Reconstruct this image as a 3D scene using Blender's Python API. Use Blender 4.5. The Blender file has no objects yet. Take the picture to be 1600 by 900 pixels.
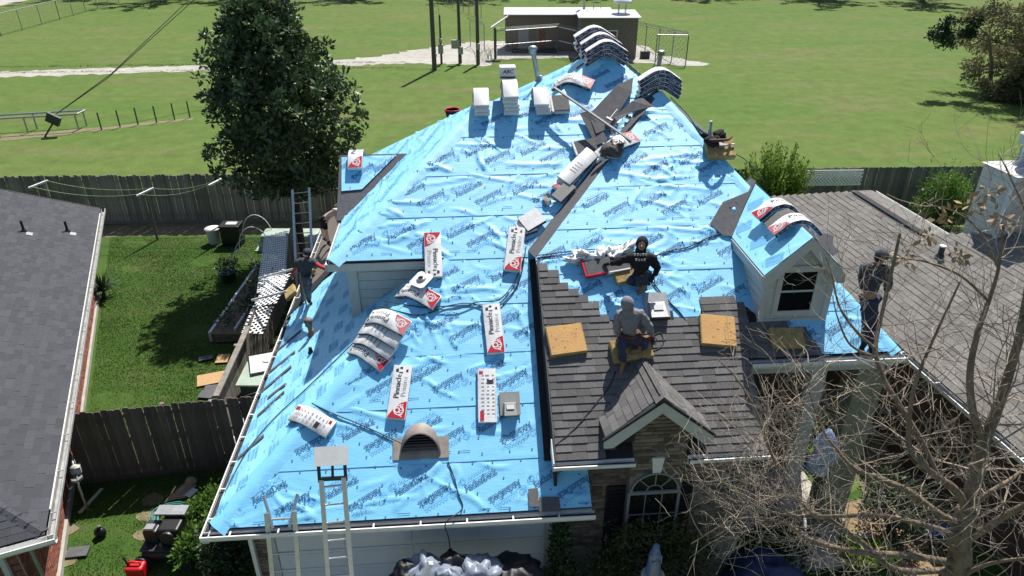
import bpy, bmesh, math, random
from math import sin, cos, tan, pi, radians, sqrt, atan2
from mathutils import Vector, Matrix, noise
V = Vector
rnd = random.Random(7)
SC = bpy.context.scene
COL = SC.collection

# ------------------------------------------------------------------ camera
CAM_H, CAM_P, CAM_F = 12.0, radians(28.5), 1110.0
cd = bpy.data.cameras.new("camera")
cd.sensor_width = 36.0
cd.lens = 36.0 * CAM_F / 1600.0
cd.clip_start, cd.clip_end = 0.1, 3000.0
cam = bpy.data.objects.new("camera", cd)
COL.objects.link(cam)
cam.location = (0, 0, CAM_H)
cam.rotation_euler = (pi / 2 - CAM_P, 0, 0)
SC.camera = cam

# ------------------------------------------------------------------ light
SUN_AZ, SUN_EL = radians(17), radians(57)
wd = bpy.data.worlds.new("World")
SC.world = wd
wd.use_nodes = True
nt = wd.node_tree
sky = nt.nodes.new("ShaderNodeTexSky")
sky.sky_type = 'NISHITA'
sky.sun_disc = False
sky.sun_elevation = SUN_EL
sky.sun_rotation = SUN_AZ
nt.links.new(sky.outputs[0], nt.nodes["Background"].inputs[0])
nt.nodes["Background"].inputs[1].default_value = 0.074
sl = bpy.data.lights.new("sun", 'SUN')
sl.energy = 4.9
sl.angle = radians(0.55)
sl.color = (1.0, 0.955, 0.88)
sun = bpy.data.objects.new("sun", sl)
COL.objects.link(sun)
SDIR = V((sin(SUN_AZ) * cos(SUN_EL), cos(SUN_AZ) * cos(SUN_EL), sin(SUN_EL)))
sun.rotation_euler = SDIR.to_track_quat('Z', 'Y').to_euler()
sun.location = SDIR * 60
SC.view_settings.view_transform = 'Standard'
SC.view_settings.look = 'None'
SC.view_settings.exposure = 0.60
SC.view_settings.gamma = 1.0
try:
    SC.cycles.max_bounces = 6
    SC.cycles.transparent_max_bounces = 8
except Exception:
    pass

# ------------------------------------------------------------------ sight lines of the photograph (metres)
CP, SP = cos(CAM_P), sin(CAM_P)
CO = V((0, 0, CAM_H))
def ray(x, y):
    a = (x - 800) / CAM_F; b = (y - 450) / CAM_F
    return V((a, CP - b * SP, -SP - b * CP))
def atz(x, y, z=0.0):
    r = ray(x, y); return CO + r * ((z - CAM_H) / r.z)
def aty(x, y, Y):
    r = ray(x, y); return CO + r * (Y / r.y)
def onpl(x, y, o, n):
    r = ray(x, y); return CO + r * ((o - CO).dot(n) / r.dot(n))

# ------------------------------------------------------------------ materials
MATS = {}
def mat(name, col, rough=0.7, var=0.0, scale=6.0, bump=0.0, bscale=None, metal=0.0, spec=0.4, isl=0.0, col2=None, detail=5.0, stretch=None, alpha=None, emit=None, trans=0.0, bdist=0.02, coat=0.0):
    """principled material; col2/var: noise mix; isl: tone step per separate piece"""
    if name in MATS: return MATS[name]
    m = bpy.data.materials.new(name); m.use_nodes = True
    N = m.node_tree.nodes; L = m.node_tree.links
    b = N["Principled BSDF"]
    b.inputs["Roughness"].default_value = rough
    b.inputs["Metallic"].default_value = metal
    b.inputs["Specular IOR Level"].default_value = spec
    if coat: b.inputs["Coat Roughness"].default_value = rough
    if coat: b.inputs["Coat Weight"].default_value = coat
    c = (*col, 1.0); c2 = (*(col2 or [x * (1 - var) for x in col]), 1.0)
    tc = N.new("ShaderNodeTexCoord"); mp = N.new("ShaderNodeMapping")
    L.new(tc.outputs["Object"], mp.inputs[0])
    if stretch: mp.inputs["Scale"].default_value = stretch
    out = None
    if col2 or var:
        nz = N.new("ShaderNodeTexNoise"); nz.inputs["Scale"].default_value = scale; nz.inputs["Detail"].default_value = detail
        nz.inputs["Roughness"].default_value = 0.62
        L.new(mp.outputs[0], nz.inputs["Vector"])
        rp = N.new("ShaderNodeValToRGB"); rp.color_ramp.elements[0].position = 0.34; rp.color_ramp.elements[1].position = 0.66
        rp.color_ramp.elements[0].color = c2; rp.color_ramp.elements[1].color = c
        L.new(nz.outputs[0], rp.inputs[0]); out = rp.outputs[0]
    if isl:
        g = N.new("ShaderNodeNewGeometry"); oi = N.new("ShaderNodeObjectInfo")
        ad = N.new("ShaderNodeMath"); ad.operation = 'ADD'
        L.new(g.outputs["Random Per Island"], ad.inputs[0]); L.new(oi.outputs["Random"], ad.inputs[1])
        fr = N.new("ShaderNodeMath"); fr.operation = 'FRACT'; L.new(ad.outputs[0], fr.inputs[0])
        mr = N.new("ShaderNodeMapRange"); mr.inputs[3].default_value = 1 - isl; mr.inputs[4].default_value = 1 + isl
        L.new(fr.outputs[0], mr.inputs[0])
        mx = N.new("ShaderNodeVectorMath"); mx.operation = 'SCALE'
        if out is not None: L.new(out, mx.inputs[0])
        else: mx.inputs[0].default_value = col
        L.new(mr.outputs[0], mx.inputs["Scale"]); out = mx.outputs[0]
    if out is not None: L.new(out, b.inputs["Base Color"])
    else: b.inputs["Base Color"].default_value = c
    if bump:
        n2 = N.new("ShaderNodeTexNoise"); n2.inputs["Scale"].default_value = bscale or scale * 3; n2.inputs["Detail"].default_value = 4
        L.new(mp.outputs[0], n2.inputs["Vector"])
        bp = N.new("ShaderNodeBump"); bp.inputs["Strength"].default_value = bump; bp.inputs["Distance"].default_value = bdist
        L.new(n2.outputs[0], bp.inputs["Height"]); L.new(bp.outputs[0], b.inputs["Normal"])
    if emit:
        b.inputs["Emission Color"].default_value = (*emit, 1); b.inputs["Emission Strength"].default_value = 1
    if trans:
        tr = N.new("ShaderNodeBsdfTranslucent"); ms = N.new("ShaderNodeMixShader"); ms.inputs[0].default_value = trans
        if out is not None: L.new(out, tr.inputs[0])
        else: tr.inputs[0].default_value = c
        L.new(b.outputs[0], ms.inputs[1]); L.new(tr.outputs[0], ms.inputs[2]); L.new(ms.outputs[0], N["Material Output"].inputs[0])
    MATS[name] = m
    return m

# ------------------------------------------------------------------ objects
def link(o, parent=None):
    COL.objects.link(o)
    if parent is not None: o.parent = parent
    return o
def tag(o, label=None, cat=None, group=None, kind=None):
    if label: o["label"] = label
    if cat: o["category"] = cat
    if group: o["group"] = group
    if kind: o["kind"] = kind
    return o
WM = {}      # world matrix of each thing built
def thing(name, label, cat, M=None, group=None):
    o = bpy.data.objects.new(name, None)
    o.empty_display_size = 0.2
    link(o)
    if M is None: M = Matrix()
    if isinstance(M, Vector): M = Matrix.Translation(M)
    o.matrix_world = M
    WM[o.name] = M.copy()
    return tag(o, label, cat, group)
def frame(o, x, y=None, z=None):
    """matrix with origin o, x axis and z (or y) axis given"""
    x = x.normalized()
    if z is not None:
        z = (z - x * z.dot(x)).normalized(); y = z.cross(x)
    else:
        y = (y - x * y.dot(x)).normalized(); z = x.cross(y)
    return Matrix(((x.x, y.x, z.x, o.x), (x.y, y.y, z.y, o.y), (x.z, y.z, z.z, o.z), (0, 0, 0, 1)))
def rotz(a, o=None):
    return Matrix.Translation(o or V((0, 0, 0))) @ Matrix.Rotation(a, 4, 'Z')

class MB:
    """collects shapes, builds one mesh object"""
    def __init__(s): s.v = []; s.f = []; s.mi = []; s.sm = []; s.cur = 0; s.smooth = False
    def add(s, vs, fs, smooth=None):
        k = len(s.v); s.v += [tuple(p) for p in vs]
        for f in fs: s.f.append([i + k for i in f]); s.mi.append(s.cur); s.sm.append(s.smooth if smooth is None else smooth)
    def quad(s, a, b, c, d): s.add([a, b, c, d], [(0, 1, 2, 3)])
    def box(s, c, d, R=None):
        c = V(c); hx, hy, hz = d[0] / 2, d[1] / 2, d[2] / 2
        vs = [V((x, y, z)) for x in (-hx, hx) for y in (-hy, hy) for z in (-hz, hz)]
        if R is not None: vs = [R @ p for p in vs]
        s.add([p + c for p in vs], [(0, 1, 3, 2), (4, 6, 7, 5), (0, 4, 5, 1), (2, 3, 7, 6), (0, 2, 6, 4), (1, 5, 7, 3)], False)
    def bb(s, x0, x1, y0, y1, z0, z1): s.box(((x0 + x1) / 2, (y0 + y1) / 2, (z0 + z1) / 2), (abs(x1 - x0), abs(y1 - y0), abs(z1 - z0)))
    def bar(s, a, b, w, h, up=V((0, 0, 1))):
        a = V(a); b = V(b); d = b - a
        if abs(d.normalized().dot(up)) > 0.98: up = V((0, 1, 0))
        M = frame((a + b) / 2, d, z=up)
        R = M.to_3x3(); s.box((a + b) / 2, (d.length, w, h), R)
    def cyl(s, a, b, r0, r1=None, n=8, cap=True):
        a = V(a); b = V(b); r1 = r0 if r1 is None else r1
        d = (b - a).normalized(); u = d.orthogonal().normalized(); w = d.cross(u)
        vs = []
        for p, r in ((a, r0), (b, r1)):
            for i in range(n):
                t = 2 * pi * i / n; vs.append(p + (u * cos(t) + w * sin(t)) * r)
        fs = [(i, (i + 1) % n, n + (i + 1) % n, n + i) for i in range(n)]
        s.add(vs, fs, n > 5)
        if cap: s.add(vs, [tuple(range(n - 1, -1, -1)), tuple(range(n, 2 * n))], False)
    def tube(s, pts, r, n=6, r1=None, cap=True):
        pts = [V(p) for p in pts]; m = len(pts); vs = []
        u = None
        for i, p in enumerate(pts):
            d = (pts[min(i + 1, m - 1)] - pts[max(i - 1, 0)])
            d = d.normalized() if d.length > 1e-9 else V((0, 0, 1))
            if u is None: u = d.orthogonal().normalized()
            else:
                u = u - d * u.dot(d); u = u.normalized() if u.length > 1e-6 else d.orthogonal().normalized()
            w = d.cross(u)
            rr = r if r1 is None else r + (r1 - r) * i / max(1, m - 1)
            for k in range(n):
                t = 2 * pi * k / n; vs.append(p + (u * cos(t) + w * sin(t)) * rr)
        fs = []
        for i in range(m - 1):
            for k in range(n):
                fs.append((i * n + k, i * n + (k + 1) % n, (i + 1) * n + (k + 1) % n, (i + 1) * n + k))
        s.add(vs, fs, n > 4)
        if cap and n > 2:
            s.add(vs[:n], [tuple(range(n - 1, -1, -1))], False); s.add(vs[-n:], [tuple(range(n))], False)
    def ball(s, c, r, nu=10, nv=7, R=None):
        c = V(c); r = (r, r, r) if not hasattr(r, '__len__') else r
        vs = []; 
        for j in range(1, nv):
            th = pi * j / nv
            for i in range(nu):
                ph = 2 * pi * i / nu; p = V((r[0] * sin(th) * cos(ph), r[1] * sin(th) * sin(ph), r[2] * cos(th)))
                vs.append(c + (R @ p if R is not None else p))
        p = V((0, 0, r[2])); p = R @ p if R is not None else p
        vs += [c + p, c - p]; t = len(vs) - 2; fs = []
        for j in range(nv - 2):
            for i in range(nu):
                fs.append((j * nu + i, (j + 1) * nu + i, (j + 1) * nu + (i + 1) % nu, j * nu + (i + 1) % nu))
        for i in range(nu):
            fs.append((t, i, (i + 1) % nu)); fs.append((t + 1, (nv - 2) * nu + (i + 1) % nu, (nv - 2) * nu + i))
        s.add(vs, fs, True)
    def prism(s, poly, d):
        """closed polygon (3d points) swept by d"""
        poly = [V(p) for p in poly]; d = V(d); n = len(poly)
        s.add(poly + [p + d for p in poly], [tuple(range(n - 1, -1, -1)), tuple(range(n, 2 * n))] + [(i, (i + 1) % n, n + (i + 1) % n, n + i) for i in range(n)], False)
    def lathe(s, prof, c=(0, 0, 0), n=16):
        c = V(c); vs = []
        for r, z in prof:
            for i in range(n): vs.append(c + V((r * cos(2 * pi * i / n), r * sin(2 * pi * i / n), z)))
        fs = []
        for j in range(len(prof) - 1):
            for i in range(n): fs.append((j * n + i, j * n + (i + 1) % n, (j + 1) * n + (i + 1) % n, (j + 1) * n + i))
        s.add(vs, fs, True)
        s.add(vs[-n:], [tuple(range(n))], False); s.add(vs[:n], [tuple(range(n - 1, -1, -1))], False)
    def mesh(s, name, *mats):
        me = bpy.data.meshes.new(name)
        me.from_pydata(s.v, [], s.f)
        for m in mats: me.materials.append(m)
        me.polygons.foreach_set("material_index", s.mi)
        me.polygons.foreach_set("use_smooth", s.sm)
        me.update()
        return me
    def build(s, name, mats, parent=None, M=None, label=None, kind=None, world=False):
        """vertices are in the parent's own coordinates (world=True: world coordinates)"""
        if not isinstance(mats, (list, tuple)): mats = [mats]
        if world and parent is not None:
            Mi = wmat(parent).inverted()
            s.v = [tuple(Mi @ V(p)) for p in s.v]
        o = bpy.data.objects.new(name, s.mesh(name, *mats))
        link(o, parent)
        if M is not None: o.matrix_local = M
        WM[o.name] = wmat(parent) @ M if M is not None else wmat(parent)
        if label: o["label"] = label
        if kind: o["kind"] = kind
        return o
def wmat(o):
    return WM.get(o.name, Matrix()) if o is not None else Matrix()
def inst(name, me, parent, M):
    o = bpy.data.objects.new(name, me); link(o, parent); o.matrix_local = M
    return o
def bev(o, w=0.01, seg=2):
    m = o.modifiers.new("bevel", 'BEVEL'); m.width = w; m.segments = seg; m.limit_method = 'ANGLE'; return o
def lone(mb, name, mats, label, cat, M=None, group=None, kind=None):
    """a thing that is one mesh"""
    o = mb.build(name, mats)
    if M is not None: o.matrix_world = M
    return tag(o, label, cat, group, kind)
def struct(mb, name, mats):
    o = mb.build(name, mats); o["kind"] = "structure"; return o
def clip_rows(poly, t):
    """s-intervals of a polygon [(s,t)] at height t"""
    xs = []
    n = len(poly)
    for i in range(n):
        (x0, y0), (x1, y1) = poly[i], poly[(i + 1) % n]
        if (y0 <= t) != (y1 <= t): xs.append(x0 + (x1 - x0) * (t - y0) / (y1 - y0))
    xs.sort()
    return [(xs[i], xs[i + 1]) for i in range(0, len(xs) - 1, 2)]
def inpoly(poly, x, y):
    c = False; n = len(poly)
    for i in range(n):
        (x0, y0), (x1, y1) = poly[i], poly[(i + 1) % n]
        if (y0 > y) != (y1 > y) and x < x0 + (x1 - x0) * (y - y0) / (y1 - y0): c = not c
    return c

class Plane:
    """roof plane in its parent's coordinates: origin, a along the eave, b up the slope, n outward"""
    def __init__(s, parent, o, a, b):
        s.parent = parent; s.o = V(o); s.a = V(a).normalized(); s.b = (V(b) - s.a * V(b).dot(s.a)).normalized(); s.n = s.a.cross(s.b)
        if s.n.z < 0: s.n = -s.n
        W = wmat(parent); s.W = W
        s.wo = W @ s.o; s.wa = W.to_3x3() @ s.a; s.wb = W.to_3x3() @ s.b; s.wn = W.to_3x3() @ s.n
    def at(s, p, q, h=0.0): return s.o + s.a * p + s.b * q + s.n * h
    def w(s, p, q, h=0.0): return s.W @ s.at(p, q, h)
    def st(s, P):
        d = V(P) - s.o; return (d.dot(s.a), d.dot(s.b))
    def px(s, x, y, h=0.0):
        """world point where the sight line through a photo pixel meets the plane raised by h"""
        return onpl(x, y, s.wo + s.wn * h, s.wn)
    def pst(s, x, y, h=0.0):
        d = s.px(x, y, h) - s.wo; return (d.dot(s.wa), d.dot(s.wb))
    def fr(s, x, y, ang=0.0, h=0.0):
        """world frame standing on the plane at a photo pixel; x axis turned by ang from the eave line"""
        P = s.px(x, y, h)
        return frame(P, s.wa * cos(ang) + s.wb * sin(ang), z=s.wn)

SHM = {}
def tile_mesh(key, L, th, m):
    k = (key, round(L, 4), round(th, 4))
    if k not in SHM:
        b = MB()   # unit width, bottom edge at y=0, slopes down toward the head
        b.add([(-.5, 0, 0), (.5, 0, 0), (.5, L, 0), (-.5, L, 0), (-.5, 0, th), (.5, 0, th), (.5, L, .002), (-.5, L, .002)],
              [(4, 5, 6, 7), (0, 1, 5, 4), (1, 2, 6, 5), (3, 0, 4, 7), (2, 3, 7, 6)])
        SHM[k] = b.mesh(key, m)
    return SHM[k]
def shingles(parent, pl, poly, exp, wid, m, single=300, th=(0.012, 0.02), gap=0.004, lift=0.004, seed=1, jitter=0.25, name="shingle", far=None, skip=None, rowclip=None):
    """rows of shingle tabs over a polygon (s,t) of a plane; nearest ones are parts, the rest one part"""
    r = random.Random(seed); tiles = []
    t0 = min(p[1] for p in poly); t1 = max(p[1] for p in poly)
    k = 0; t = t0
    while t < t1 - 0.03:
        for (a, b) in clip_rows(poly, min(t + exp * .5, t1 - 1e-3)):
            if rowclip: a, b = rowclip(a, b, t + exp * .5)
            x = a - wid * r.random() * .8
            while x < b - 0.01:
                w = wid * (1 + jitter * (r.random() - .5) * 2)
                xa, xb = max(x, a), min(x + w, b)
                if xb - xa > 0.02 and not (skip and skip((xa + xb) / 2, t + exp / 2)):
                    tiles.append((xa, xb, t, r.choice(th)))
                x += w
        t += exp; k += 1
    def dist(q): return (pl.w((q[0] + q[1]) / 2, q[2]) - CO).length
    tiles.sort(key=dist)
    rest = MB()
    R = Matrix((pl.a, pl.b, pl.n)).transposed().to_4x4()
    for i, (xa, xb, t, h) in enumerate(tiles):
        L = exp * 1.12
        if i < single:
            me = tile_mesh(name + m.name, L, h, m)
            M = Matrix.Translation(pl.at((xa + xb) / 2, t, lift)) @ R @ Matrix.Diagonal((max(.02, xb - xa - gap), 1, 1, 1))
            inst(name, me, parent, M)
        else:
            p = lambda s_, q, e: pl.at(s_, q, lift + e)
            a_, b_ = xa + gap / 2, xb - gap / 2
            rest.add([p(a_, t, 0), p(b_, t, 0), p(b_, t + L, 0), p(a_, t + L, 0), p(a_, t, h), p(b_, t, h), p(b_, t + L, .002), p(a_, t + L, .002)],
                     [(4, 5, 6, 7), (0, 1, 5, 4), (1, 2, 6, 5), (3, 0, 4, 7)])
    if rest.f: rest.build(name + "_courses", m, parent, kind="stuff")
def slab(parent, name, pl, poly, m, th=0.04, h=0.0, label=None):
    """solid polygon on a plane: top at h, thickness below"""
    b = MB(); b.prism([pl.at(x, y, h - th) for x, y in poly], pl.n * th)
    # keep concave outlines right
    o = b.build(name, m, parent, label=label)
    bm = bmesh.new(); bm.from_mesh(o.data); bmesh.ops.triangulate(bm, faces=[f for f in bm.faces if len(f.verts) > 4]); bmesh.ops.recalc_face_normals(bm, faces=bm.faces[:]); bm.to_mesh(o.data); bm.free()
    return o
# ------------------------------------------------------------------ colours
M_MEMB = mat("blue_membrane", (0.215, 0.61, 0.90), rough=0.57, col2=(0.18, 0.57, 0.88), scale=1.3, bump=0.10, bscale=6, spec=0.9, coat=0.45, bdist=0.03, stretch=(1.3, 5, 5))
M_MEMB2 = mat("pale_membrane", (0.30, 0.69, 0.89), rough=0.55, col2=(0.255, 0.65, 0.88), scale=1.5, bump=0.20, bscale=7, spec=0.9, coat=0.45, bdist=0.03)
M_INK = mat("blue_ink", (0.050, 0.155, 0.32), rough=0.6)
M_INK2 = mat("pale_ink", (0.115, 0.38, 0.66), rough=0.6)
M_FELT = mat("grey_felt", (0.115, 0.115, 0.125), rough=0.9, var=0.25, scale=9, bump=0.5, bscale=40)
M_FELTD = mat("dark_felt", (0.025, 0.026, 0.03), rough=0.85, var=0.3, scale=9, bump=0.3)
M_DECK = mat("weathered_deck", (0.20, 0.175, 0.15), rough=0.9, col2=(0.13, 0.115, 0.10), scale=3, bump=0.3, stretch=(2, 9, 2))
M_WHITE = mat("white_paint", (0.74, 0.74, 0.72), rough=0.5, var=0.12, scale=7)
M_TRIM = mat("grey_trim_paint", (0.50, 0.51, 0.50), rough=0.6, var=0.12, scale=4, bump=0.1)
M_SIDING = mat("grey_siding", (0.50, 0.52, 0.52), rough=0.65, var=0.12, scale=3, bump=0.15)
M_DOORW = mat("garage_door_white", (0.66, 0.70, 0.74), rough=0.5, var=0.06, scale=2)
M_SH = mat("taupe_shingle", (0.146, 0.141, 0.140), rough=0.92, var=0.3, scale=26, bump=0.7, bscale=160, isl=0.22, bdist=0.006)
M_SHL = mat("slate_shingle", (0.062, 0.066, 0.076), rough=0.92, var=0.3, scale=26, bump=0.6, bscale=160, isl=0.17, bdist=0.006)
M_SHR = mat("brown_shingle", (0.19, 0.178, 0.165), rough=0.95, var=0.35, scale=20, bump=0.6, bscale=120, isl=0.18, bdist=0.006)
M_SHB = mat("shingle_base", (0.05, 0.05, 0.052), rough=0.95)
M_SHBR = mat("shingle_base_brown", (0.07, 0.064, 0.06), rough=0.95)
M_RIDGE = mat("ridge_shingle", (0.165, 0.158, 0.152), rough=0.95, var=0.3, scale=18, bump=0.6, bscale=120, isl=0.15)
M_BRICK = mat("brown_brick", (0.205, 0.160, 0.125), rough=0.9, var=0.35, scale=14, bump=0.5, bscale=60, isl=0.5)
M_MORT = mat("tan_mortar", (0.20, 0.18, 0.155), rough=0.95, var=0.2, scale=20)
M_RBRICK = mat("red_brick", (0.30, 0.105, 0.07), rough=0.9, var=0.35, scale=14, bump=0.5, bscale=60, isl=0.3)
M_RMORT = mat("grey_mortar", (0.36, 0.29, 0.25), rough=0.95, var=0.2, scale=20)
M_GLASS = mat("dark_glass", (0.008, 0.009, 0.011), rough=0.12, spec=0.25)
M_SHUT = mat("black_shutter", (0.012, 0.013, 0.016), rough=0.5)
M_GALV = mat("galvanised_metal", (0.42, 0.43, 0.44), rough=0.42, metal=0.75, var=0.25, scale=8)
M_ALU = mat("ladder_aluminium", (0.58, 0.59, 0.60), rough=0.35, metal=0.8, var=0.15, scale=10)
M_STEELD = mat("dark_steel", (0.05, 0.052, 0.055), rough=0.45, metal=0.5)
M_BLACK = mat("black_plastic", (0.012, 0.012, 0.013), rough=0.45)
M_RUBB = mat("black_hose", (0.018, 0.02, 0.028), rough=0.5)
M_WRAP = mat("white_wrapper", (0.78, 0.78, 0.78), rough=0.34, var=0.16, scale=5, bump=0.5, bscale=22, spec=0.5, bdist=0.008)
M_RED = mat("red_print", (0.52, 0.022, 0.045), rough=0.35, var=0.12, scale=9)
M_PINK = mat("faded_red_print", (0.62, 0.16, 0.18), rough=0.4, var=0.3, scale=6)
M_PRINT = mat("black_print", (0.018, 0.018, 0.025), rough=0.5)
M_GPRINT = mat("grey_print", (0.30, 0.31, 0.33), rough=0.5)
M_WPRINT = mat("white_print", (0.75, 0.75, 0.75), rough=0.5)
M_FLECK = mat("lilac_print", (0.36, 0.36, 0.43), rough=0.5)
M_NAVY = mat("navy_print", (0.045, 0.055, 0.105), rough=0.5, var=0.4, scale=20)
M_FOAM = mat("yellow_foam", (0.44, 0.33, 0.14), rough=0.95, col2=(0.27, 0.19, 0.075), scale=9, bump=0.5, bscale=24)
M_FOAMO = mat("orange_foam_skin", (0.62, 0.35, 0.13), rough=0.85, col2=(0.50, 0.30, 0.125), scale=4, bump=0.25, bscale=30)
M_FOAMD = mat("foam_scuff", (0.14, 0.075, 0.03), rough=0.9)
M_WOOD = mat("raw_board", (0.42, 0.30, 0.18), rough=0.85, var=0.35, scale=6, stretch=(2, 14, 2))
M_OSB = mat("strand_board", (0.50, 0.33, 0.17), rough=0.85, col2=(0.36, 0.22, 0.11), scale=22)
M_FENCE = mat("weathered_picket", (0.245, 0.23, 0.20), rough=0.92, var=0.45, scale=3.5, bump=0.35, bscale=20, isl=0.32, stretch=(9, 9, 1))
M_FENCED = mat("dark_picket", (0.175, 0.145, 0.122), rough=0.92, var=0.4, scale=4, bump=0.3, isl=0.25, stretch=(9, 9, 1))
M_RAIL = mat("pale_rail_wood", (0.27, 0.245, 0.215), rough=0.9, var=0.4, scale=5)
M_POLE = mat("creosote_pole", (0.13, 0.115, 0.095), rough=0.9, var=0.35, scale=4, stretch=(8, 8, 1))
M_LATT = mat("white_lattice_vinyl", (0.82, 0.84, 0.84), rough=0.45)
M_TARPW = mat("white_plastic_sheet", (0.62, 0.66, 0.72), rough=0.3, var=0.2, scale=4, bump=0.6, bscale=8)
M_BAGW = mat("white_rubbish_bag", (0.24, 0.28, 0.35), rough=0.35, var=0.2, scale=5, bump=0.8, bscale=9)
M_BAGB = mat("black_rubbish_bag", (0.012, 0.013, 0.017), rough=0.5, bump=0.8, bscale=9)
M_NAVYT = mat("navy_tarp", (0.03, 0.05, 0.13), rough=0.5, var=0.3, scale=3, bump=0.4)
M_BLUET = mat("bright_blue_tarp", (0.03, 0.12, 0.42), rough=0.4, var=0.2, scale=3)
M_LEAFM = mat("magnolia_leaf", (0.078, 0.135, 0.048), rough=0.5, var=0.5, scale=0.8, isl=0.45, spec=0.5, trans=.12)
M_LEAFG = mat("shrub_leaf", (0.125, 0.25, 0.040), rough=0.5, var=0.45, scale=1.5, isl=0.4, trans=.4)
M_LEAFY = mat("bright_leaf", (0.17, 0.29, 0.04), rough=0.5, var=0.4, scale=1.5, isl=0.35, trans=.45)
M_LEAFD = mat("dark_shrub_leaf", (0.045, 0.085, 0.030), rough=0.5, var=0.4, scale=1.5, isl=0.4)
M_LEAFV = mat("vine_leaf", (0.085, 0.085, 0.022), rough=0.5, col2=(0.03, 0.05, 0.014), scale=2.5, isl=0.5, trans=.25)
M_CEDAR = mat("olive_foliage", (0.27, 0.255, 0.135), rough=0.8, col2=(0.15, 0.14, 0.075), scale=0.7, isl=0.4, trans=.25)
M_PINE = mat("pine_foliage", (0.035, 0.075, 0.030), rough=0.6, var=0.4, scale=1.0, isl=0.4)
M_FARF = mat("distant_foliage", (0.035, 0.055, 0.022), rough=0.8, var=0.5, scale=0.4, isl=0.4)
M_BARK = mat("grey_bark", (0.25, 0.19, 0.13), rough=0.92, col2=(0.14, 0.105, 0.075), scale=5, bump=0.6, bscale=14, stretch=(3, 3, 1))
M_TWIG = mat("bare_twig", (0.38, 0.315, 0.245), rough=0.85, var=0.45, scale=2.5)
M_TRUNK = mat("dark_bark", (0.075, 0.062, 0.05), rough=0.92, var=0.3, scale=5)
M_SKIN = mat("skin", (0.36, 0.19, 0.125), rough=0.55)
M_SKINL = mat("pale_skin", (0.62, 0.47, 0.39), rough=0.55)
M_CLBLK = mat("black_cloth", (0.012, 0.012, 0.014), rough=0.9, bump=0.3, bscale=30)
M_CLGRY = mat("grey_cloth", (0.215, 0.21, 0.235), rough=0.9, var=0.2, scale=9, bump=0.3, bscale=30)
M_CLDGR = mat("slate_cloth", (0.050, 0.055, 0.068), rough=0.9, var=0.2, scale=9, bump=0.3, bscale=30)
M_CLRED = mat("red_cloth", (0.40, 0.045, 0.045), rough=0.9)
M_JEAN = mat("blue_denim", (0.04, 0.055, 0.10), rough=0.9, var=0.35, scale=7)
M_JEANG = mat("grey_denim", (0.12, 0.13, 0.155), rough=0.9, var=0.35, scale=7)
M_BOOT = mat("tan_boot", (0.24, 0.15, 0.075), rough=0.8)
M_LEATH = mat("tool_belt_leather", (0.12, 0.042, 0.028), rough=0.7)
M_CONC = mat("pale_concrete", (0.42, 0.40, 0.36), rough=0.9, var=0.25, scale=3, bump=0.2)
M_REDCAN = mat("red_can_plastic", (0.50, 0.012, 0.018), rough=0.38)
M_GREENB = mat("dark_green_box", (0.022, 0.050, 0.036), rough=0.5, var=0.2, scale=4)
M_PALEG = mat("pale_green_paint", (0.36, 0.45, 0.38), rough=0.55, var=0.25, scale=3)
M_BARNW = mat("brown_barn_siding", (0.23, 0.185, 0.148), rough=0.9, var=0.3, scale=2, bump=0.25, stretch=(9, 9, 1))
M_BARNL = mat("tan_barn_siding", (0.24, 0.20, 0.16), rough=0.9, var=0.2, scale=2)
M_ROOFW = mat("white_roof_sheet", (0.50, 0.51, 0.52), rough=0.5, var=0.1, scale=2)
M_RUST = mat("rusty_paint", (0.28, 0.10, 0.055), rough=0.9, var=0.4, scale=4)
M_BLUEP = mat("sea_blue_glaze", (0.10, 0.16, 0.30), rough=0.5)

# ------------------------------------------------------------------ lettering: slab strokes and built-in font
SLAB = {
 'A': (.86, [[(.08, 0), (.43, 1), (.78, 0)], [(.2, .34), (.66, .34)], [(-.04, .03), (.22, .03)], [(.64, .03), (.92, .03)], [(.24, .97), (.5, .97)]]),
 'n': (.68, [[(.16, 0), (.16, .66)], [(.16, .5), (.26, .64), (.42, .64), (.5, .5), (.5, 0)], [(.03, .03), (.3, .03)], [(.38, .03), (.64, .03)], [(.02, .64), (.16, .64)]]),
 'c': (.58, [[(.5, .52), (.38, .65), (.2, .63), (.09, .46), (.09, .2), (.2, .04), (.38, .03), (.51, .14)]]),
 'h': (.68, [[(.16, 0), (.16, 1)], [(.16, .5), (.26, .64), (.42, .64), (.5, .5), (.5, 0)], [(.03, .03), (.3, .03)], [(.38, .03), (.64, .03)], [(.02, .97), (.16, .97)]]),
 'o': (.64, [[(.3, .66), (.13, .6), (.08, .33), (.13, .07), (.3, .02), (.47, .07), (.53, .33), (.47, .6), (.3, .66)]]),
 'r': (.52, [[(.16, 0), (.16, .66)], [(.16, .45), (.26, .62), (.42, .65)], [(.03, .03), (.32, .03)], [(.02, .64), (.16, .64)]]),
 'D': (.86, [[(.14, 0), (.14, 1)], [(.02, .97), (.46, .97), (.68, .78), (.72, .5), (.68, .22), (.46, .03), (.02, .03)]]),
 'e': (.6, [[(.1, .35), (.52, .35), (.5, .54), (.38, .65), (.22, .65), (.11, .52), (.09, .3), (.16, .08), (.32, .02), (.52, .1)]]),
 'k': (.7, [[(.16, 0), (.16, 1)], [(.16, .28), (.5, .62)], [(.28, .4), (.55, .05)], [(.03, .03), (.3, .03)], [(.44, .03), (.68, .03)], [(.02, .97), (.16, .97)], [(.38, .63), (.62, .63)]]),
}
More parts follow.
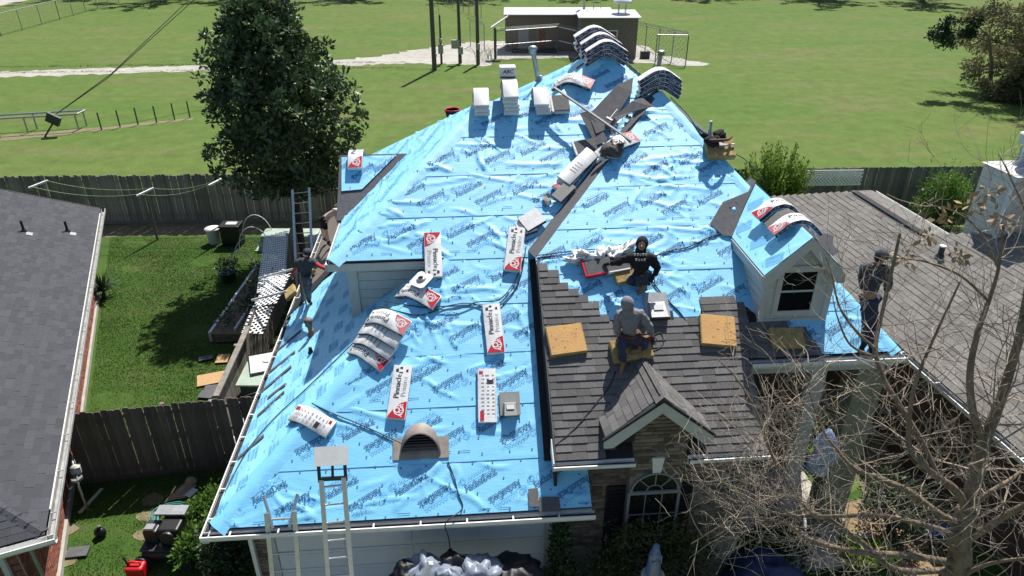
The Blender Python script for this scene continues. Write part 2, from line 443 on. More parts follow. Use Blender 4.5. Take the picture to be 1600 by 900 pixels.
def strokes_to_tris(pls, w, n=1):
    """flat ribbons (quads) along polylines in 2d"""
    out = []
    for pl in pls:
        for (x0, y0), (x1, y1) in zip(pl, pl[1:]):
            d = sqrt((x1 - x0) ** 2 + (y1 - y0) ** 2)
            if d < 1e-6: continue
            ux_, uy_ = (x1 - x0) / d, (y1 - y0) / d
            e = w * .35
            x0_, y0_, x1_, y1_ = x0 - ux_ * e, y0 - uy_ * e, x1 + ux_ * e, y1 + uy_ * e
            px_, py_ = -uy_ * w / 2, ux_ * w / 2
            out.append([(x0_ + px_, y0_ + py_), (x0_ - px_, y0_ - py_), (x1_ - px_, y1_ - py_), (x1_ + px_, y1_ + py_)])
    return out
def slab_text(txt, h, w=.135):
    qs = []; x = 0
    for ch in txt:
        adv, pls = SLAB[ch]
        for q in strokes_to_tris(pls, w): qs.append([((px_ + x) * h, py_ * h) for px_, py_ in q])
        x += adv
    L = x * h
    return [[(a - L / 2, b) for a, b in q] for q in qs], L
def ring2(cx, cy, rx, ry, n=12, a0=0, a1=2 * pi):
    return [(cx + rx * cos(a0 + (a1 - a0) * i / n), cy + ry * sin(a0 + (a1 - a0) * i / n)) for i in range(n + 1)]
_FT = {}
def font_polys(txt, size=1.0, bold=0.0, shear=0.0):
    """(verts2d, faces) of the built-in font, origin centred"""
    k = (txt, bold, shear)
    if k not in _FT:
        cu = bpy.data.curves.new("txt", 'FONT'); cu.body = txt; cu.size = 1.0; cu.offset = bold; cu.shear = shear
        cu.align_x = 'CENTER'; cu.align_y = 'CENTER'; cu.resolution_u = 2
        o = bpy.data.objects.new("txt", cu); COL.objects.link(o)
        dg = bpy.context.evaluated_depsgraph_get()
        me = bpy.data.meshes.new_from_object(o.evaluated_get(dg))
        _FT[k] = ([(v.co.x, v.co.y) for v in me.vertices], [tuple(p.vertices) for p in me.polygons])
        bpy.data.objects.remove(o); bpy.data.curves.remove(cu); bpy.data.meshes.remove(me)
    vs, fs = _FT[k]
    return [(x * size, y * size) for x, y in vs], fs

ANCH, ANCH_L = slab_text("AnchorDeck", 0.112, .135)
ANCH = [[(x * .83, y - .056) for x, y in q] for q in ANCH]
def scribble(r):
    """outlined emblem printed above the word: looping oval and slanted loops"""
    pls = [ring2(-.29, .05, .062, .03, 10), ring2(-.275, .055, .034, .046, 8, .5, 5.2), [(-.36, .03), (-.30, -.02), (-.2, .0)]]
    pts = []; x = -.2
    for k in range(15):
        pts.append((x + (.012 if k % 2 else 0), .070 if k % 2 else .034)); x += .028
    pls += [pts, [(-.2, .012), (.2, .02)]]
    return [[(x, y - .052) for x, y in q] for q in strokes_to_tris(pls, .0062)]
_sc0 = scribble
def scribble(r): return [[(x * 1.12 + .04, y * 1.25) for x, y in q] for q in _sc0(r)]
# ------------------------------------------------------------------ underlayment
def make_creases(x0, x1, ta, tb, r, dens=1.0):
    """long straight folds of one course, many fanning out from the lap edges"""
    L = []
    def add(s0, t0, ang, ln, hgt, wid):
        L.append((s0, t0, s0 + cos(ang) * ln, t0 + sin(ang) * ln, hgt, wid))
    W_ = x1 - x0
    for i in range(int(W_ * 1.5 * dens)):
        top = r.random() < .55; s0 = r.uniform(x0, x1); t0 = tb - r.uniform(.02, .2) if top else ta + r.uniform(.05, .2)
        base = r.uniform(.15, pi - .15) * (-1 if top else 1)
        for k in range(r.choice((1, 2, 3, 4))): add(s0 + r.uniform(-.05, .05), t0, base + r.uniform(-.5, .5), r.uniform(.3, 1.1), r.uniform(.008, .026), r.uniform(.018, .040))
    for i in range(int(W_ * 2.6 * dens)):
        a = r.choice((0, pi)) + r.gauss(0, .22); add(r.uniform(x0, x1), r.uniform(ta + .06, tb - .05), a, r.uniform(.5, 2.2), r.uniform(.007, .024), r.uniform(.018, .038))
    for i in range(int(W_ * 1.6 * dens)):
        a = r.choice((.6, -.6, .9, -.35)) + r.gauss(0, .2); add(r.uniform(x0, x1), r.uniform(ta + .06, tb - .05), a, r.uniform(.25, .9), r.uniform(.006, .020), r.uniform(.016, .034))
    B = {}
    for c in L:
        lo, hi = sorted((c[0], c[2]))
        for k in range(int((lo - .1) // .5), int((hi + .1) // .5) + 1): B.setdefault(k, []).append(c)
    return B
def wrinkle(B, s, t, seed, e0, amp):
    h = .004 * noise.noise(V((s * 1.7, t * 2.2, seed))) + .002 * noise.noise(V((s * 6, t * 6, seed + 3)))
    for (a, b, c, d, hg, wd) in B.get(int(s // .5), ()):
        dx, dy = c - a, d - b; l2 = dx * dx + dy * dy; f = ((s - a) * dx + (t - b) * dy) / l2
        if 0 < f < 1:
            bow = .035 * sin(f * 5 + a * 7)
            q = ((s - a) * dy - (t - b) * dx) / sqrt(l2) - bow
            q = abs(q) / wd
            if q < 2.2: h += hg * min(1, 4 * f, 3 * (1 - f)) * (1 / (1 + q * q * q * 1.5) - .085 * (q > 1.2))
    return h * amp * min(1, max(.05, (e0 - .01) / .09))

def sheets(parent, pl, poly, exp=1.0, m=None, grid=.042, seed=1, kind="anchor", amp=1.0, tilt=radians(28), t_from=None, lap=.06, base=.006, skip=None, ink=None, s_shift=0.0, dens=1.19):
    m = m or M_MEMB; ink = ink or M_INK
    r = random.Random(seed)
    t0 = min(p[1] for p in poly) if t_from is None else t_from
    t1 = max(p[1] for p in poly); k = 0; t = t0
    while t < t1 - .05:
        ta, tb = t - (lap if k else 0), min(t + exp + .02, t1 + .01)
        bm = bmesh.new()
        f = bm.faces.new([bm.verts.new((x, y, 0)) for x, y in poly])
        f.normal_update(); bmesh.ops.triangulate(bm, faces=[f])
        def cut(co, no, outer=False):
            bmesh.ops.bisect_plane(bm, geom=bm.verts[:] + bm.edges[:] + bm.faces[:], plane_co=co, plane_no=no, clear_outer=outer)
        cut((0, ta, 0), (0, -1, 0), True); cut((0, tb, 0), (0, 1, 0), True)
        if len(bm.faces):
            xs = [v.co.x for v in bm.verts]; x0, x1 = min(xs), max(xs)
            ny = max(2, int((tb - ta) / grid)); nx = int((x1 - x0) / grid)
            for i in range(1, ny): cut((0, ta + (tb - ta) * i / ny, 0), (0, 1, 0))
            for i in range(1, nx): cut((x0 + (x1 - x0) * i / nx, 0, 0), (1, 0, 0))
            CB = make_creases(x0, x1, ta, tb, r)
            lift = lambda s_, q: base + .010 * max(0, 1 - (q - ta) / (tb - ta)) + wrinkle(CB, s_, q, seed + .37 * k, min(q - ta, (tb - q) + .06), amp)
            for v in bm.verts:
                s_, q = v.co.x, v.co.y
                v.co = pl.at(s_, q, lift(s_, q))
            me = bpy.data.meshes.new("underlayment_sheet"); bm.to_mesh(me)
            me.materials.append(m)
            me.polygons.foreach_set("use_smooth", [True] * len(me.polygons))
            o = bpy.data.objects.new("underlayment_sheet", me); link(o, parent); WM[o.name] = wmat(parent)
            # flat print
            ib = MB(); sb = MB(); edge = [p for p in poly]
            def inside(x, y): return ta + .02 < y < tb - .015 and inpoly(edge, x, y) and not (skip and skip(x, y))
            def put(qs, cx, cy, ang, h=.013, ib=ib):
                c_, s__ = cos(ang), sin(ang)
                for q in qs:
                    pts = [(cx + a * c_ - b * s__, cy + a * s__ + b * c_) for a, b in q]
                    if all(inside(*p) for p in pts):
                        ib.add([pl.at(a, b, lift(a, b) + h) for a, b in pts], [(0, 1, 2, 3)])
            tb_ = t + exp
            if kind == "anchor":
                off = x0 - 1 + r.random() * dens + s_shift
                n = int((x1 - x0) / dens) + 4
                for i in range(n):
                    cx = off + i * dens
                    cy = t + exp * .62; put(ANCH, cx, cy, tilt); put(scribble(r), cx - .135 * sin(tilt), cy + .135 * cos(tilt), tilt, ib=sb)
                    cx += .41
                    cy -= .23; put(ANCH, cx, cy, tilt + pi); put(scribble(r), cx + .135 * sin(tilt), cy - .135 * cos(tilt), tilt + pi, ib=sb)
            elif kind == "block":
                off = x0 + r.random() * .7
                for i in range(int((x1 - x0) / .75) + 2):
                    for j in range(2):
                        cx, cy = off + i * .75 + j * .36, t + exp * (.3 + .38 * j)
                        pls = []
                        for ln in range(3):
                            y0 = -ln * .085; x = -.16
                            while x < .16:
                                pls.append(ring2(x, y0, .018, .026, 6)); x += .045
                            pls.append([(-.17, y0 - .036), (.16, y0 - .036)])
                        put(strokes_to_tris(pls, .008), cx, cy, tilt)
            # nail caps and lap line
            nb = MB()
            for row in (.09, .36, .64, .91):
                x = x0 + r.random() * .4
                while x < x1:
                    cx, cy = x + r.uniform(-.06, .06), t + exp * row + r.uniform(-.03, .03)
                    if inside(cx, cy) and inside(cx + .02, cy + .02):
                        P = [(cx + .017 * cos(a * pi / 3), cy + .017 * sin(a * pi / 3)) for a in range(6)]
                        ib.add([pl.at(a, b, lift(a, b) + .012) for a, b in P], [tuple(range(6))])
                    x += .42
            x = x0
            while x < x1:
                if r.random() < .3 and kind:
                    q = strokes_to_tris([[(x, t + .125), (x + .2, t + .125)]], .012)
                    put(q, 0, 0, 0)
                x += .34
            if sb.f: sb.build("printed_emblem", M_INK2, o, kind="stuff")
            if ib.f: ib.build("printed_lettering", ink, o, kind="stuff")
            bm.free()
        else: bm.free()
        t += exp; k += 1
# ------------------------------------------------------------------ the house being re-roofed
C0 = atz(330, 827, 2.9); HY = radians(4.5)
HM = rotz(HY, V((C0.x, C0.y, 0)))
house = thing("brick_house", "brick house in the middle, half covered in printed blue roof underlayment", "house", HM)
SA, SB, ZA, ZB = .72, .69, 2.9, 3.48
kA, kB = sqrt(1 + SA * SA), sqrt(1 + SB * SB)
PA = Plane(house, (0, 0, ZA), (1, 0, 0), (0, 1, SA))              # front slope
PE = Plane(house, (0, 0, ZA), (0, -1, 0), (1, 0, SA))             # garage left slope  (s = -v, t = u*k)
PB = Plane(house, (0, 0, ZB), (1, 0, 0), (0, 1, SB))              # right hand front slope
ZF = ZA + SA * 4.0
PF = Plane(house, (1.68, 0, ZF), (0, -1, 0), (1, 0, SA))          # upper left slope
RV, RZ = 7.2, ZA + SA * 7.2                                       # short ridge
PKu, PKv = 7.75, 8.4; PKz = ZA + SA * PKv                         # peak
A = lambda *ps: [(u, v * kA) for u, v in ps]
polyA = A((0, 0), (6.35, 0), (6.35, .62), (5.74, .62), (5.74, 4.2), (8.8, 7.4), (PKu, PKv), (6.55, 7.2), (4.88, 7.2), (1.68, 4.0), (4.0, 4.0))
slab(house, "roof_deck", PA, polyA, M_DECK, .05, -.012)
sheets(house, PA, polyA, 1.0, M_MEMB, seed=3, t_from=-.06)
# lower left slope: blue in front, weathered deck behind
polyE = [(0, 0), (-14.5, 0), (-14.5, 3.2 * kA), (-4.3, 3.2 * kA), (-4.3, 4.0 * kA), (-4.0, 4.0 * kA)]
slab(house, "roof_deck", PE, polyE, M_DECK, .05, -.012)
eb = [PE.pst(*p) for p in ((447, 500), (470, 478), (505, 440), (540, 420))]
polyEb = [(0, 0), (eb[0][0], 0), eb[0], eb[1], eb[2], (-7.7, 2.2 * kA), (-4.3, 3.9 * kA), (-4.0, 4.0 * kA)]
sheets(house, PE, polyEb, .95, M_MEMB2, seed=11, kind="block", tilt=radians(8), t_from=-.06, amp=.7, grid=.1, ink=M_INK2)
# dark old felt where the blue ends
pfe = [eb[0], eb[1], eb[2], PE.pst(540, 420), PE.pst(548, 402), PE.pst(500, 425), PE.pst(470, 465)]
# upper left slope and its back slopes
polyF = [(-4.0, 0), (-7.2, 3.2 * kA), (-10.4, 0)]
slab(house, "roof_deck", PF, polyF, M_DECK, .05, -.012)
sheets(house, PF, polyF, 1.0, M_MEMB2, seed=21, t_from=-.04, tilt=radians(-35), ink=M_INK2)
PFb = Plane(house, (1.68, 10.4, ZF), (-1, 0, 0), (0, -1, SA))
slab(house, "roof_deck", PFb, [(0, 0), (-3.2, 3.2 * kA), (-4.87, 3.2 * kA), (-6.5, 0)], M_FELT, .05, -.002)
# left rear wing, front slope
GV = 6.07
PG = Plane(house, (0, GV, ZF), (1, 0, 0), (0, 1, SA))
polyG = [(1.58, 0), (1.68, 0), (3.10, 1.42 * kA), (1.58, 1.42 * kA)]
slab(house, "roof_deck", PG, [(1.55, 0.0), (1.72, 0), (3.16, 1.44 * kA), (1.55, 1.44 * kA)], M_FELT, .06, .012)
gp = [PG.pst(*p) for p in ((534, 247), (575, 245), (620, 243), (566, 297), (534, 300))]
sheets(house, PG, [gp[4], gp[3], gp[2], gp[0]], 1.2, M_MEMB, seed=25, tilt=radians(40), base=.03, amp=.6, dens=.9)
PGb = Plane(house, (0, GV + 2.84, ZF), (-1, 0, 0), (0, -1, SA))
slab(house, "roof_deck", PGb, [(-3.1, 1.42 * kA), (-1.55, 1.42 * kA), (-1.55, 0), (-1.6, 0)], M_FELT, .06, .01)
# peak: left and back slopes
PC = Plane(house, (PKu, PKv, PKz), (0, -1, 0), (1, 0, SA))
polyC = [(0, 0), (1.2, -1.2 * kA), (-3.0, -3.0 * kA), ]
polyC = [(0, 0), (-3.0, -3.0 * kA), (1.2, -3.0 * kA), (1.2, -1.2 * kA)]
slab(house, "roof_deck", PC, polyC, M_DECK, .05, -.012)
sheets(house, PC, polyC, 1.0, M_MEMB2, seed=31, tilt=radians(50), ink=M_INK2, amp=1.2)
PCb = Plane(house, (PKu, PKv, PKz), (-1, 0, 0), (0, -1, SA))
slab(house, "roof_deck", PCb, [(0, 0), (-3.2, -3.2 * kA), (3.2, -3.2 * kA)], M_FELT, .05, -.002)
PCr = Plane(house, (PKu, PKv, PKz), (0, 1, 0), (-1, 0, SA))
slab(house, "roof_deck", PCr, [(0, 0), (-1.0, -1.0 * kA), (-1.0, -3 * kA), (3.0, -3 * kA)], M_FELT, .05, -.012)
sheets(house, PCr, [(0, 0), (-1.0, -1.0 * kA), (-.5, -1.3 * kA), (1.0, -1.0 * kA)], 1.2, M_MEMB, seed=33, kind=None)
# right front slope
APu, APv = 8.85, 6.95; APz = ZB + SB * APv
hipB = (5.72, 3.54)
polyBall = [(5.74, .30 * kB), (7.085, .30 * kB), (7.085, .46 * kB), (8.045, .46 * kB), (8.045, .30 * kB), (9.47, .30 * kB), (9.47, 1.68 * kB), (12.38, 1.68 * kB), (APu, APv * kB), (hipB[0], hipB[1] * kB)]
slab(house, "roof_deck", PB, polyBall, M_FELTD, .12, -.012)
bs = [PB.pst(*p) for p in ((836, 418), (852, 440), (882, 458), (945, 500), (1093, 506), (1095, 482), (1166, 480), (1202, 508), (1256, 514))]
polyBm = [(5.73, bs[0][1])] + bs[1:] + [(bs[-1][0], 1.70 * kB), (12.38, 1.70 * kB), (APu, APv * kB), (hipB[0], hipB[1] * kB)]
sheets(house, PB, polyBm, 1.0, M_MEMB, seed=41, t_from=1.64 * kB)
# right slope of the hip
SR = (APz - (ZB + SB * 1.68)) / (12.38 - APu)
kR = sqrt(1 + SR * SR)
PR = Plane(house, (12.38, 0, ZB + SB * 1.68), (0, 1, 0), (-1, 0, SR))
polyR = [(1.68, 0), (APv, (12.38 - APu) * kR), (13.0, (12.38 - APu) * kR), (13.0, 0)]
slab(house, "roof_deck", PR, polyR, M_FELTD, .1, -.012)
sheets(house, PR, polyR, 1.0, M_MEMB2, seed=47, grid=.16, tilt=radians(-30), ink=M_INK2, amp=.8)
PRb = Plane(house, (0, 13.0, 6.0), (-1, 0, 0), (0, -1, SA))
# left slope of the right mass: felt in the valley
SD = .75; kD = sqrt(1 + SD * SD)
PD = Plane(house, (APu, 0, APz), (0, -1, 0), (1, 0, SD))
polyD = [(-hipB[1], (hipB[0] - APu) * kD), (-APv, 0), (-7.6, 0), (-7.4, -.06 * kD), (-4.2, (5.60 - APu) * kD)]
slab(house, "valley_felt", PD, polyD, M_FELT, .05, -.004)
ridge_back = Plane(house, (APu, 0, APz), (0, -1, 0), (1, 0, SD))
# black strip and flank along the left edge of the right slope
b = MB()
b.prism([(5.735, .30, ZB + SB * .30 - .0), (5.735, 3.6, ZB + SB * 3.6), (5.735, 3.6, ZA + SA * 3.6 - .1), (5.735, .30, ZA + SA * .30 - .3)], (.05, 0, 0))
b.build("flank_wall", M_FELTD, house)
b = MB(); b.prism([PA.at(5.60, .66 * kA, .03), PA.at(5.73, .66 * kA, .03), PA.at(5.73, 3.9 * kA, .03), PA.at(5.63, 3.9 * kA, .03)], PA.n * .02)
b.build("drip_edge", M_FELTD, house)
# strips of membrane folded over the hips
def hip_wrap(pa, pb, a, c, w=.16, m=M_MEMB2, lift=.03, name="hip_wrap"):
    a, c = V(a), V(c); n = int((c - a).length / .09); b = MB(); rows = []
    for i in range(n + 1):
        p = a.lerp(c, i / n); row = []
        for pl, sg in ((pa, 1), (pb, -1)):
            e = (c - a).normalized(); d = pl.n.cross(e).normalized()
            far = pb if pl is pa else pa
            if d.dot(far.n) > 0: d = -d
            row.append((d, pl.n))
        ww = w * (1 + .35 * noise.noise(V((i * .21, a.x, 1)))); w2 = w * (1 + .35 * noise.noise(V((i * .23, a.x, 7))))
        up = (pa.n + pb.n).normalized(); z = lambda q: .012 * noise.noise(V((i * .5, q, a.y)))
        rows.append([p + row[0][0] * ww + pa.n * (.012 + z(1)), p + row[0][0] * ww * .5 + pa.n * (lift + z(2)), p + up * (lift + .012 + z(3)), p + row[1][0] * w2 * .5 + pb.n * (lift + z(4)), p + row[1][0] * w2 + pb.n * (.012 + z(5))])
    vs = [q for r_ in rows for q in r_]
    b.add(vs, [(i * 5 + j, i * 5 + j + 1, i * 5 + j + 6, i * 5 + j + 5) for i in range(n) for j in range(4)], True)
    o = b.build(name, m, house); return o
def zA(u, v): return (u, v, ZA + SA * v)
hip_wrap(PA, PE, zA(.03, .03), zA(3.98, 3.98), .26, M_MEMB)
hip_wrap(PA, PF, zA(1.70, 4.02), zA(4.88, 7.2), .26)
hip_wrap(PA, PC, zA(6.55, 7.2), zA(PKu, PKv), .22)
hip_wrap(PB, PR, (12.36, 1.70, ZB + SB * 1.70), (APu, APv, APz), .2, M_MEMB)
# hip and valley tapes (dark seams of folded membrane)
def lace(pl, pts, m, r=.012, h=.02, name="lap_seam"):
    b = MB(); b.tube([pl.at(*p, h) for p in pts], r, 5); b.build(name, m, house)
# ---- shingles on the bay
sp = [PB.pst(*p) for p in ((834, 397), (850, 411), (868, 426), (882, 441), (898, 452), (913, 462), (930, 476), (945, 490), (1091, 494), (1092, 468), (1160, 470), (1196, 500))]
ex = .1275
def lev(i): return sp[i][1]
polyS = [(5.76, .30 * kB), (9.47, .30 * kB), (9.47, 1.70 * kB), (9.62, sp[11][1]), (sp[10][0], sp[10][1]), (sp[9][0], sp[9][1]), (sp[8][0], sp[8][1]), (sp[7][0], sp[7][1])]
polyS = [(5.76, .30 * kB), (9.47, .30 * kB), (9.47, 1.70 * kB), (9.62, sp[11][1]), sp[10], sp[9], (5.76, sp[0][1])]
def stair(a_, b_, t_):
    if t_ < sp[8][1] or a_ > 8: return a_, b_
    lim = [sp[i][0] for i in range(8) if sp[i][1] > t_ + .03]
    out = (a_, max(lim) + .06 if lim else a_ + .2)
    return out if t_ < sp[8][1] + .9 else out
def stair2(a_, b_, t_):
    return (max(a_, sp[9][0]), b_) if t_ > sp[8][1] else (b_ + 1, b_)
gx0, gx1, gv1 = 6.66, 8.28, 1.42      # front gable footprint
def in_gable(s_, t_):
    v = t_ / kB
    c = 7.47; half = .88 * (1 - (v - .3) / 1.2) if v > .3 else .9
    return abs(s_ - c) < half - .06 and v < gv1
shingles(house, PB, polyS, .14, .29, M_SH, 300, (.012, .021, .021), seed=5, skip=in_gable, lift=.034, rowclip=stair)
shingles(house, PB, polyS, .14, .29, M_SH, 40, (.012, .021), seed=9, lift=.034, rowclip=stair2, name="upper_shingle")
polyS2 = [(9.47, 1.68 * kB), (PB.pst(1285, 548)[0], 1.68 * kB), PB.pst(1256, 512), (9.62, sp[11][1])]
shingles(house, PB, polyS2, .14, .30, M_SH, 80, (.010, .017), seed=6, lift=.03, name="shaded_shingle")
# dark rake strip left of the shingles
b = MB(); b.prism([PB.at(5.735, .30 * kB, .0), PB.at(5.79, .30 * kB, .0), PB.at(5.79, 3.5 * kB, .0), PB.at(5.735, 3.5 * kB, .0)], PB.n * .035)
b.build("drip_edge", M_SH, house)

# ---- walls
def wall_box(name, u0, u1, v0, v1, z0, z1, m): 
    b = MB(); b.bb(u0, u1, v0, v1, z0, z1); return b.build(name, m, house)
wall_box("wall", .45, 5.95, .46, 4.2, 0, 2.72, M_MORT)
wall_box("wall", .45, 5.5, 4.2, 13.6, 0, 2.80, M_MORT)
wall_box("wall", 5.95, 9.42, .62, 6, 0, 3.62, M_MORT)
wall_box("wall", 7.09, 8.04, .40, .62, 0, 4.02, M_MORT)
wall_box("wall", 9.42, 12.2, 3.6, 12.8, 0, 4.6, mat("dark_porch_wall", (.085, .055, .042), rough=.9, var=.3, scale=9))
wall_box("wall", 5.5, 9.42, 6, 12.8, 0, 5.0, M_MORT)
# upper left body: front triangle, side
b = MB(); b.prism([(1.98, 4.28, ZA + SA * 1.98 - .02), (4.35, 4.28, ZA + SA * 4.28), (4.3, 4.28, ZF + .12), (1.98, 4.28, ZF - .02)], (0, .12, 0))
b.prism([(1.98, 4.28, 3.6), (1.98, 9.9, 3.6), (1.98, 9.9, ZF + .1), (1.98, 4.28, ZF + .1)], (.1, 0, 0))
b.build("upper_wall", M_SIDING, house)
b = MB()
for q in range(8):
    z = ZA + SA * 2.2 + .1 + q * .2
    if z < ZF - .08: b.bb(2.2, min(4.2, (z - ZA) / SA - .02), 4.262, 4.28, z, z + .006)
b.build("siding_joint", M_TRIM, house)
b = MB(); b.bb(1.96, 2.16, 4.235, 4.275, ZA + SA * 2.1 - .12, ZF - .05); b.build("corner_board", M_TRIM, house)
b = MB(); b.prism([(1.62, 3.96, ZF - .20), (3.9, 3.96, ZF - .20), (4.05, 3.96, ZF - .045), (1.62, 3.96, ZF - .045)], (0, .035, 0))
b.build("fascia_board", M_TRIM, house)
b = MB(); b.bb(1.66, 3.86, 3.99, 4.28, ZF - .20, ZF - .17); b.build("soffit", M_TRIM, house)
b = MB(); b.bb(1.60, 1.635, 3.96, GV + .3, ZF - .20, ZF - .045); b.build("fascia_board", M_TRIM, house)
# soffit and fascia of the garage
b = MB(); b.bb(.0, 6.3, .0, .46, 2.62, 2.66); b.bb(0, .45, .46, 13.5, 2.62, 2.66); b.build("soffit", M_TRIM, house)
b = MB(); b.bb(-.02, 6.36, -.02, .012, 2.66, 2.86); b.bb(-.02, .012, .012, 13.5, 2.66, 2.86); b.build("fascia_board", M_TRIM, house)
# gutters: trough with lip
def gutter(a, c, out, w=.13, h=.12, hang=None, dark_inside=True, lab=None, parent=house, mm=M_WHITE):
    a = V(a); c = V(c); out = V(out).normalized(); d = (c - a).normalized(); up = V((0, 0, 1))
    def P(p, o_, z): return p + out * o_ + up * z
    b = MB(); th = .008
    prof = [(0, 0), (0, -h), (w * .72, -h), (w, -h * .45), (w, .012), (w - .022, .012), (w - .022, -.004), (w - th * 1.4, -.004), (w - th * 1.4, -h * .42), (w * .7, -h + th), (th, -h + th), (th, 0)]
    b.prism([P(a, o_, z) for o_, z in prof], c - a)
    o = b.build("gutter", mm, parent, label=lab)
    bm = bmesh.new(); bm.from_mesh(o.data); bmesh.ops.triangulate(bm, faces=[f for f in bm.faces if len(f.verts) > 4]); bmesh.ops.recalc_face_normals(bm, faces=bm.faces[:]); bm.to_mesh(o.data); bm.free()
    if dark_inside:
        g = MB(); g.prism([P(a, th, -h * .5), P(a, w * .85, -h * .5), P(c, w * .85, -h * .5), P(c, th, -h * .5)], (0, 0, .01)); g.build("gutter_inner_shade", M_FELTD, o)  # near-black strip: shade inside the open trough, put in as colour
    if hang:
        L = (c - a).length; n = int(L / hang)
        hb = MB(); hb.bar((0, 0, 0), V((0, 0, 0)) + out * w, .025, .012)
        me = hb.mesh("gutter_hanger", mm)
        for i in range(n): inst("gutter_hanger", me, o, Matrix.Translation(a + d * (hang * (i + .6)) + up * .004))
    return o
gutter((-.15, -.025, 2.86), (6.40, -.025, 2.83), (0, -1, 0), hang=.78, lab="long white gutter over the garage door")
gutter((-.025, -.15, 2.86), (-.025, 13.6, 2.80), (-1, 0, 0), hang=.7)
zb = ZB + SB * .30
gutter((5.70, .28, zb - .04), (7.10, .28, zb - .05), (0, -1, 0), h=.085, w=.11, dark_inside=True)
gutter((8.04, .28, zb - .05), (9.50, .28, zb - .04), (0, -1, 0), h=.085, w=.11, dark_inside=True)
b = MB(); b.prism([(5.70, .26, zb - .01), (5.70, .62, zb + .22), (5.70, .62, zb - .05), (5.70, .26, zb - .19)], (.03, 0, 0)); b.bb(5.72, 7.1, .285, .31, zb - .14, zb - .02); b.bb(8.04, 9.48, .285, .31, zb - .14, zb - .02)
b.build("fascia_board", M_WHITE, house)
b = MB(); b.bb(5.75, 7.09, .31, .62, zb - .2, zb - .17); b.bb(8.04, 9.45, .31, .62, zb - .2, zb - .17); b.build("soffit", M_TRIM, house)
gutter((9.5, 1.66, 4.6), (12.45, 1.66, 4.59), (0, -1, 0), dark_inside=True)
b = MB(); b.bb(9.45, 12.4, 1.665, 1.70, 4.42, 4.60); b.build("fascia_board", M_TRIM, house)
b = MB(); b.bb(9.45, 12.2, 1.75, 2.05, 4.24, 4.42); b.build("porch_beam", M_TRIM, house)
b = MB(); b.bb(12.38, 12.42, 1.66, 13, 4.42, 4.60); b.build("fascia_board", M_WHITE, house)
# downspout at the garage corner
b = MB(); b.bar((.42, .40, 2.7), (.42, .40, 0.1), .07, .09); b.bar((.42, .40, 2.68), (.25, -.05, 2.74), .07, .06); b.build("downspout", M_WHITE, house)

# ---- bricks of the front: real pieces
def bricks(parent, pl, poly, skip=None, single=300, m=M_BRICK, bw=.205, bh=.078, seed=3, mort=.016, proud=.010, name="brick"):
    r = random.Random(seed); L = []
    t0 = min(p[1] for p in poly); t1 = max(p[1] for p in poly); k = 0; t = t0
    while t < t1 - .02:
        for (a, c) in clip_rows(poly, min(t + bh / 2, t1 - 1e-3)):
            x = a - (bw / 2 if k % 2 else 0)
            while x < c - .02:
                xa, xb = max(a, x), min(c, x + bw)
                if xb - xa > .03 and not (skip and skip((xa + xb) / 2, t + bh / 2)): L.append((xa, xb, t, proud * r.uniform(.6, 1.4)))
                x += bw
        t += bh; k += 1
    L.sort(key=lambda q: (pl.w(q[0], q[2]) - CO).length)
    R = Matrix((pl.a, pl.b, pl.n)).transposed().to_4x4(); rest = MB()
    key = ("brick", m.name)
    if key not in SHM:
        b = MB(); b.box((0, 0, .5), (1, 1, 1)); SHM[key] = b.mesh(name, m)
    for i, (xa, xb, t, h) in enumerate(L):
        if i < single:
            inst(name, SHM[key], parent, Matrix.Translation(pl.at((xa + xb) / 2, t + bh / 2, 0)) @ R @ Matrix.Diagonal((xb - xa - mort, bh - mort, h, 1)))
        else:
            c_ = [(xa + mort / 2, t + mort / 2), (xb - mort / 2, t + mort / 2), (xb - mort / 2, t + bh - mort / 2), (xa + mort / 2, t + bh - mort / 2)]
            rest.add([pl.at(x, y, 0) for x, y in c_] + [pl.at(x, y, h) for x, y in c_], [(4, 5, 6, 7), (0, 1, 5, 4), (1, 2, 6, 5), (2, 3, 7, 6), (3, 0, 4, 7)])
    if rest.f: rest.build(name + "_courses", m, parent, kind="stuff")
WC = 7.55; WR = .43; WB, WS, WT = .74, 2.80, 3.23          # arched window
def in_window(s_, t_):
    if abs(s_ - WC) < WR + .05 and WB - .05 < t_ < WS: return True
    if t_ >= WS and (s_ - WC) ** 2 + (t_ - WS) ** 2 < (WR + .05) ** 2: return True
    if abs(s_ - WC) < .12 and WT - .02 < t_ < 3.60: return True
    return 6.72 < s_ < 7.14 and .8 < t_ < 2.78 or 7.97 < s_ < 8.36 and .8 < t_ < 2.78
PW1 = Plane(house, (0, .62, 0), (1, 0, 0), (0, 0, 1)); PW1.n = V((0, -1, 0)); PW1.wn = PW1.W.to_3x3() @ PW1.n
PW2 = Plane(house, (0, .40, 0), (1, 0, 0), (0, 0, 1)); PW2.n = V((0, -1, 0)); PW2.wn = PW2.W.to_3x3() @ PW2.n
bricks(house, PW2, [(7.09, .1), (8.04, .1), (8.04, 4.2), (7.47, 4.82), (7.09, 4.4)], in_window, 190)
bricks(house, PW1, [(5.96, 1.2), (7.09, 1.2), (7.09, 3.56), (5.96, 3.56)], lambda s_, t_: 6.72 < s_ < 7.14 and .8 < t_ < 2.78, 110, seed=4)
bricks(house, PW1, [(8.04, 1.2), (9.42, 1.2), (9.42, 3.56), (8.04, 3.56)], lambda s_, t_: 7.9 < s_ < 8.36 and .8 < t_ < 2.78, 0, seed=5, name="side_brick")
PW3 = Plane(house, (0, .46, 0), (1, 0, 0), (0, 0, 1)); PW3.n = V((0, -1, 0)); PW3.wn = PW3.W.to_3x3() @ PW3.n
bricks(house, PW3, [(.45, .9), (.80, .9), (.80, 2.6), (.45, 2.6)], None, 0, seed=6, name="pier_brick")
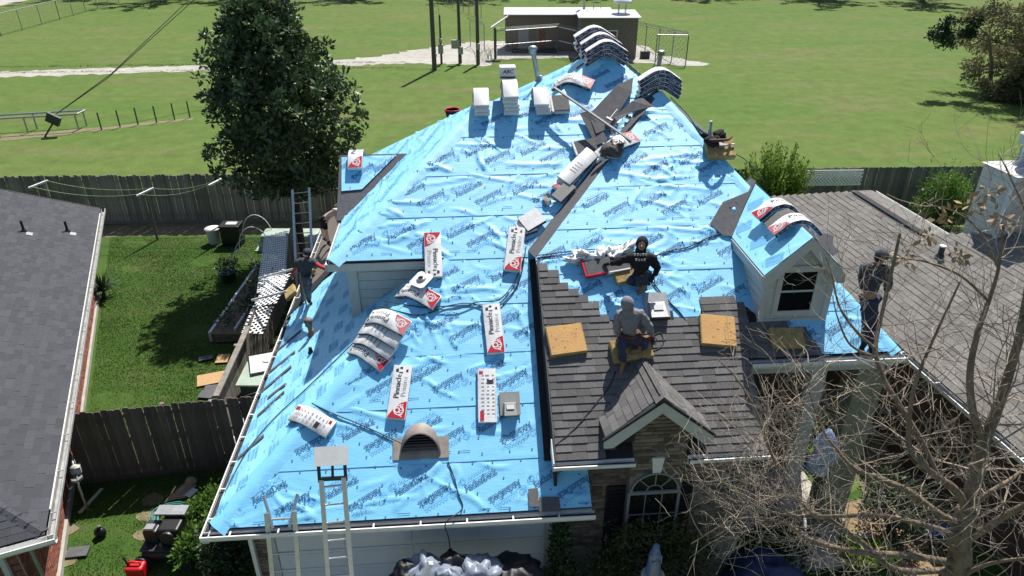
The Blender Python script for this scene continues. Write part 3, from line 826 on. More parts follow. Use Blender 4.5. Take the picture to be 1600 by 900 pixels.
bricks(house, PW3, [(5.64, .9), (5.95, .9), (5.95, 2.6), (5.64, 2.6)], None, 0, seed=7, name="pier_brick")
# garage door of twenty panels
gd = MB(); gd.bb(.82, 5.62, .44, .47, .02, 2.28); gd = gd.build("garage_door", M_DOORW, house)
pb = MB(); pb.box((0, 0, 0), (1.175, .02, .40)); pb.box((0, -.012, 0), (1.0, .012, .27)); pme = pb.mesh("door_panel", M_DOORW)
for i in range(4):
    for j in range(5): inst("door_panel", pme, gd, Matrix.Translation((1.42 + 1.2 * i, .43, .24 + .45 * j)))
b = MB(); b.bb(.70, .82, .40, .455, 0, 2.36); b.bb(5.62, 5.74, .40, .455, 0, 2.36); b.bb(.82, 5.62, .40, .455, 2.28, 2.62); b.build("door_trim", M_TRIM, house)
# arched window
win = MB()
arc = [(WC + WR * cos(a), WS + WR * sin(a)) for a in [pi * i / 16 for i in range(17)]]
win.prism([(x, .385, z) for x, z in [(WC - WR, WB), (WC + WR, WB)] + arc[0:]], (0, .03, 0))
pane = win.build("window_pane", M_GLASS, house)
f = MB()
f.bb(WC - WR - .05, WC - WR, .355, .40, WB - .05, WS); f.bb(WC + WR, WC + WR + .05, .355, .40, WB - .05, WS); f.bb(WC - WR, WC + WR, .355, .40, WB - .05, WB + .02)
f.bb(WC - WR, WC + WR, .35, .385, WS - .05, WS + .02)
f.bb(WC - WR, WC + WR, .36, .385, 1.68, 1.74)
for i in range(16):
    (x0, z0), (x1, z1) = arc[i], arc[i + 1]
    f.bar((x0, .372, z0), (x1, .372, z1), .05, .035)
frm = f.build("window_frame", mat("dull_window_paint", (.20, .21, .22), rough=.6), pane)
f = MB()
for a in (pi / 4, pi / 2, 3 * pi / 4): f.bar((WC + .15 * cos(a), .374, WS + .15 * sin(a)), (WC + WR * cos(a), .374, WS + WR * sin(a)), .02, .018)
for i in range(8):
    a, c = pi * i / 8, pi * (i + 1) / 8
    f.bar((WC + .15 * cos(a), .374, WS + .15 * sin(a)), (WC + .15 * cos(c), .374, WS + .15 * sin(c)), .02, .018)
for x in (-.15, .15): f.bar((WC + x, .374, WB), (WC + x, .374, WS), .018, .018)
f.bar((WC - WR, .374, 2.25), (WC + WR, .374, 2.25), .018, .018); f.bar((WC - WR, .374, 1.2), (WC + WR, .374, 1.2), .018, .018)
f.build("glazing_bar", mat("dull_window_paint", (.20, .21, .22)), pane)
k_ = MB(); k_.prism([(WC - .07, .36, WT), (WC + .07, .36, WT), (WC + .11, .36, 3.58), (WC - .11, .36, 3.58)], (0, .06, 0)); k_.build("keystone", M_WHITE, house)
for (x0, x1) in ((6.74, 7.12), (7.98, 8.34)):
    vy = .575 if x0 < 7 else .575
    sh = MB(); sh.bb(x0, x1, vy, vy + .035, .75, 2.76); sh = sh.build("shutter", M_SHUT, house)
    lb = MB(); lb.box((0, 0, 0), (x1 - x0 - .08, .014, .05), Matrix.Rotation(.5, 3, 'X')); lme = lb.mesh("shutter_louvre", M_SHUT)
    for i in range(22): inst("shutter_louvre", lme, sh, Matrix.Translation(((x0 + x1) / 2, vy - .008, .86 + i * .085)))
# ---- small gable over the window
gz, gh = 4.93, .94; gc = 7.47
def gable_roof(parent, c, v0, v1, half, ze, zr, th, m, name):
    b = MB()
    for sg in (-1, 1):
        b.prism([(c, v0, zr), (c + sg * half, v0, ze), (c + sg * half, v0, ze - th), (c, v0, zr - th)], (0, v1 - v0, 0))
    return b.build(name, m, parent)
b = MB()
for sg in (-1, 1):    # slopes meet the main slope behind
    e = V((gc + sg * .90, .26, 4.18)); e2 = V((gc + sg * .90, 1.0, 4.10)); r1_ = V((gc, .26, gz)); r2_ = V((gc, 1.76, gz - .20))
    b.add([e, r1_, r2_, e2, e - V((0, 0, .08)), r1_ - V((0, 0, .08)), r2_ - V((0, 0, .3)), e2 - V((0, 0, .3))], [(0, 1, 2, 3), (4, 7, 6, 5), (0, 4, 5, 1), (1, 5, 6, 2), (2, 6, 7, 3), (3, 7, 4, 0)])
gab = b.build("gable_roof", M_SHB, house)
sg_ = (gz - 4.18) / .90; kg = sqrt(1 + sg_ * sg_)
for sgn in (-1, 1):
    pg = Plane(house, (gc + sgn * .90, 0, 4.18 + .035), (0, sgn, -.133 * sgn), (-sgn, 0, sg_))
    s0 = .26 * (1 if sgn > 0 else -1)
    S = lambda v: v if sgn > 0 else -v
    poly = [(S(.25), 0), (S(1.0), 0), (S(1.76), .88 * kg), (S(.25), .88 * kg)]
    shingles(gab, pg, poly, .152, .24, M_SH, 60, (.008, .014), seed=8 + sgn, name="gable_shingle")
b = MB(); rm = MB(); rm.prism([(-.13, 0, -.13 * sg_ + .012), (0, 0, .02), (.13, 0, -.13 * sg_ + .012), (.13, 0, -.13 * sg_), (0, 0, .0), (-.13, 0, -.13 * sg_)], (0, .22, 0))
rme = rm.mesh("ridge_cap", M_RIDGE)
for i in range(9): inst("ridge_cap", rme, gab, Matrix.Translation((gc, .24 + i * .175, gz + .03 - i * .023)) @ Matrix.Rotation(-.09, 4, 'X'))
for sgn in (-1, 1):
    b = MB(); b.prism([(gc, .225, gz - .05), (gc + sgn * .93, .225, 4.18 - .06), (gc + sgn * .93, .225, 4.18 - .20), (gc + sgn * .77, .225, 4.18 - .20), (gc, .225, gz - .27)], (0, .035, 0)); b.build("rake_board", M_TRIM, house)
    b = MB(); b.prism([(gc, .215, gz + .02), (gc + sgn * .96, .215, 4.18 - .02), (gc + sgn * .96, .215, 4.18 - .065), (gc, .215, gz - .045)], (0, .05, 0)); b.build("drip_edge", M_FELTD, house)
b = MB(); b.prism([(7.09, .41, 3.6), (8.04, .41, 3.6), (8.04, .41, 4.25), (7.47, .41, 4.86), (7.09, .41, 4.45)], (0, .2, 0)); b.build("gable_wall", M_MORT, house)
b = MB(); b.prism([(6.62, .36, 3.98), (7.09, .36, 3.98), (7.09, .36, 4.2)], (0, .6, 0)); b.prism([(8.32, .36, 3.98), (8.04, .36, 3.98), (8.04, .36, 4.2)], (0, .6, 0)); b.build("flashing", M_FELTD, house)

# ---- roof dormer
dU0, dU1, dC, dV = 9.80, 11.10, 10.43, 2.28
zE, zP = 6.16, 6.86
b = MB(); b.prism([(dU0, dV, 4.95), (dU1, dV, 4.95), (dU1, dV, zE - .05), (dC, dV, zP - .12), (dU0, dV, zE - .05)], (0, 2.2, 0))
dorm = b.build("dormer", M_SIDING, house)
# siding boards on the left wall and around the window
b = MB()
for i in range(6):
    z = 5.2 + i * .16
    b.bb(dU0 - .012, dU0, dV, dV + 1.9, z, z + .15)
b.build("siding_board", M_SIDING, dorm)
b = MB(); b.bb(dU0 - .02, dU0 + .10, dV - .02, dV, 5.0, zE - .04); b.bb(dU1 - .10, dU1 + .02, dV - .02, dV, 5.0, zE - .04)
b.bb(dU0 - .02, dU1 + .02, dV - .022, dV - .002, 4.98, 5.12); b.build("corner_board", M_TRIM, dorm)
b = MB(); b.bb(10.12, 10.75, dV - .012, dV + .01, 5.29, 6.10); dp = b.build("window_pane", M_GLASS, dorm)
b = MB(); b.bb(10.02, 10.12, dV - .035, dV, 5.2, 6.2); b.bb(10.75, 10.85, dV - .035, dV, 5.2, 6.2); b.bb(10.12, 10.75, dV - .035, dV, 6.10, 6.22); b.bb(10.12, 10.75, dV - .035, dV, 5.19, 5.29); b.build("window_frame", M_TRIM, dp)
b = MB(); b.bb(10.12, 10.75, dV - .024, dV - .012, 5.68, 5.72); b.build("glazing_bar", M_TRIM, dp)
sd = (zP - 6.13) / .745; kd = sqrt(1 + sd * sd)
dRo = {}
for sgn in (-1, 1):
    ue = dC + sgn * .745
    # slope plane: s runs back along the ridge, t up to it
    vb_e = (6.13 - ZB) / SB; vb_r = (zP - ZB) / SB
    b = MB(); e0, e1, r1_, r0_ = V((ue, dV - .16, 6.13)), V((ue, vb_e + .02, 6.13)), V((dC, vb_r + .02, zP)), V((dC, dV - .16, zP))
    dn = V((0, 0, -.09))
    b.add([e0, e1, r1_, r0_] + [p + dn for p in (e0, e1, r1_, r0_)], [(0, 1, 2, 3), (4, 7, 6, 5), (0, 4, 5, 1), (1, 5, 6, 2), (2, 6, 7, 3), (3, 7, 4, 0)])
    b.build("dormer_slope", M_TRIM, dorm)
    pd_ = Plane(house, (ue, 0, 6.13), (0, 1 if sgn > 0 else -1, 0), (-sgn, 0, sd))
    S = (lambda v: v) if sgn > 0 else (lambda v: -v)
    sheets(dorm, pd_, [(S(dV - .17), 0), (S(vb_e + .05), 0), (S(vb_r - .1), .745 * kd), (S(dV - .17), .745 * kd)], 1.2, M_MEMB2, seed=51 + sgn, kind="block" , tilt=radians(60), base=.004, amp=.35, ink=M_INK2)
    b = MB(); b.prism([(dC, dV - .19, zP - .02), (ue + sgn * .02, dV - .19, 6.11), (ue + sgn * .02, dV - .19, 5.93), (ue - sgn * .12, dV - .19, 5.93), (dC, dV - .19, zP - .24)], (0, .03, 0)); b.build("rake_board", M_TRIM, dorm)
    b = MB(); b.bb(ue - .015 + sgn * .015, ue + .015 + sgn * .015, dV - .16, vb_e - .1, 5.95, 6.11); b.build("eave_board", M_TRIM, dorm)
    # loose felt where the dormer meets the roof
    pd_w = pd_
    fpoly = [(S(vb_e - .04), -.02), (S(vb_e + .30), -.02), (S(vb_r + .20), .76 * kd), (S(vb_r - .12), .76 * kd)]
    slab(dorm, "valley_felt", pd_, fpoly, M_FELT, .012, .04)
    b = MB(); hh = .03
    if sgn < 0:
        q = [PB.pst(*p) for p in ((1108, 352), (1128, 318), (1172, 300), (1184, 296), (1160, 360), (1148, 372), (1128, 370))]
    else:
        q = [PB.pst(*p) for p in ((1215, 318), (1262, 345), (1263, 362), (1300, 370), (1300, 385), (1310, 395), (1300, 402), (1270, 372), (1225, 330))]
    slab(dorm, "valley_felt", PB, q, M_FELT, .012, .055)

# ---- porch
b = MB(); b.bb(11.72, 12.30, 1.76, 2.26, .0, 4.24); b.bb(11.66, 12.36, 1.72, 2.32, 0, .25)
mcol = mat("olive_column_paint", (0.25, 0.245, 0.165), rough=0.75, var=0.2, scale=3)
bev(b.build("porch_column", mcol, house), .015)
b = MB(); b.bb(10.95, 11.25, 2.0, 2.2, 0, 4.24); b.build("porch_column", M_TRIM, house, label="white fluted porch column half hidden by twigs")
b = MB(); b.bb(9.42, 12.2, .7, 3.6, 0, .12); b.build("porch_floor", M_CONC, house)
b = MB(); b.bb(9.9, 10.9, 3.55, 3.6, .12, 2.3); b.build("front_door", mat("red_brown_door", (.12, .035, .022), rough=.5), house)

# ---- roof fittings fixed to the house
def pipe(px_, py_, pl, L, r, cap=True, tiltv=0.0, name="vent_pipe", m=M_GALV, lab=None, lean=V((0, 0, 0))):
    P = wmat(house).inverted() @ pl.px(px_, py_)
    b = MB(); top = P + V((0, 0, L)) + lean
    b.cyl(P - V((0, 0, .1)), top, r, n=12)
    b.lathe([(r * 2.2, .0), (r * 1.5, .06), (r * 1.1, .14)], P + V((0, 0, .02)), 12)
    if cap:
        b.lathe([(r * 1.1, -.10), (r * 1.6, -.09), (r * 1.6, -.01), (r * 1.9, .0), (r * 1.9, .05), (r * 1.3, .09), (.01, .10)], top, 14)
    o = b.build(name, m, house, label=lab)
    return o
pipe(843, 128, PC, .78, .06, True, lab="leaning silver vent pipe at the left hip", lean=V((-.18, .05, 0)))
pipe(1024, 128, PCr, 1.12, .085, True, lab="thick silver vent pipe behind the right ridge", lean=V((.12, 0, 0)))
pipe(1108, 212, PB, .32, .035, False)
pipe(488, 525, PE, .36, .05, True, lab="rusty brown vent pipe on the lower left slope", m=mat("brown_pipe", (.17, .11, .09), rough=.6), lean=V((-.04, 0, 0)))
pipe(486, 553, PE, .10, .03, False, m=M_BLACK)
# half round louvred vent
Mi = wmat(house).inverted()
LV = PA.fr(657, 716, 0)
lo = Mi @ LV.translation
b = MB(); n = 18; R0 = .36; D = .62
def hv(a, v, rr, z0=0): return V((lo.x + rr * cos(a), lo.y + v + .30 * rr * sin(a) * (1 - v / .62), lo.z + .02 + rr * (1.26 - .3 * v / .62) * sin(a)))
ang = [pi * i / n for i in range(n + 1)]
vs = [hv(a, 0, R0) for a in ang] + [hv(a, D, R0 * .96) - V((0, 0, .0)) for a in ang] + [hv(a, 0, R0 - .02) for a in ang] + [hv(a, D, R0 * .96 - .02) for a in ang]
fs = []
for i in range(n):
    fs += [(i, i + 1, n + 2 + i, n + 1 + i), (2 * n + 2 + i, 3 * n + 3 + i, 3 * n + 4 + i, 2 * n + 3 + i), (i, 2 * n + 2 + i, 2 * n + 3 + i, i + 1)]
b.add(vs, fs, True)
mv = mat("tan_metal", (.33, .285, .25), rough=.6, var=.3, scale=6, bump=.15)
lv = b.build("louvred_vent", mv, house, label="half round louvred roof vent on the garage slope")
b = MB(); c_ = PA.st(lo); b.prism([PA.at(c_[0] - .47, c_[1] - .02, .03), PA.at(c_[0] + .50, c_[1] - .02, .03), PA.at(c_[0] + .50, c_[1] + .36, .03), PA.at(c_[0] - .47, c_[1] + .36, .03)], PA.n * .012); b.build("vent_flange", mv, lv)
b = MB(); b.prism([hv(a, .14, R0 - .02) for a in ang], (0, .01, 0)); b.build("vent_back", M_BLACK, lv)
sl_ = MB(); sl_.box((0, 0, 0), (1, .07, .006), Matrix.Rotation(-.6, 3, 'X')); sme = sl_.mesh("louvre", mat("dark_bronze", (.15, .12, .105), rough=.6))
for i in range(8):
    z = .03 + i * .05; wdt = 2 * sqrt(max(.001, (R0 - .03) ** 2 - (z / 1.22) ** 2))
    inst("louvre", sme, lv, Matrix.Translation((lo.x, lo.y + .06 + z * .25, lo.z + .03 + z)) @ Matrix.Diagonal((wdt, 1, 1, 1)))
# square box vents
def box_vent(px_, py_, pl, m, w=.27, lab=None):
    F_ = Mi @ pl.fr(px_, py_)
    b = MB(); b.box((0, .1, .05), (w + .10, w + .16, .016)); o = b.build("box_vent", M_GALV if m is None else m, house, M=F_, label=lab)
    h = MB(); h.add([(-w / 2, -w / 2, .03), (w / 2, -w / 2, .03), (w / 2, w / 2, .03), (-w / 2, w / 2, .03), (-w / 2 + .02, -w / 2 - .02, .17), (w / 2 - .02, -w / 2 - .02, .17), (w / 2 - .04, w / 2 - .06, .13), (-w / 2 + .04, w / 2 - .06, .13)],
        [(4, 5, 6, 7), (1, 2, 6, 5), (3, 0, 4, 7), (2, 3, 7, 6)]); h.add([(-w / 2 + .01, -w / 2 - .005, .03), (w / 2 - .01, -w / 2 - .005, .03), (w / 2 - .03, -w / 2 - .01, .15), (-w / 2 + .03, -w / 2 - .01, .15)], [(0, 1, 2, 3)])
    h.build("vent_hood", m or M_GALV, o)
    h = MB(); h.box((0, 0, .165), (w * .5, w * .3, .01)); h.build("vent_lid", M_WHITE, o)
    return o
mg = mat("grey_vent_metal", (.27, .28, .27), rough=.55, var=.2, scale=6)
box_vent(797, 640, PA, mg, lab="small grey box vent beside the white bundle")
box_vent(1026, 486, PB, M_GALV, .36, lab="light box vent above the top shingle row")
b = MB(); F_ = Mi @ PB.fr(1022, 496); b.box((0, 0, .03), (.72, .2, .02)); b.build("vent_flashing", M_FELTD, house, M=F_)
# felts and drips along the bottom right of the garage slope
q = [PA.pst(*p) for p in ((842, 800), (876, 800), (873, 777), (842, 777))]
slab(house, "eave_felt", PA, q, M_FELT, .012, .05)
q = [PA.pst(*p) for p in ((826, 792), (842, 792), (840, 763), (825, 765))]
slab(house, "eave_felt", PA, q, M_SH, .012, .05)
# grey strips on the left slope
b = MB(); b.prism([PE.at(*eb[0], .03), PE.at(*eb[1], .03), PE.at(*eb[2], .03), PE.at(*PE.pst(545, 400), .03), PE.at(*PE.pst(520, 408), .03), PE.at(*PE.pst(505, 430), .03), PE.at(*PE.pst(472, 462), .03)], PE.n * .01)
b.build("old_felt_edge", M_FELTD, house)
# ------------------------------------------------------------------ ground
def groundmat(name, c1, c2, c3, s1=.09, s2=1.6, stripe=0.0, bump=.5):
    m = bpy.data.materials.new(name); m.use_nodes = True
    N = m.node_tree.nodes; L = m.node_tree.links; b = N["Principled BSDF"]
    b.inputs["Roughness"].default_value = .95; b.inputs["Specular IOR Level"].default_value = .15
    tc = N.new("ShaderNodeTexCoord")
    def nz(sc, det, sx=1, sy=1, rough=.65):
        mp = N.new("ShaderNodeMapping"); mp.inputs["Scale"].default_value = (sx, sy, 1); L.new(tc.outputs["Object"], mp.inputs[0])
        n = N.new("ShaderNodeTexNoise"); n.inputs["Scale"].default_value = sc; n.inputs["Detail"].default_value = det; n.inputs["Roughness"].default_value = rough
        L.new(mp.outputs[0], n.inputs["Vector"]); return n.outputs[0]
    def mix(f, a, c, lo, hi):
        r = N.new("ShaderNodeMapRange"); r.inputs[1].default_value = lo; r.inputs[2].default_value = hi; L.new(f, r.inputs[0])
        x = N.new("ShaderNodeMix"); x.data_type = 'RGBA'; L.new(r.outputs[0], x.inputs[0])
        for i, v in ((6, a), (7, c)):
            if hasattr(v, "links") or not hasattr(v, "__len__"): L.new(v, x.inputs[i])
            else: x.inputs[i].default_value = (*v, 1)
        return x.outputs[2]
    a = mix(nz(s1, 6, .45, 1), c1, c2, .38, .62)
    a = mix(nz(s1 * 5, 6, .35, 1), a, c3, .50, .74)
    a = mix(nz(s1 * 9, 5, .12, 1), a, c1, .5, .85)
    sc = N.new("ShaderNodeMapRange"); sc.inputs[1].default_value = .25; sc.inputs[2].default_value = .75; sc.inputs[3].default_value = .66; sc.inputs[4].default_value = 1.3
    L.new(nz(s2, 8, rough=.8), sc.inputs[0])
    v = N.new("ShaderNodeVectorMath"); v.operation = 'SCALE'; L.new(a, v.inputs[0]); L.new(sc.outputs[0], v.inputs["Scale"])
    L.new(v.outputs[0], b.inputs["Base Color"])
    bp = N.new("ShaderNodeBump"); bp.inputs["Strength"].default_value = bump; bp.inputs["Distance"].default_value = .06
    L.new(nz(s2 * 7, 5, rough=.75), bp.inputs["Height"]); L.new(bp.outputs[0], b.inputs["Normal"])
    return m
M_FIELD = groundmat("field_grass", (0.100, 0.143, 0.035), (0.076, 0.136, 0.026), (0.142, 0.140, 0.058), .06, .9)
M_LAWN = groundmat("lawn_grass", (0.056, 0.108, 0.021), (0.043, 0.092, 0.016), (0.095, 0.110, 0.038), .35, 4.0)
M_DIRT = groundmat("bare_dirt", (0.22, 0.185, 0.12), (0.19, 0.17, 0.10), (0.14, 0.14, 0.06), .8, 5.0)
M_MULCH = groundmat("leaf_litter", (0.32, 0.225, 0.135), (0.27, 0.19, 0.11), (0.19, 0.15, 0.08), .9, 7.0)
M_GRAVEL = groundmat("pale_gravel", (0.42, 0.405, 0.375), (0.36, 0.345, 0.31), (0.26, 0.25, 0.20), .4, 2.5)
def sheet(name, pts, z, m, kind="structure", edge=0.0, seed=1):
    """flat polygon; the outline is roughened by edge"""
    P = []; n = len(pts); r = random.Random(seed)
    for i in range(n):
        a, c = V((pts[i][0], pts[i][1], z)), V((pts[(i + 1) % n][0], pts[(i + 1) % n][1], z))
        k = max(1, int((c - a).length / .5)) if edge else 1
        for j in range(k):
            p = a.lerp(c, j / k)
            if edge: p += V((r.uniform(-edge, edge), r.uniform(-edge, edge), 0))
            P.append(p)
    bm = bmesh.new(); f = bm.faces.new([bm.verts.new(p) for p in P]); f.normal_update()
    if f.normal.z < 0: f.normal_flip()
    bmesh.ops.triangulate(bm, faces=[f]); me = bpy.data.meshes.new(name); bm.to_mesh(me); bm.free(); me.materials.append(m)
    o = bpy.data.objects.new(name, me); link(o); o["kind"] = kind
    return o
def g2(x, y, z=0): p = atz(x, y, z); return (p.x, p.y)
sheet("ground", [(-900, -30), (900, -30), (900, 1500), (-900, 1500)], 0, M_FIELD)
sheet("lawn", [(-24, 4), (-4.9, 4), (-4.9, 26.9), (-24, 26.3)], .004, M_LAWN)
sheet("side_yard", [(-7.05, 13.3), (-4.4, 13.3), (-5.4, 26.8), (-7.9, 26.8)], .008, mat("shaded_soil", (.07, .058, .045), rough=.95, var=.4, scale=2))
sheet("planting_bed", [(-21, 26.3), (-4, 27.0), (-4, 28.2), (-21, 27.6)], .012, M_DIRT, edge=.1)
sheet("gravel_track", [g2(-400, 126), g2(0, 121), g2(200, 114.5), g2(330, 109.5), g2(530, 102.5), g2(640, 99), g2(700, 100), g2(760, 103), g2(770, 93), g2(900, 90), g2(1000, 97), g2(1060, 103), g2(1090, 103), g2(1110, 101), g2(1040, 87), g2(1000, 70), g2(900, 66), g2(760, 64), g2(700, 70), g2(640, 80), g2(590, 88), g2(530, 93.5), g2(330, 101.5), g2(200, 105.5), g2(0, 112), g2(-400, 118)], .004, M_GRAVEL, edge=.38)
sheet("side_road", [g2(-60, 22), g2(0, 9), g2(50, -1), g2(60, -8), g2(30, -12), g2(-150, -6)], .006, M_CONC)
sheet("driveway", [(-5, -5), (1.6, -5), (1.2, 8.8), (-4.3, 8.6)], .004, M_CONC)
sheet("front_lawn", [(1.7, -5), (30, -5), (30, 9), (8, 12.4), (3, 9.4)], .004, M_LAWN, edge=.1)
sheet("side_path", [g2(1325, 790), g2(1372, 770), g2(1490, 830), g2(1540, 960), g2(1440, 960), g2(1400, 880), g2(1350, 850), g2(1322, 828)], .010, M_MULCH, edge=.08)
sheet("side_passage", [(8.2, 11.5), (10.2, 10.5), (9.5, 22), (7.6, 22)], .008, M_DIRT, edge=.1)
for i, (px_, py_, r_) in enumerate(((232, 805, .26), (226, 835, .22), (236, 781, .24), (100, 830, .3), (98, 875, .34))):
    c = atz(px_, py_); sheet("worn_patch", [(c.x + r_ * cos(a) * rnd.uniform(.75, 1.2), c.y + r_ * .8 * sin(a) * rnd.uniform(.75, 1.2)) for a in [i_ * pi / 8 for i_ in range(16)]], .012 + .002 * i, M_DIRT)
for pl_ in ([g2(0, 221), g2(120, 208), g2(300, 187), g2(300, 184), g2(160, 199), g2(0, 212)],):
    sheet("worn_strip", pl_, .008, M_DIRT, edge=.15)
# blades
def blades(name, region, n, h, m, seed, thin=None, z=.0):
    r = random.Random(seed); b = MB(); x0, x1, y0, y1 = region; k = 0
    while k < n:
        x, y = r.uniform(x0, x1), r.uniform(y0, y1)
        if thin and not thin(x, y): k += .2; continue
        d = noise.noise(V((x * .6, y * .6, seed))) 
        if d < -.35 and r.random() < .6: k += .3; continue
        a = r.uniform(0, 2 * pi); hh = h * r.uniform(.5, 1.25) * (1 + .5 * d); w = (.006 + .008 * r.random()) * max(1, h / .06)
        dx, dy = cos(a) * w, sin(a) * w; lx, ly = r.uniform(-.6, .6) * hh, r.uniform(-.6, .6) * hh
        b.add([(x - dx, y - dy, z), (x + dx, y + dy, z), (x + lx, y + ly, z + hh)], [(0, 1, 2)]); k += 1
    return tag(b.build(name, m), None, None, None, "stuff")
M_BLADE = mat("grass_blade", (0.060, 0.122, 0.022), rough=.75, col2=(0.090, 0.132, 0.036), scale=.8, isl=.45, trans=.15)
def lawn_ok(x, y):
    if x > -7.1 and y > 13.2: return False
    u = (V((x, y, 0)) - V((-7.65, 8.3, 0))); a = radians(23.97)
    return u.x * cos(a) + u.y * sin(a) > -.6
o = blades("grass", (-20, -5.0, 8.6, 26.4), 170000, .038, M_BLADE, 5, lawn_ok)
o = blades("grass", (4.5, 9.5, 7.0, 11.5), 9000, .10, M_BLADE, 6, lambda x, y: noise.noise(V((x * .8, y * .8, 2))) > -.05 and y < 9.9 + (x - 6) * .4)

M_TUFT = mat("field_blade", (0.085, 0.118, 0.028), rough=.8, col2=(0.135, 0.125, 0.05), scale=.12, isl=.35, trans=.15)
blades("track_weeds", (-45, -9, 56.5, 64), 6000, .10, M_TUFT, 10, lambda x, y: .85 < abs(y - 60.35 - (x + 25) * .065) < 1.5)
# ------------------------------------------------------------------ leaves, trees
def leaf(b, p, d, up, L, w):
    s_ = d.cross(up); s_ = s_.normalized() if s_.length > 1e-5 else V((1, 0, 0))
    b.add([p, p + d * L * .5 + s_ * w, p + d * L, p + d * L * .5 - s_ * w], [(0, 1, 2, 3)])
def rdir(r):
    z = r.uniform(-1, 1); a = r.uniform(0, 2 * pi); q = sqrt(1 - z * z); return V((q * cos(a), q * sin(a), z))
def clump(b, c, R, n, L, r, up=.35, shell=.55):
    for _ in range(n):
        d = rdir(r); rr = (shell + (1 - shell) * r.random()) ; p = V((c.x + d.x * R[0] * rr, c.y + d.y * R[1] * rr, c.z + d.z * R[2] * rr))
        q = (d + rdir(r) * .9 + V((0, 0, up))).normalized(); l = L * r.uniform(.6, 1.3)
        leaf(b, p, q, rdir(r), l, l * .24)
def trunk_mesh(parent, pts, r0, r1, m, name="trunk", n=9):
    b = MB(); b.tube(pts, r0, n, r1); return b.build(name, m, parent)
def bezier(pts, k=5):
    """smooth curve through points (catmull-rom)"""
    P = [V(p) for p in pts]; Q = [P[0]] + P + [P[-1]]; out = []
    for i in range(1, len(Q) - 2):
        for j in range(k):
            t = j / k; a, b_, c, d = Q[i - 1], Q[i], Q[i + 1], Q[i + 2]
            out.append(.5 * ((2 * b_) + (c - a) * t + (2 * a - 5 * b_ + 4 * c - d) * t * t + (3 * b_ - a - 3 * c + d) * t ** 3))
    out.append(P[-1]); return out
# magnolia behind the left yard
MG = V((-8.0, 24.2, 0))
mag = thing("magnolia_tree", "large dark glossy evergreen tree standing before the board fence", "tree", MG)
r = random.Random(4)
trunk_mesh(mag, [(0, 0, 0), (.05, 0, 1.2), (.1, .05, 2.6), (.2, 0, 5), (.35, 0, 8.4)], .24, .05, M_TRUNK)
b = MB()
for i in range(26):
    z = 2.4 + i * .23; a = i * 2.4; L_ = 2.6 * (1 - abs(z - 4.6) / 6.5)
    b.tube(bezier([(.1, 0, z), (.1 + cos(a) * L_ * .5, sin(a) * L_ * .5, z + .35), (.1 + cos(a) * L_, sin(a) * L_, z + .5)], 3), .055, 5, .015)
b.build("limb", M_TRUNK, mag, kind="stuff")
# outline of the crown: (height, left edge, right edge) relative to the trunk
prof = [(3.0, -1.0, 1.5), (3.4, -1.9, 2.2), (4.0, -2.4, 2.5), (4.8, -2.35, 2.85), (5.5, -2.4, 2.85), (6.2, -2.3, 2.6), (6.9, -2.2, 2.2), (7.6, -2.0, 1.8), (8.2, -1.75, 1.4), (8.8, -1.4, 1.0), (9.2, -.9, .5)]
def crown_at(z):
    for (za, la, ra), (zb, lb, rb) in zip(prof, prof[1:]):
        if za <= z <= zb:
            t = (z - za) / (zb - za); return la + (lb - la) * t, ra + (rb - ra) * t
    return -.3, .3
b = MB()
for i in range(360):
    z = 3.05 + 6.05 * r.random(); l, q = crown_at(z); cx, hw = (l + q) / 2, (q - l) / 2
    a = r.uniform(0, 2 * pi); rad = (.50 + .48 * r.random()) if i % 5 else r.random() * .6
    R_ = r.choice((.22, .3, .36, .5))
    clump(b, V((cx + cos(a) * (hw - .2) * rad, sin(a) * (hw * .95) * rad, z)), (R_, R_, R_ * .75), 74, .21, r, .3, .35)
for i in range(95):     # sprays that break the outline
    z = 3.0 + 6.1 * r.random(); l, q = crown_at(z); cx, hw = (l + q) / 2, (q - l) / 2; a = r.uniform(0, 2 * pi)
    R_ = r.uniform(.15, .26); clump(b, V((cx + cos(a) * (hw + .08), sin(a) * (hw + .08), z + r.uniform(0, .2))), (R_, R_, R_), 26, .20, r, .5, .1)
b.build("crown", M_LEAFM, mag)
# shrub by the left end of the fence that the gaps show: banana-like plant
def shrub(name, lab, c, R, n, m, size=.09, seed=1, cl=14, stem=True, cat="shrub", group=None, sprouts=0, stemm=None):
    t = thing(name, lab, cat, V(c), group); r = random.Random(seed)
    if stem:
        b = MB()
        for i in range(7):
            a = r.uniform(0, 2 * pi); b.tube(bezier([(0, 0, 0), (cos(a) * R[0] * .3, sin(a) * R[1] * .3, R[2] * .8), (cos(a) * R[0] * .6, sin(a) * R[1] * .6, R[2] * 1.4)], 3), .03, 5, .008)
        b.build("stem", stemm or M_TRUNK, t, kind="stuff")
    b = MB()
    for i in range(cl):
        d = rdir(r); k = .3 + .62 * r.random(); q = r.uniform(.28, .46)
        clump(b, V((d.x * R[0] * k, d.y * R[1] * k, R[2] + d.z * R[2] * k)), (R[0] * q, R[1] * q, R[2] * q), n // cl, size, r, .3, .3)
    for i in range(sprouts):
        a = r.uniform(0, 2 * pi); k = r.random() * .8; base = V((cos(a) * R[0] * k, sin(a) * R[1] * k, R[2] * 1.5)); top = base + V((r.uniform(-.2, .2), r.uniform(-.2, .2), r.uniform(.5, 1.25)))
        for j in range(16): leaf(b, base.lerp(top, j / 16), (rdir(r) + V((0, 0, .8))).normalized(), rdir(r), size * r.uniform(.6, 1.1), size * .2)
    b.build("foliage", m, t); return t
shrub("round_shrub", "rounded green shrub with upright sprouts before the right fence", (18.0, 27.6, 0), (1.3, 1.05, 1.2), 9500, M_LEAFG, .10, 3, 40, sprouts=26)
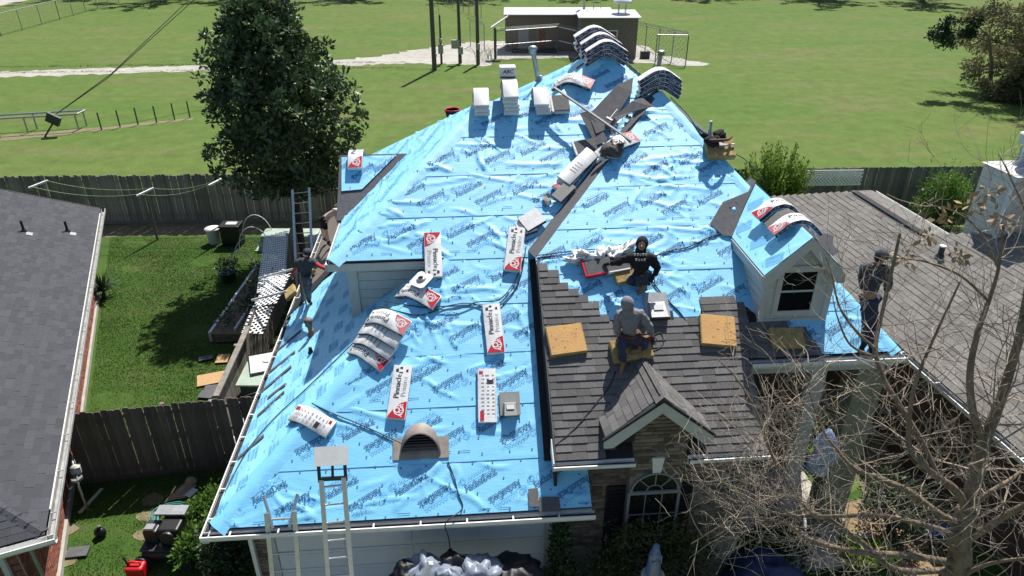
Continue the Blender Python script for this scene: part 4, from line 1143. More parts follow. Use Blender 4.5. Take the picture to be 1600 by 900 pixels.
shrub("low_shrub", "small bright green bush right of the rounded shrub", (20.6, 27.0, 0), (.8, .7, .75), 1800, M_LEAFY, .09, 5, 20)
t = thing("wispy_shrub", "tall wispy bright green shrub rising behind the right hip", "shrub", V((10.6, 27.2, 0))); r = random.Random(8); b = MB(); bs_ = MB()
for i in range(190):
    a = r.uniform(0, 2 * pi); k = sqrt(r.random()); base = V((cos(a) * .5 * k, sin(a) * .4 * k, 0)); h_ = r.uniform(2.2, 4.4) * (1 - .35 * k); top = V((cos(a) * 1.5 * k, sin(a) * 1.0 * k, h_))
    bs_.tube([base, base.lerp(top, .55) + V((0, 0, .25)), top], .014, 3, .004)
    for j in range(34):
        f_ = .3 + .7 * j / 34; leaf(b, base.lerp(top, f_) + V((0, 0, .25 * (1 - abs(f_ * 2 - 1)))), (rdir(r) * .8 + V((0, 0, .9))).normalized(), rdir(r), r.uniform(.12, .24), .03)
bs_.build("stem", M_LEAFG, t, kind="stuff"); b.build("foliage", M_LEAFY, t)

# far right trees
def wild_tree(name, lab, base, H, R, m, seed, n=9000, size=.16, group=None, bare=0, low=.12):
    t = thing(name, lab, "tree", V(base), group); r = random.Random(seed)
    trunk_mesh(t, [(0, 0, 0), (.1, 0, H * .4), (.15, .1, H * .85)], H * .035, H * .008, M_BARK)
    b = MB(); tips = []
    for i in range(46):
        z = H * (low + .78 * r.random()); a = r.uniform(0, 2 * pi); l = R * (.6 + .45 * r.random()) * sqrt(max(.06, 1 - ((z / H - .5) / .55) ** 2))
        e = V((cos(a) * l, sin(a) * l, z + r.uniform(-.1, .16) * H * .5)); pts = bezier([(.05, 0, z * .8), (e.x * .5, e.y * .5, z + .2), e], 4)
        b.tube(pts, H * .009, 4, .012); tips.append((pts, l))
    b.build("limb", M_BARK, t, kind="stuff")
    b = MB()
    for i in range(n // 34):
        pts, l = r.choice(tips); p = pts[min(len(pts) - 1, int(len(pts) * (.3 + .7 * r.random())))] + rdir(r) * .45
        q = r.uniform(.25, .6); clump(b, p, (q, q, q * .7), 34, size, r, .1, .2)
    b.build("crown", m, t); return t
wild_tree("olive_tree", "sprawling olive brown tree at the right edge of the field", (37.5, 49.5, 0), 10.5, 7.6, M_CEDAR, 3, 44000, .22, low=.02)
wild_tree("brown_tree", "grey brown tree behind the sprawling olive one", (44.0, 60, 0), 11, 6.5, mat("grey_foliage", (.12, .105, .075), rough=.8, col2=(.07, .062, .045), scale=.7, isl=.4), 5, 14000, .26)
t = thing("pine_tree", "dark green pine boughs left of the olive brown tree", "tree", V((31.0, 51, 0))); r = random.Random(3)
trunk_mesh(t, [(3.0, 0, 0), (2.4, 0, 2.2), (1.6, 0, 4.0)], .16, .07, M_BARK); b = MB()
for c, q in (((-1.9, 0, 4.3), .85), ((-1.1, .2, 4.5), .8), ((.4, 0, 4.9), .6), ((-1.4, -.3, 3.7), .6), ((.2, 0, 4.1), .45)):
    for _ in range(9):
        d = rdir(r); k = q * .7; clump(b, V(c) + d * k, (.34, .34, .26), 60, .22, r, .5, .2)
b.build("crown", M_PINE, t)
b = MB()
for x, y, z, y2, z2 in ((1.6, 0, 4.0, -1.7, 4.2), (1.6, 0, 4.0, .4, 4.8), (1.8, 0, 3.6, -.9, 4.4)): b.tube([(x, y, z), (y2, .1, z2)], .06, 5, .03)
b.build("limb", M_BARK, t, kind="stuff")
for i, (x, y, R_, lab) in enumerate(((35.5, 48.2, (2.6, 2.0, 1.5), "dark low thicket at the foot of the olive brown tree"), (39.5, 46.5, (2.6, 2.2, 1.3), "dark low thicket right of the olive tree's trunk"), (33.6, 49.6, (1.3, 1.2, .7), "small scrubby clump left of the olive tree's trunk"))):
    shrub("thicket", lab, (x, y, 0), R_, 5200, M_CEDAR if i == 2 else mat("thicket_leaf", (.075, .075, .035), rough=.8, col2=(.04, .045, .02), scale=.8, isl=.4), .22, 40 + i, 34, cat="thicket")
t = thing("banana_plant", "bright broad leaved plant behind the far ladder", "plant", V((-5.6, 26.3, 0))); b = MB(); r = random.Random(12)
for i in range(16):
    a = r.uniform(0, 2 * pi); e = r.uniform(.5, 1.2); d = V((cos(a) * cos(e), sin(a) * cos(e), sin(e))); L_ = r.uniform(.7, 1.2); p = V((0, 0, .5 + .05 * i)); s_ = V((-sin(a), cos(a), 0)) * .13
    m_ = p + d * L_ * .55; q = p + d * L_ + V((cos(a) * .2, sin(a) * .2, -.25)); b.add([p, m_ - s_, q, m_ + s_], [(0, 1, 2, 3)])
b.build("leaves", M_LEAFY, t); b = MB(); b.cyl((0, 0, 0), (0, 0, 1.4), .07, .04); b.build("stem", M_LEAFG, t)
for i, (p0, p1, z0, z1) in enumerate((((394, 469), (449, 455), 1.9, 2.75), ((405, 435), (460, 420), 1.9, 2.75))):
    a, c = atz(*p0, z0), atz(*p1, z1); b = MB(); b.cyl((0, 0, 0), c - a, .035, n=8); lone(b, "white_pole", M_WHITE, ["nearer white pole reaching from the side fence to the eave", "farther white pole reaching from the side fence to the eave"][i], "pole", Matrix.Translation(a), "white poles over the side passage")
# row of trees beyond the field: only their feet and shade reach the picture
for i, (x, y, h_, R_) in enumerate(((-62, 112, 13, 7), (-48, 107, 12, 7.5), (-36, 109, 12, 7), (-22, 110, 12, 7), (-6, 110, 13, 7), (12, 113, 12, 7), (29, 112, 12, 7), (43, 108, 13, 7.5), (56, 104, 12, 7.5), (68, 97, 12, 7))):
    wild_tree("distant_tree", ["broad dark tree at the far left of the field's far edge", "dark tree shading the far fence at the upper left", "dark tree in the far row above the magnolia", "dark tree in the far row right of the magnolia", "dark tree in the far row above the utility poles", "dark tree in the far row behind the shed", "dark tree in the far row right of the shed", "dark tree in the far row toward the right", "dark tree in the far row left of the olive tree", "dark tree in the far row behind the olive tree"][i], (x, y, 0), h_, R_, M_FARF, 20 + i, 4200, .55, "row of trees beyond the field", low=.1)

# ------------------------------------------------------------------ board fences
def fence(name, lab, a, c, H, m, wid=.142, gap=.006, side=-1, posts=2.4, board=True, lean=.006, missing=(), seed=2, cap=None, railm=None, dog=True):
    a = V((a[0], a[1], 0)); c = V((c[0], c[1], 0)); d = c - a; L = d.length
    M = frame(a, d, z=V((0, 0, 1))); t = thing(name, lab, "fence", M); r = random.Random(seed)
    rm_ = railm or m
    for z in (.35, H * .55, H - .28):
        b = MB(); b.bb(0, L, .012, .055, z, z + .09); b.build("rail", rm_, t)
    if board:
        b = MB(); b.bb(0, L, -.014, .012, .0, .16); b.build("rot_board", m, t)
    pb_ = MB(); pb_.bb(-.045, .045, .055, .145, 0, H - .05); pm = pb_.mesh("post", rm_)
    for i in range(int(L / posts) + 1): inst("post", pm, t, Matrix.Translation((min(L - .05, i * posts + .05), 0, 0)))
    meshes = []
    for i in range(5):
        h_ = H + r.uniform(-.03, .03); w = wid / 2; e = .035 if dog else .0
        b = MB(); b.prism([(-w, -.012, .14), (w, -.012, .14), (w, -.012, h_ - e), (w - e * .8, -.012, h_), (-w + e * .8, -.012, h_), (-w, -.012, h_ - e)], (0, .02, 0)); meshes.append(b.mesh("picket", m))
    n = int(L / (wid + gap))
    for i in range(n):
        if i in missing: continue
        inst("picket", r.choice(meshes), t, Matrix.Translation((i * (wid + gap) + wid / 2, r.uniform(-.004, .004) - .004, r.uniform(-.02, .02))) @ Matrix.Rotation(r.uniform(-lean, lean), 4, 'Y'))
    return t
fence("board_fence", "long weathered dog eared board fence across the left back yard", (-23, 27.62), (-3.2, 28.25), 2.15, M_FENCE, seed=2)
fence("board_fence", "weathered board fence behind the right house carrying the white lattice", (-3.1, 28.25), (24, 29.15), 2.15, M_FENCE, seed=3)
fence("gate_fence", "near dark stained picket fence across the left side yard", (-10.35, 12.42), (-4.75, 13.36), 2.06, M_FENCED, seed=4, lean=.012)
fence("side_fence", "board fence seen along its pale top rail beside the house", (-6.98, 13.35), (-7.95, 24.0), 1.78, M_FENCE, seed=5, railm=M_RAIL)
tb = MB(); p0, p1 = V((-6.93, 13.4, 1.84)), V((-7.19, 16.5, 1.84)); tb.bar(p0, p1, .14, .04)
lone(tb, "top_board", M_RAIL, "pale bare board laid along the side fence top", "board")
# lattice panels
def lattice(name, lab, M, w, h, m=M_LATT, pitch=.11, sw=.036, cat="lattice", bend=None, frame_=True):
    t = thing(name, lab, cat, M); b = MB()
    def P(x, y, z): 
        p = V((x, y, z)); return bend(p) if bend else p
    for sgn, z in ((1, .0), (-1, .009)):
        k = -int(h / pitch) - 1
        while k * pitch < w + h:
            x0 = k * pitch; seg = []
            # line x = x0 + sgn*y (mirrored for -1)
            y0, y1 = 0, h
            pts = []
            nseg = 10 if bend else 1
            ya = max(0, -x0); yb = min(h, w - x0)
            if yb > ya:
                for q in range(nseg):
                    A_, B_ = ya + (yb - ya) * q / nseg, ya + (yb - ya) * (q + 1) / nseg
                    xa, xb = x0 + A_, x0 + B_
                    if sgn < 0: xa, xb = w - xa, w - xb
                    d = sw / 1.414
                    for zz in (z, z + .008):
                        pass
                    vs = [P(xa - d, A_, z), P(xa + d, A_, z), P(xb + d, B_, z), P(xb - d, B_, z)]
                    b.add(vs + [v + V((0, 0, .008)) for v in vs], [(0, 1, 2, 3), (7, 6, 5, 4), (0, 4, 5, 1), (2, 6, 7, 3), (1, 5, 6, 2), (3, 7, 4, 0)])
            k += 1
    b.build("slats", m, t, kind="stuff")
    if frame_ and not bend:
        for (x0, x1, y0, y1) in ((0, w, -.03, .02), (0, w, h - .02, h + .03)):
            f = MB(); f.bb(x0, x1, y0, y1, -.004, .02); f.build("edge_rail", m, t)
    return t
fd = V((24 + 3.1, 29.15 - 28.25, 0)).normalized()
p = aty(1257, 289, 28.55); p1_ = aty(1344, 289, 28.6)
lattice("white_lattice", "white diagonal lattice panel hung on the right board fence", frame(V((p.x, 28.60 - .06 - .0, p.z)), fd, z=V((0.033, -1, 0))), (p1_ - p).length, .62, pitch=.155, sw=.06)
p = aty(500, 300, 27.9); lattice("grey_lattice", "small grey lattice panel at the far end of the side passage", frame(V((-6.6, 27.85, 1.1)), V((1, .03, 0)), z=V((.03, -1, 0))), 1.7, .62, m=M_TRIM, pitch=.1)
# draped lattice over the side passage
def quadlat(lab, pxs, z0, w, h, pitch=.15):
    a, c = atz(*pxs[0], z0[0]), atz(*pxs[1], z0[1]); d = atz(*pxs[2], z0[2])
    x = c - a; y = d - a
    M = frame(a, x, y=y); return lattice("fallen_lattice", lab, M, x.length, y.length, pitch=pitch, frame_=False, group=None) if False else lattice("fallen_lattice", lab, M, x.length, y.length, pitch=pitch, frame_=False)
quadlat("long pale lattice sheet lying over the side passage beside the fence", ((402, 458), (445, 446), (430, 366)), (1.75, 1.9, 1.75), 1, 1)
quadlat("bright white lattice piece beside the worker with red sleeves", ((396, 480), (432, 474), (408, 436)), (1.80, 1.95, 1.95), 1, 1, .16)
quadlat("lowest white lattice piece above the green box", ((378, 520), (410, 522), (396, 478)), (1.55, 1.5, 1.75), 1, 1, .16)

# ------------------------------------------------------------------ grey roofed house on the left
LH0 = V((-7.653, 8.301, 0)); LHM = rotz(radians(23.97), LH0)
lh = thing("grey_roofed_house", "red brick house on the left under a slate grey shingle roof", "house", LHM)
ls = .42; lk = sqrt(1 + ls * ls)
PL = Plane(lh, (0, 0, 2.9), (0, 1, 0), (-1, 0, ls)); PL2 = Plane(lh, (0, 0, 2.9), (1, 0, 0), (0, 1, ls))
polyL = [(0, 0), (15.4, 0), (15.4, 7 * lk), (6.2, 7 * lk), (6.2, 6.2 * lk)]
slab(lh, "roof_deck", PL, polyL, M_SHB, .08, -.004)
shingles(lh, PL, polyL, .143, .30, M_SHL, 300, (.008, .014), seed=12)
polyL2 = [(0, 0), (-6.2, 6.2 * lk), (-9, 6.2 * lk), (-9, 0)]
slab(lh, "roof_deck", PL2, polyL2, M_SHB, .08, -.004)
shingles(lh, PL2, polyL2, .143, .30, M_SHL, 40, (.008, .014), seed=13, name="front_shingle")
b = MB(); b.prism([(-.12, 0, -.05), (0, 0, .014), (.12, 0, -.05), (.12, 0, -.056), (-.12, 0, -.056)], (0, .3, 0)); hm = b.mesh("hip_cap", M_SHL)
hd = V((-1, 1, ls)).normalized()
for i in range(14): inst("hip_cap", hm, lh, frame(V((0, 0, 2.92)) + hd * (.05 + i * .26), V((1, 1, 0)), y=hd))
gutter((.02, -.15, 2.88), (.02, 15.4, 2.88), (1, 0, 0), w=.13, h=.12, hang=1.1, dark_inside=False, parent=lh, mm=mat("dull_gutter", (.36, .36, .35), rough=.6, var=.35, scale=4), lab="long white gutter along the left house")
gutter((.15, -.02, 2.88), (-9, -.02, 2.88), (0, -1, 0), w=.15, h=.12, dark_inside=False, parent=lh)
b = MB(); b.prism([(.0, 15.36, 2.92), (-7, 15.36, 2.92 + 7 * ls), (-7, 15.36, 2.75 + 7 * ls), (0, 15.36, 2.75)], (0, .06, 0)); b.build("rake_board", M_SHB, lh)
b = MB(); b.bb(-8.8, -.75, .75, 15.0, 0, 2.8); b.build("wall", M_RMORT, lh)
b = MB(); b.bb(-.75, -.68, .7, 15.0, 0, .16); b.build("footing", M_CONC, lh)
b = MB(); b.bb(-.75, .0, .0, 15.4, 2.74, 2.78); b.bb(-8.8, .0, .0, .75, 2.74, 2.78); b.build("soffit", M_WHITE, lh)
PLw = Plane(lh, (-.75, 0, 0), (0, 1, 0), (0, 0, 1)); PLw.n = V((1, 0, 0)); PLw.wn = PLw.W.to_3x3() @ PLw.n
PLf = Plane(lh, (0, .75, 0), (1, 0, 0), (0, 0, 1)); PLf.n = V((0, -1, 0)); PLf.wn = PLf.W.to_3x3() @ PLf.n
bricks(lh, PLw, [(.76, .17), (15, .17), (15, 2.72), (.76, 2.72)], None, 150, M_RBRICK, seed=15)
bricks(lh, PLf, [(-2.4, .8), (-.76, .8), (-.76, 2.72), (-2.4, 2.72)], None, 150, M_RBRICK, seed=16, name="front_brick")
b = MB(); b.bar((-.95, .66, 2.72), (-.95, .66, .2), .08, .10); b.bar((-.5, .0, 2.78), (-.95, .62, 2.66), .07, .07); b.build("downspout", M_TRIM, lh)
b = MB(); b.cyl((-.62, .95, 2.7), (-.62, .95, .1), .045); b.build("conduit", M_GALV, lh)
b = MB(); b.bb(-.72, -.5, .72, .95, 2.1, 2.6); bev(b.build("meter_box", M_TRIM, lh), .01)
for px_, py_, lab in ((38, 362, "left black vent pipe on the grey roof"), (106, 362, "right black vent pipe on the grey roof")):
    P = LHM.inverted() @ PL.px(px_, py_); b = MB(); b.cyl(P, P + V((0, 0, .34)), .035); b.lathe([(.09, 0), (.04, .09)], P, 10); o = b.build("vent_pipe", M_BLACK, lh, label=lab)
    b = MB(); q = PL.pst(px_ + 8, py_ + 4); b.prism([PL.at(q[0] - .12, q[1] - .08, .02), PL.at(q[0] + .1, q[1] - .08, .02), PL.at(q[0] + .1, q[1] + .08, .02), PL.at(q[0] - .12, q[1] + .08, .02)], PL.n * .006); b.build("flashing", M_GALV, o)
# gas meter on its wall
GMP = LHM.inverted() @ atz(112, 760, 0.9)
gm = thing("gas_meter", "grey gas meter with pipes beside the left brick wall", "gas meter", LHM @ Matrix.Translation((-.45, 4.1, 0)))
b = MB(); b.tube([(-.2, .25, 1.15), (.0, .25, 1.2), (.06, .2, 1.2), (.06, .0, 1.05)], .03, 6); b.tube([(.1, -.3, 0), (.1, -.3, .75), (.1, -.2, .85), (.08, .0, .95)], .028, 6); b.build("pipe", M_GALV, gm)
b = MB(); b.ball((.08, 0, .95), (.12, .1, .15), 10, 7); b.box((.14, 0, .98), (.1, .16, .16)); b.build("meter_body", M_TRIM, gm)
b = MB(); b.cyl((.08, -.14, .8), (.08, -.14, .86), .12); b.build("regulator", M_GALV, gm)

# ------------------------------------------------------------------ brown roofed house on the right
RH0 = V((9.602, 10.220, 0)); RHM = rotz(radians(8.7), RH0)
rh = thing("brown_roofed_house", "house on the right under a brown shingle roof with siding chimney", "house", RHM)
rs = .42; rk = sqrt(1 + rs * rs)
PRH = Plane(rh, (0, 0, 2.9), (0, -1, 0), (1, 0, rs))
polyRH = [(8, 0), (-13.2, 0), (-10.5, 2.7 * rk), (-7.2, 2.7 * rk), (-2.4, 7.2 * rk), (8, 7.2 * rk)]
slab(rh, "roof_deck", PRH, polyRH, M_SHBR, .08, -.004)
shingles(rh, PRH, polyRH, .165, .30, M_SHR, 300, (.010, .018), seed=22)
PRH2 = Plane(rh, (5.4, 0, 2.9), (0, 1, 0), (-1, 0, rs))
polyRH2 = [(7.0, 0), (13.2, 0), (10.5, 2.7 * rk), (7.0, 2.7 * rk)]
slab(rh, "roof_deck", PRH2, polyRH2, M_SHBR, .08, -.004)
shingles(rh, PRH2, polyRH2, .165, .30, M_SHR, 0, (.006, .010), seed=23, name="far_shingle")
PRH3 = Plane(rh, (0, 13.2, 2.9), (-1, 0, 0), (0, -1, rs)); slab(rh, "roof_deck", PRH3, [(0, 0), (-2.7, 2.7 * rk), (-5.4, 0)], M_SHR, .08, -.004)
PRH4 = Plane(rh, (7.2, -2.4, 2.9 + 7.2 * rs), (-1, 0, 0), (0, -1, rs)); slab(rh, "roof_deck", PRH4, [(0, 0), (4.5, -4.5 * rk), (0, -4.5 * rk), (-8, -4.5 * rk), (-8, 0)], M_SHR, .08, -.004)
b = MB(); b.bar((2.72, 7.15, 4.06), (2.72, 10.4, 4.06), .20, .035); b.bar((2.72, 7.15, 4.055), (3.35, 7.3, 3.80), .1, .02); b.build("ridge_vent", M_FELTD, rh)
b = MB(); b.bb(.3, 5.1, 2.5, 12.8, 0, 2.8); b.bb(.45, 12, -8, 6.8, 0, 2.8); b.build("wall", mat("dark_brick_wall", (.10, .062, .048), rough=.9, var=.3, scale=9), rh)
gutter((-.01, -8, 2.88), (-.01, 13.2, 2.88), (-1, 0, 0), w=.15, parent=rh, dark_inside=True, hang=1.2)
gutter((5.41, 6.5, 2.88), (5.41, 13.2, 2.88), (1, 0, 0), w=.15, parent=rh, dark_inside=False)
# chimney
CHX = .66
M_CHIM = mat("beige_grey_siding", (.50, .475, .42), rough=.7, var=.15, scale=3)
ch = MB(); ch.bb(3.05, 4.15, 5.75, 6.85, 4.0, 6.10); ch = ch.build("chimney", M_CHIM, rh, M=Matrix.Translation((CHX, .1, 0)))
b = MB()
for i in range(12):
    z = 4.2 + i * .155; b.bb(3.035, 3.05, 5.74, 6.86, z, z + .146); b.bb(3.05, 4.16, 5.735, 5.75, z, z + .146)
b.build("siding_board", M_CHIM, ch, kind="stuff")
b = MB(); b.bb(3.02, 3.14, 5.72, 5.75, 4.1, 6.08); b.bb(3.0, 3.035, 5.72, 5.85, 4.1, 6.08); b.build("corner_board", M_TRIM, ch)
b = MB(); b.add([(2.98, 5.68, 6.10), (4.22, 5.68, 6.10), (4.22, 6.92, 6.10), (2.98, 6.92, 6.10), (3.42, 6.15, 6.18), (3.78, 6.15, 6.18), (3.78, 6.5, 6.18), (3.42, 6.5, 6.18)], [(0, 1, 5, 4), (1, 2, 6, 5), (2, 3, 7, 6), (3, 0, 4, 7), (4, 5, 6, 7), (3, 2, 1, 0)]); b.build("chimney_cap", M_TRIM, ch)
b = MB(); b.lathe([(.20, 0), (.16, .10), (.13, .2), (.13, .58)], (3.6, 6.33, 6.18), 14); b.build("flue", M_GALV, ch)
b = MB(); b.lathe([(.16, .54), (.24, .56), (.24, .74), (.25, .75), (.25, .80), (.02, .83)], (3.6, 6.33, 6.18), 18); b.build("flue_cap", M_TRIM, ch)
P = RHM.inverted() @ PRH.px(1468, 402); b = MB(); b.cyl(P, P + V((0, 0, .3)), .07, n=12); b.lathe([(.13, 0), (.08, .1)], P, 12); o = b.build("vent_pipe", M_STEELD, rh); b = MB(); b.cyl(P + V((0, 0, .3)), P + V((0, 0, .335)), .08, n=12); b.build("pipe_cap", M_WHITE, o)

# ------------------------------------------------------------------ poles, shed and compound in the field
def upole(px_, py_, H, rad, lab, box=None, name="utility_pole", rake=V((0, 0, 0))):
    P = atz(px_, py_); t = thing(name, lab, "utility pole", P)
    b = MB(); b.tube([(0, 0, 0), V((0, 0, H * .5)) + rake * .5, V((0, 0, H)) + rake], rad, 9, rad * .75); b.build("pole", M_POLE, t)
    for i, (z, w, h_, x) in enumerate(box or []):
        b = MB(); b.box((x, -rad - .1, z), (w, .2, h_)); bev(b.build("meter_box", M_GALV, t), .02)
    return t
upole(679, 110, 9.5, .20, "tallest bare wooden utility pole left of the shed", [(1.25, .10, .25, .22)])
upole(690, 100, 3.9, .10, "short dark post with grey box beside the tall pole", [(1.25, .42, .75, 0), (1.9, .28, .35, 0)])
upole(719, 99, 5.2, .16, "wooden pole carrying a grey cabinet, second from the shed", [(1.6, .7, .7, -.32), (1.1, .4, .6, .1)])
upole(747, 101, 5.25, .17, "wooden pole nearest the shed with a small meter", [(1.5, .3, .5, .05)])
# wires
b = MB(); P = atz(690, 100); b.tube([P + V((0, 0, 3.8)), P + V((-.5, 2, 7)), P + V((-1.5, 5, 11))], .02, 4); P2 = atz(719, 99); b.tube([P2 + V((0, 0, 5.1)), P2 + V((-.6, 2, 7.5)), P2 + V((-2, 5, 12))], .02, 4); lone(b, "service_wire", M_BLACK, "thin service wires rising from the short post and cabinet pole", "wire")
# shed
sh = thing("brown_shed", "long brown field shed with flat white roof and two doors", "shed", V((-.59, 67.6, 0)))
b = MB(); b.bb(0, 9.6, 0, 3.2, 0, 3.05); b.build("wall", M_BARNW, sh)
b = MB(); b.prism([(-.15, -.25, 3.12), (9.8, -.25, 3.12), (9.8, 3.4, 3.28), (-.15, 3.4, 3.28)], (0, 0, .08)); b.build("roof", M_ROOFW, sh)
b = MB(); b.bb(-.03, .08, -.03, .08, 0, 3.08); b.build("corner_board", M_BARNL, sh)
b = MB(); b.bb(1.15, 2.1, -.05, 0, .15, 2.2); b.build("door", mat("grey_door_paint", (.30, .30, .31), rough=.6), sh)
b = MB(); b.bb(2.85, 3.8, -.05, 0, .15, 2.25); b = b.build("door", M_RAIL, sh, label="pale framed shed door with brown panel"); d_ = MB(); d_.bb(3.0, 3.65, -.065, -.05, .3, 2.0); d_.build("door_panel", M_RUST, b)
b = MB(); b.bb(.6, 4.6, -1.0, -.02, 0, .25); b.build("step", M_STEELD, sh)
sh2 = thing("tan_shed", "smaller shed with white roof and rusty door right of the long shed", "shed", V((5.9, 64.2, 0)))
b = MB(); b.bb(0, 4.9, 0, 3.4, 0, 3.3); b.build("wall", M_BARNW, sh2)
b = MB(); b.bb(-.03, 0, 0, 3.4, 0, 3.3); b.build("side_siding", M_BARNL, sh2)
b = MB(); b.prism([(-.25, -.25, 3.32), (5.1, -.25, 3.32), (5.1, 3.6, 3.48), (-.25, 3.6, 3.48)], (0, 0, .08)); b.build("roof", M_ROOFW, sh2)
b = MB(); b.bb(2.15, 3.2, -.05, 0, .3, 2.35); b = b.build("door", M_WHITE, sh2); d_ = MB(); d_.bb(2.25, 3.1, -.07, -.05, .35, 2.25); d_.build("door_panel", M_RUST, b)
b = MB(); b.bb(5.3, 6.1, -.6, -.2, 0, .6); lone(b, "equipment_box", M_STEELD, "small dark box beside the tan shed", "box", Matrix.Translation((5.9, 64.6, 0)))
p = V((9.6, 66, 3.5)); t = thing("roof_ventilator", "white mushroom ventilator on legs over the tan shed", "ventilator", p)
b = MB()
for x, y in ((-.3, -.3), (.3, -.3), (.3, .3), (-.3, .3)): b.cyl((x, y, 0), (x, y, .8), .035)
b.build("leg", M_GALV, t, kind="stuff"); b = MB(); b.lathe([(.35, .75), (.85, .85), (.75, 1.05), (.5, 1.2), (.3, 1.5), (.15, 1.7), (.02, 1.75)], n=16); b.build("hood", M_WHITE, t)
b = MB(); b.cyl((0, 0, 0), (0, 0, 5), .12); b.cyl((.9, 0, 0), (.7, 0, 5), .04); b.cyl((1.6, .3, 0), (1.0, 0, 4), .03); b.tube([(0, 0, 2), (.9, 0, 1.2)], .03, 4); lone(b, "antenna_mast", M_GALV, "grey braced mast rising behind the shed roofs", "mast", Matrix.Translation((6.6, 69.5, 3.3)))
# chain link fences
M_LINK = mat("fence_wire", (.24, .25, .25), rough=.5, metal=.5)
def chainlink(lab, pts, H, pitch=.45, arms=True, posts=None, group=None, top=True, arm_dir=1, mid=False):
    pts = [V((p[0], p[1], 0)) for p in pts]; t = thing("chain_link_fence", lab, "fence", pts[0].copy(), group); O_ = pts[0]
    pm = MB(); pm.cyl((0, 0, 0), (0, 0, H), .045, n=6); pm = pm.mesh("fence_post", M_GALV)
    wb = MB(); ab = MB(); ab.tube([(0, 0, H), (.0, -.28 * arm_dir, H + .32)], .02, 4); am = ab.mesh("barb_arm", M_GALV)
    for a, c in zip(pts, pts[1:]):
        a, c = a - O_, c - O_; L = (c - a).length; d = (c - a).normalized(); n = max(1, round(L / (posts or 3)))
        for i in range(n + 1):
            o = inst("fence_post", pm, t, Matrix.Translation(a + d * (L * i / n)))
            if arms: inst("barb_arm", am, o, Matrix.Rotation(atan2(d.y, d.x), 4, 'Z'))
        for z in ([H] if top else []) + ([H * .5] if mid else []):
            b = MB(); b.cyl(a + V((0, 0, z)), c + V((0, 0, z)), .035, n=6); b.build("rail", M_GALV, t)
        k = -int(H / pitch) - 1
        while k * pitch < L:
            for sg in (1, -1):
                x0 = k * pitch; za = max(0, -x0); zb = min(H, L - x0)
                if zb > za:
                    xa, xb = x0 + za, x0 + zb
                    if sg < 0: xa, xb = L - xa, L - xb
                    wb.cyl(a + d * xa + V((0, 0, za)), a + d * xb + V((0, 0, zb)), .007, n=3, cap=False)
            k += 1
        if arms:
            for q in (.1, .2, .3):
                w = V((d.y, -d.x, 0)) * q * .9 * arm_dir
                wb.cyl(a + w + V((0, 0, H + q)), c + w + V((0, 0, H + q)), .012, n=3, cap=False)
    wb.build("wire_mesh", M_LINK, t, kind="stuff"); return t
chainlink("barbed chain link fence before the long brown shed", [g2(774, 92), g2(870, 84), (6.0, 63.3)], 2.3, posts=4, mid=True)
chainlink("barbed chain link enclosure right of the tan shed", [(11.0, 67.5), g2(1071, 102), g2(1023, 101)], 2.4, posts=1.75)
chainlink("short chain link gate panel left of the shed", [g2(735, 72), g2(757, 80)], 2.3, posts=3)
chainlink("long barbed chain link fence by the road at the upper left", [g2(-80, 68), g2(2, 57), g2(94, 31), g2(186, 4)], 2.1, posts=3.4, pitch=.6, arm_dir=-1)
chainlink("distant low fence running beyond the utility poles", [g2(692, 5), g2(715, 15), g2(752, 28)], 1.6, posts=2.2, pitch=.9, arms=False)
# slanted sign hood on a post by the shed
t = thing("meter_hood", "post with slanted pale hood before the long shed", "post", atz(774, 92)); b = MB(); b.cyl((0, 0, 0), (0, 0, 2.6), .12); b.build("post", M_POLE, t); b = MB(); b.prism([(-.35, 0, 2.5), (1.1, .6, 3.35), (1.1, 1.3, 3.35), (-.35, .8, 2.5)], (0, 0, .08)); b.build("hood", M_WHITE, t)
b = MB(); r = random.Random(6)
for i in range(26):
    a = r.uniform(0, 2 * pi); p = V((r.uniform(-.8, .8), r.uniform(-.5, .5), 0)); b.tube([p, p + V((cos(a) * .3, sin(a) * .3, .8)), p + V((cos(a) * .8, sin(a) * .8, r.uniform(.8, 1.5)))], .018, 3, .006)
lone(b, "dry_brush", M_TWIG, "bare dry brush at the foot of the pole beside the shed", "brush", Matrix.Translation(atz(757, 95)))
# bare posts, pipe barrier and guy anchor in the left field
pp = MB(); pp.cyl((0, 0, 0), (0, 0, 1.05), .045, n=7); pm = pp.mesh("field_post", M_POLE)
for i, (x, y) in enumerate(((159, 203), (188, 199), (216, 195), (245, 192), (273, 187), (297, 184))):
    o = bpy.data.objects.new("field_post", pm); link(o); o.location = atz(x, y); tag(o, ["nearest of the thin field posts, beside the pipe barrier", "second thin field post from the pipe barrier", "third thin field post from the pipe barrier", "fourth thin field post, left of the magnolia", "fifth thin field post, second from the magnolia", "last thin field post, next to the magnolia crown"][i], "post", "thin posts standing in the left field")
t = thing("pipe_barrier", "long low grey pipe railing at the left field edge", "railing", atz(0, 207)); O_ = atz(0, 207)
A0, A1 = atz(-60, 215) - O_, atz(127, 203) - O_; off = V((.0, .9, 0))
for q, o_ in ((0, V((0, 0, 0))), (1, off)):
    b = MB(); b.cyl(A0 + o_ + V((0, 0, .95)), A1 + o_ + V((0, 0, .95)), .055); b.build("rail", M_GALV, t)
b = MB(); b.cyl(A1 + V((0, 0, .95)), A1 + off + V((0, 0, .95)), .055); b.build("rail", M_GALV, t)
pp = MB(); pp.cyl((0, 0, 0), (0, 0, .95), .05); pm = pp.mesh("leg", M_GALV)
for f_ in (.15, .55, .98):
    for o_ in (V((0, 0, 0)), off): inst("leg", pm, t, Matrix.Translation(A0.lerp(A1, f_) + o_))
P = atz(70, 214); t = thing("guy_anchor", "dark guy wire anchor before the pipe railing with cables", "guy anchor", P)
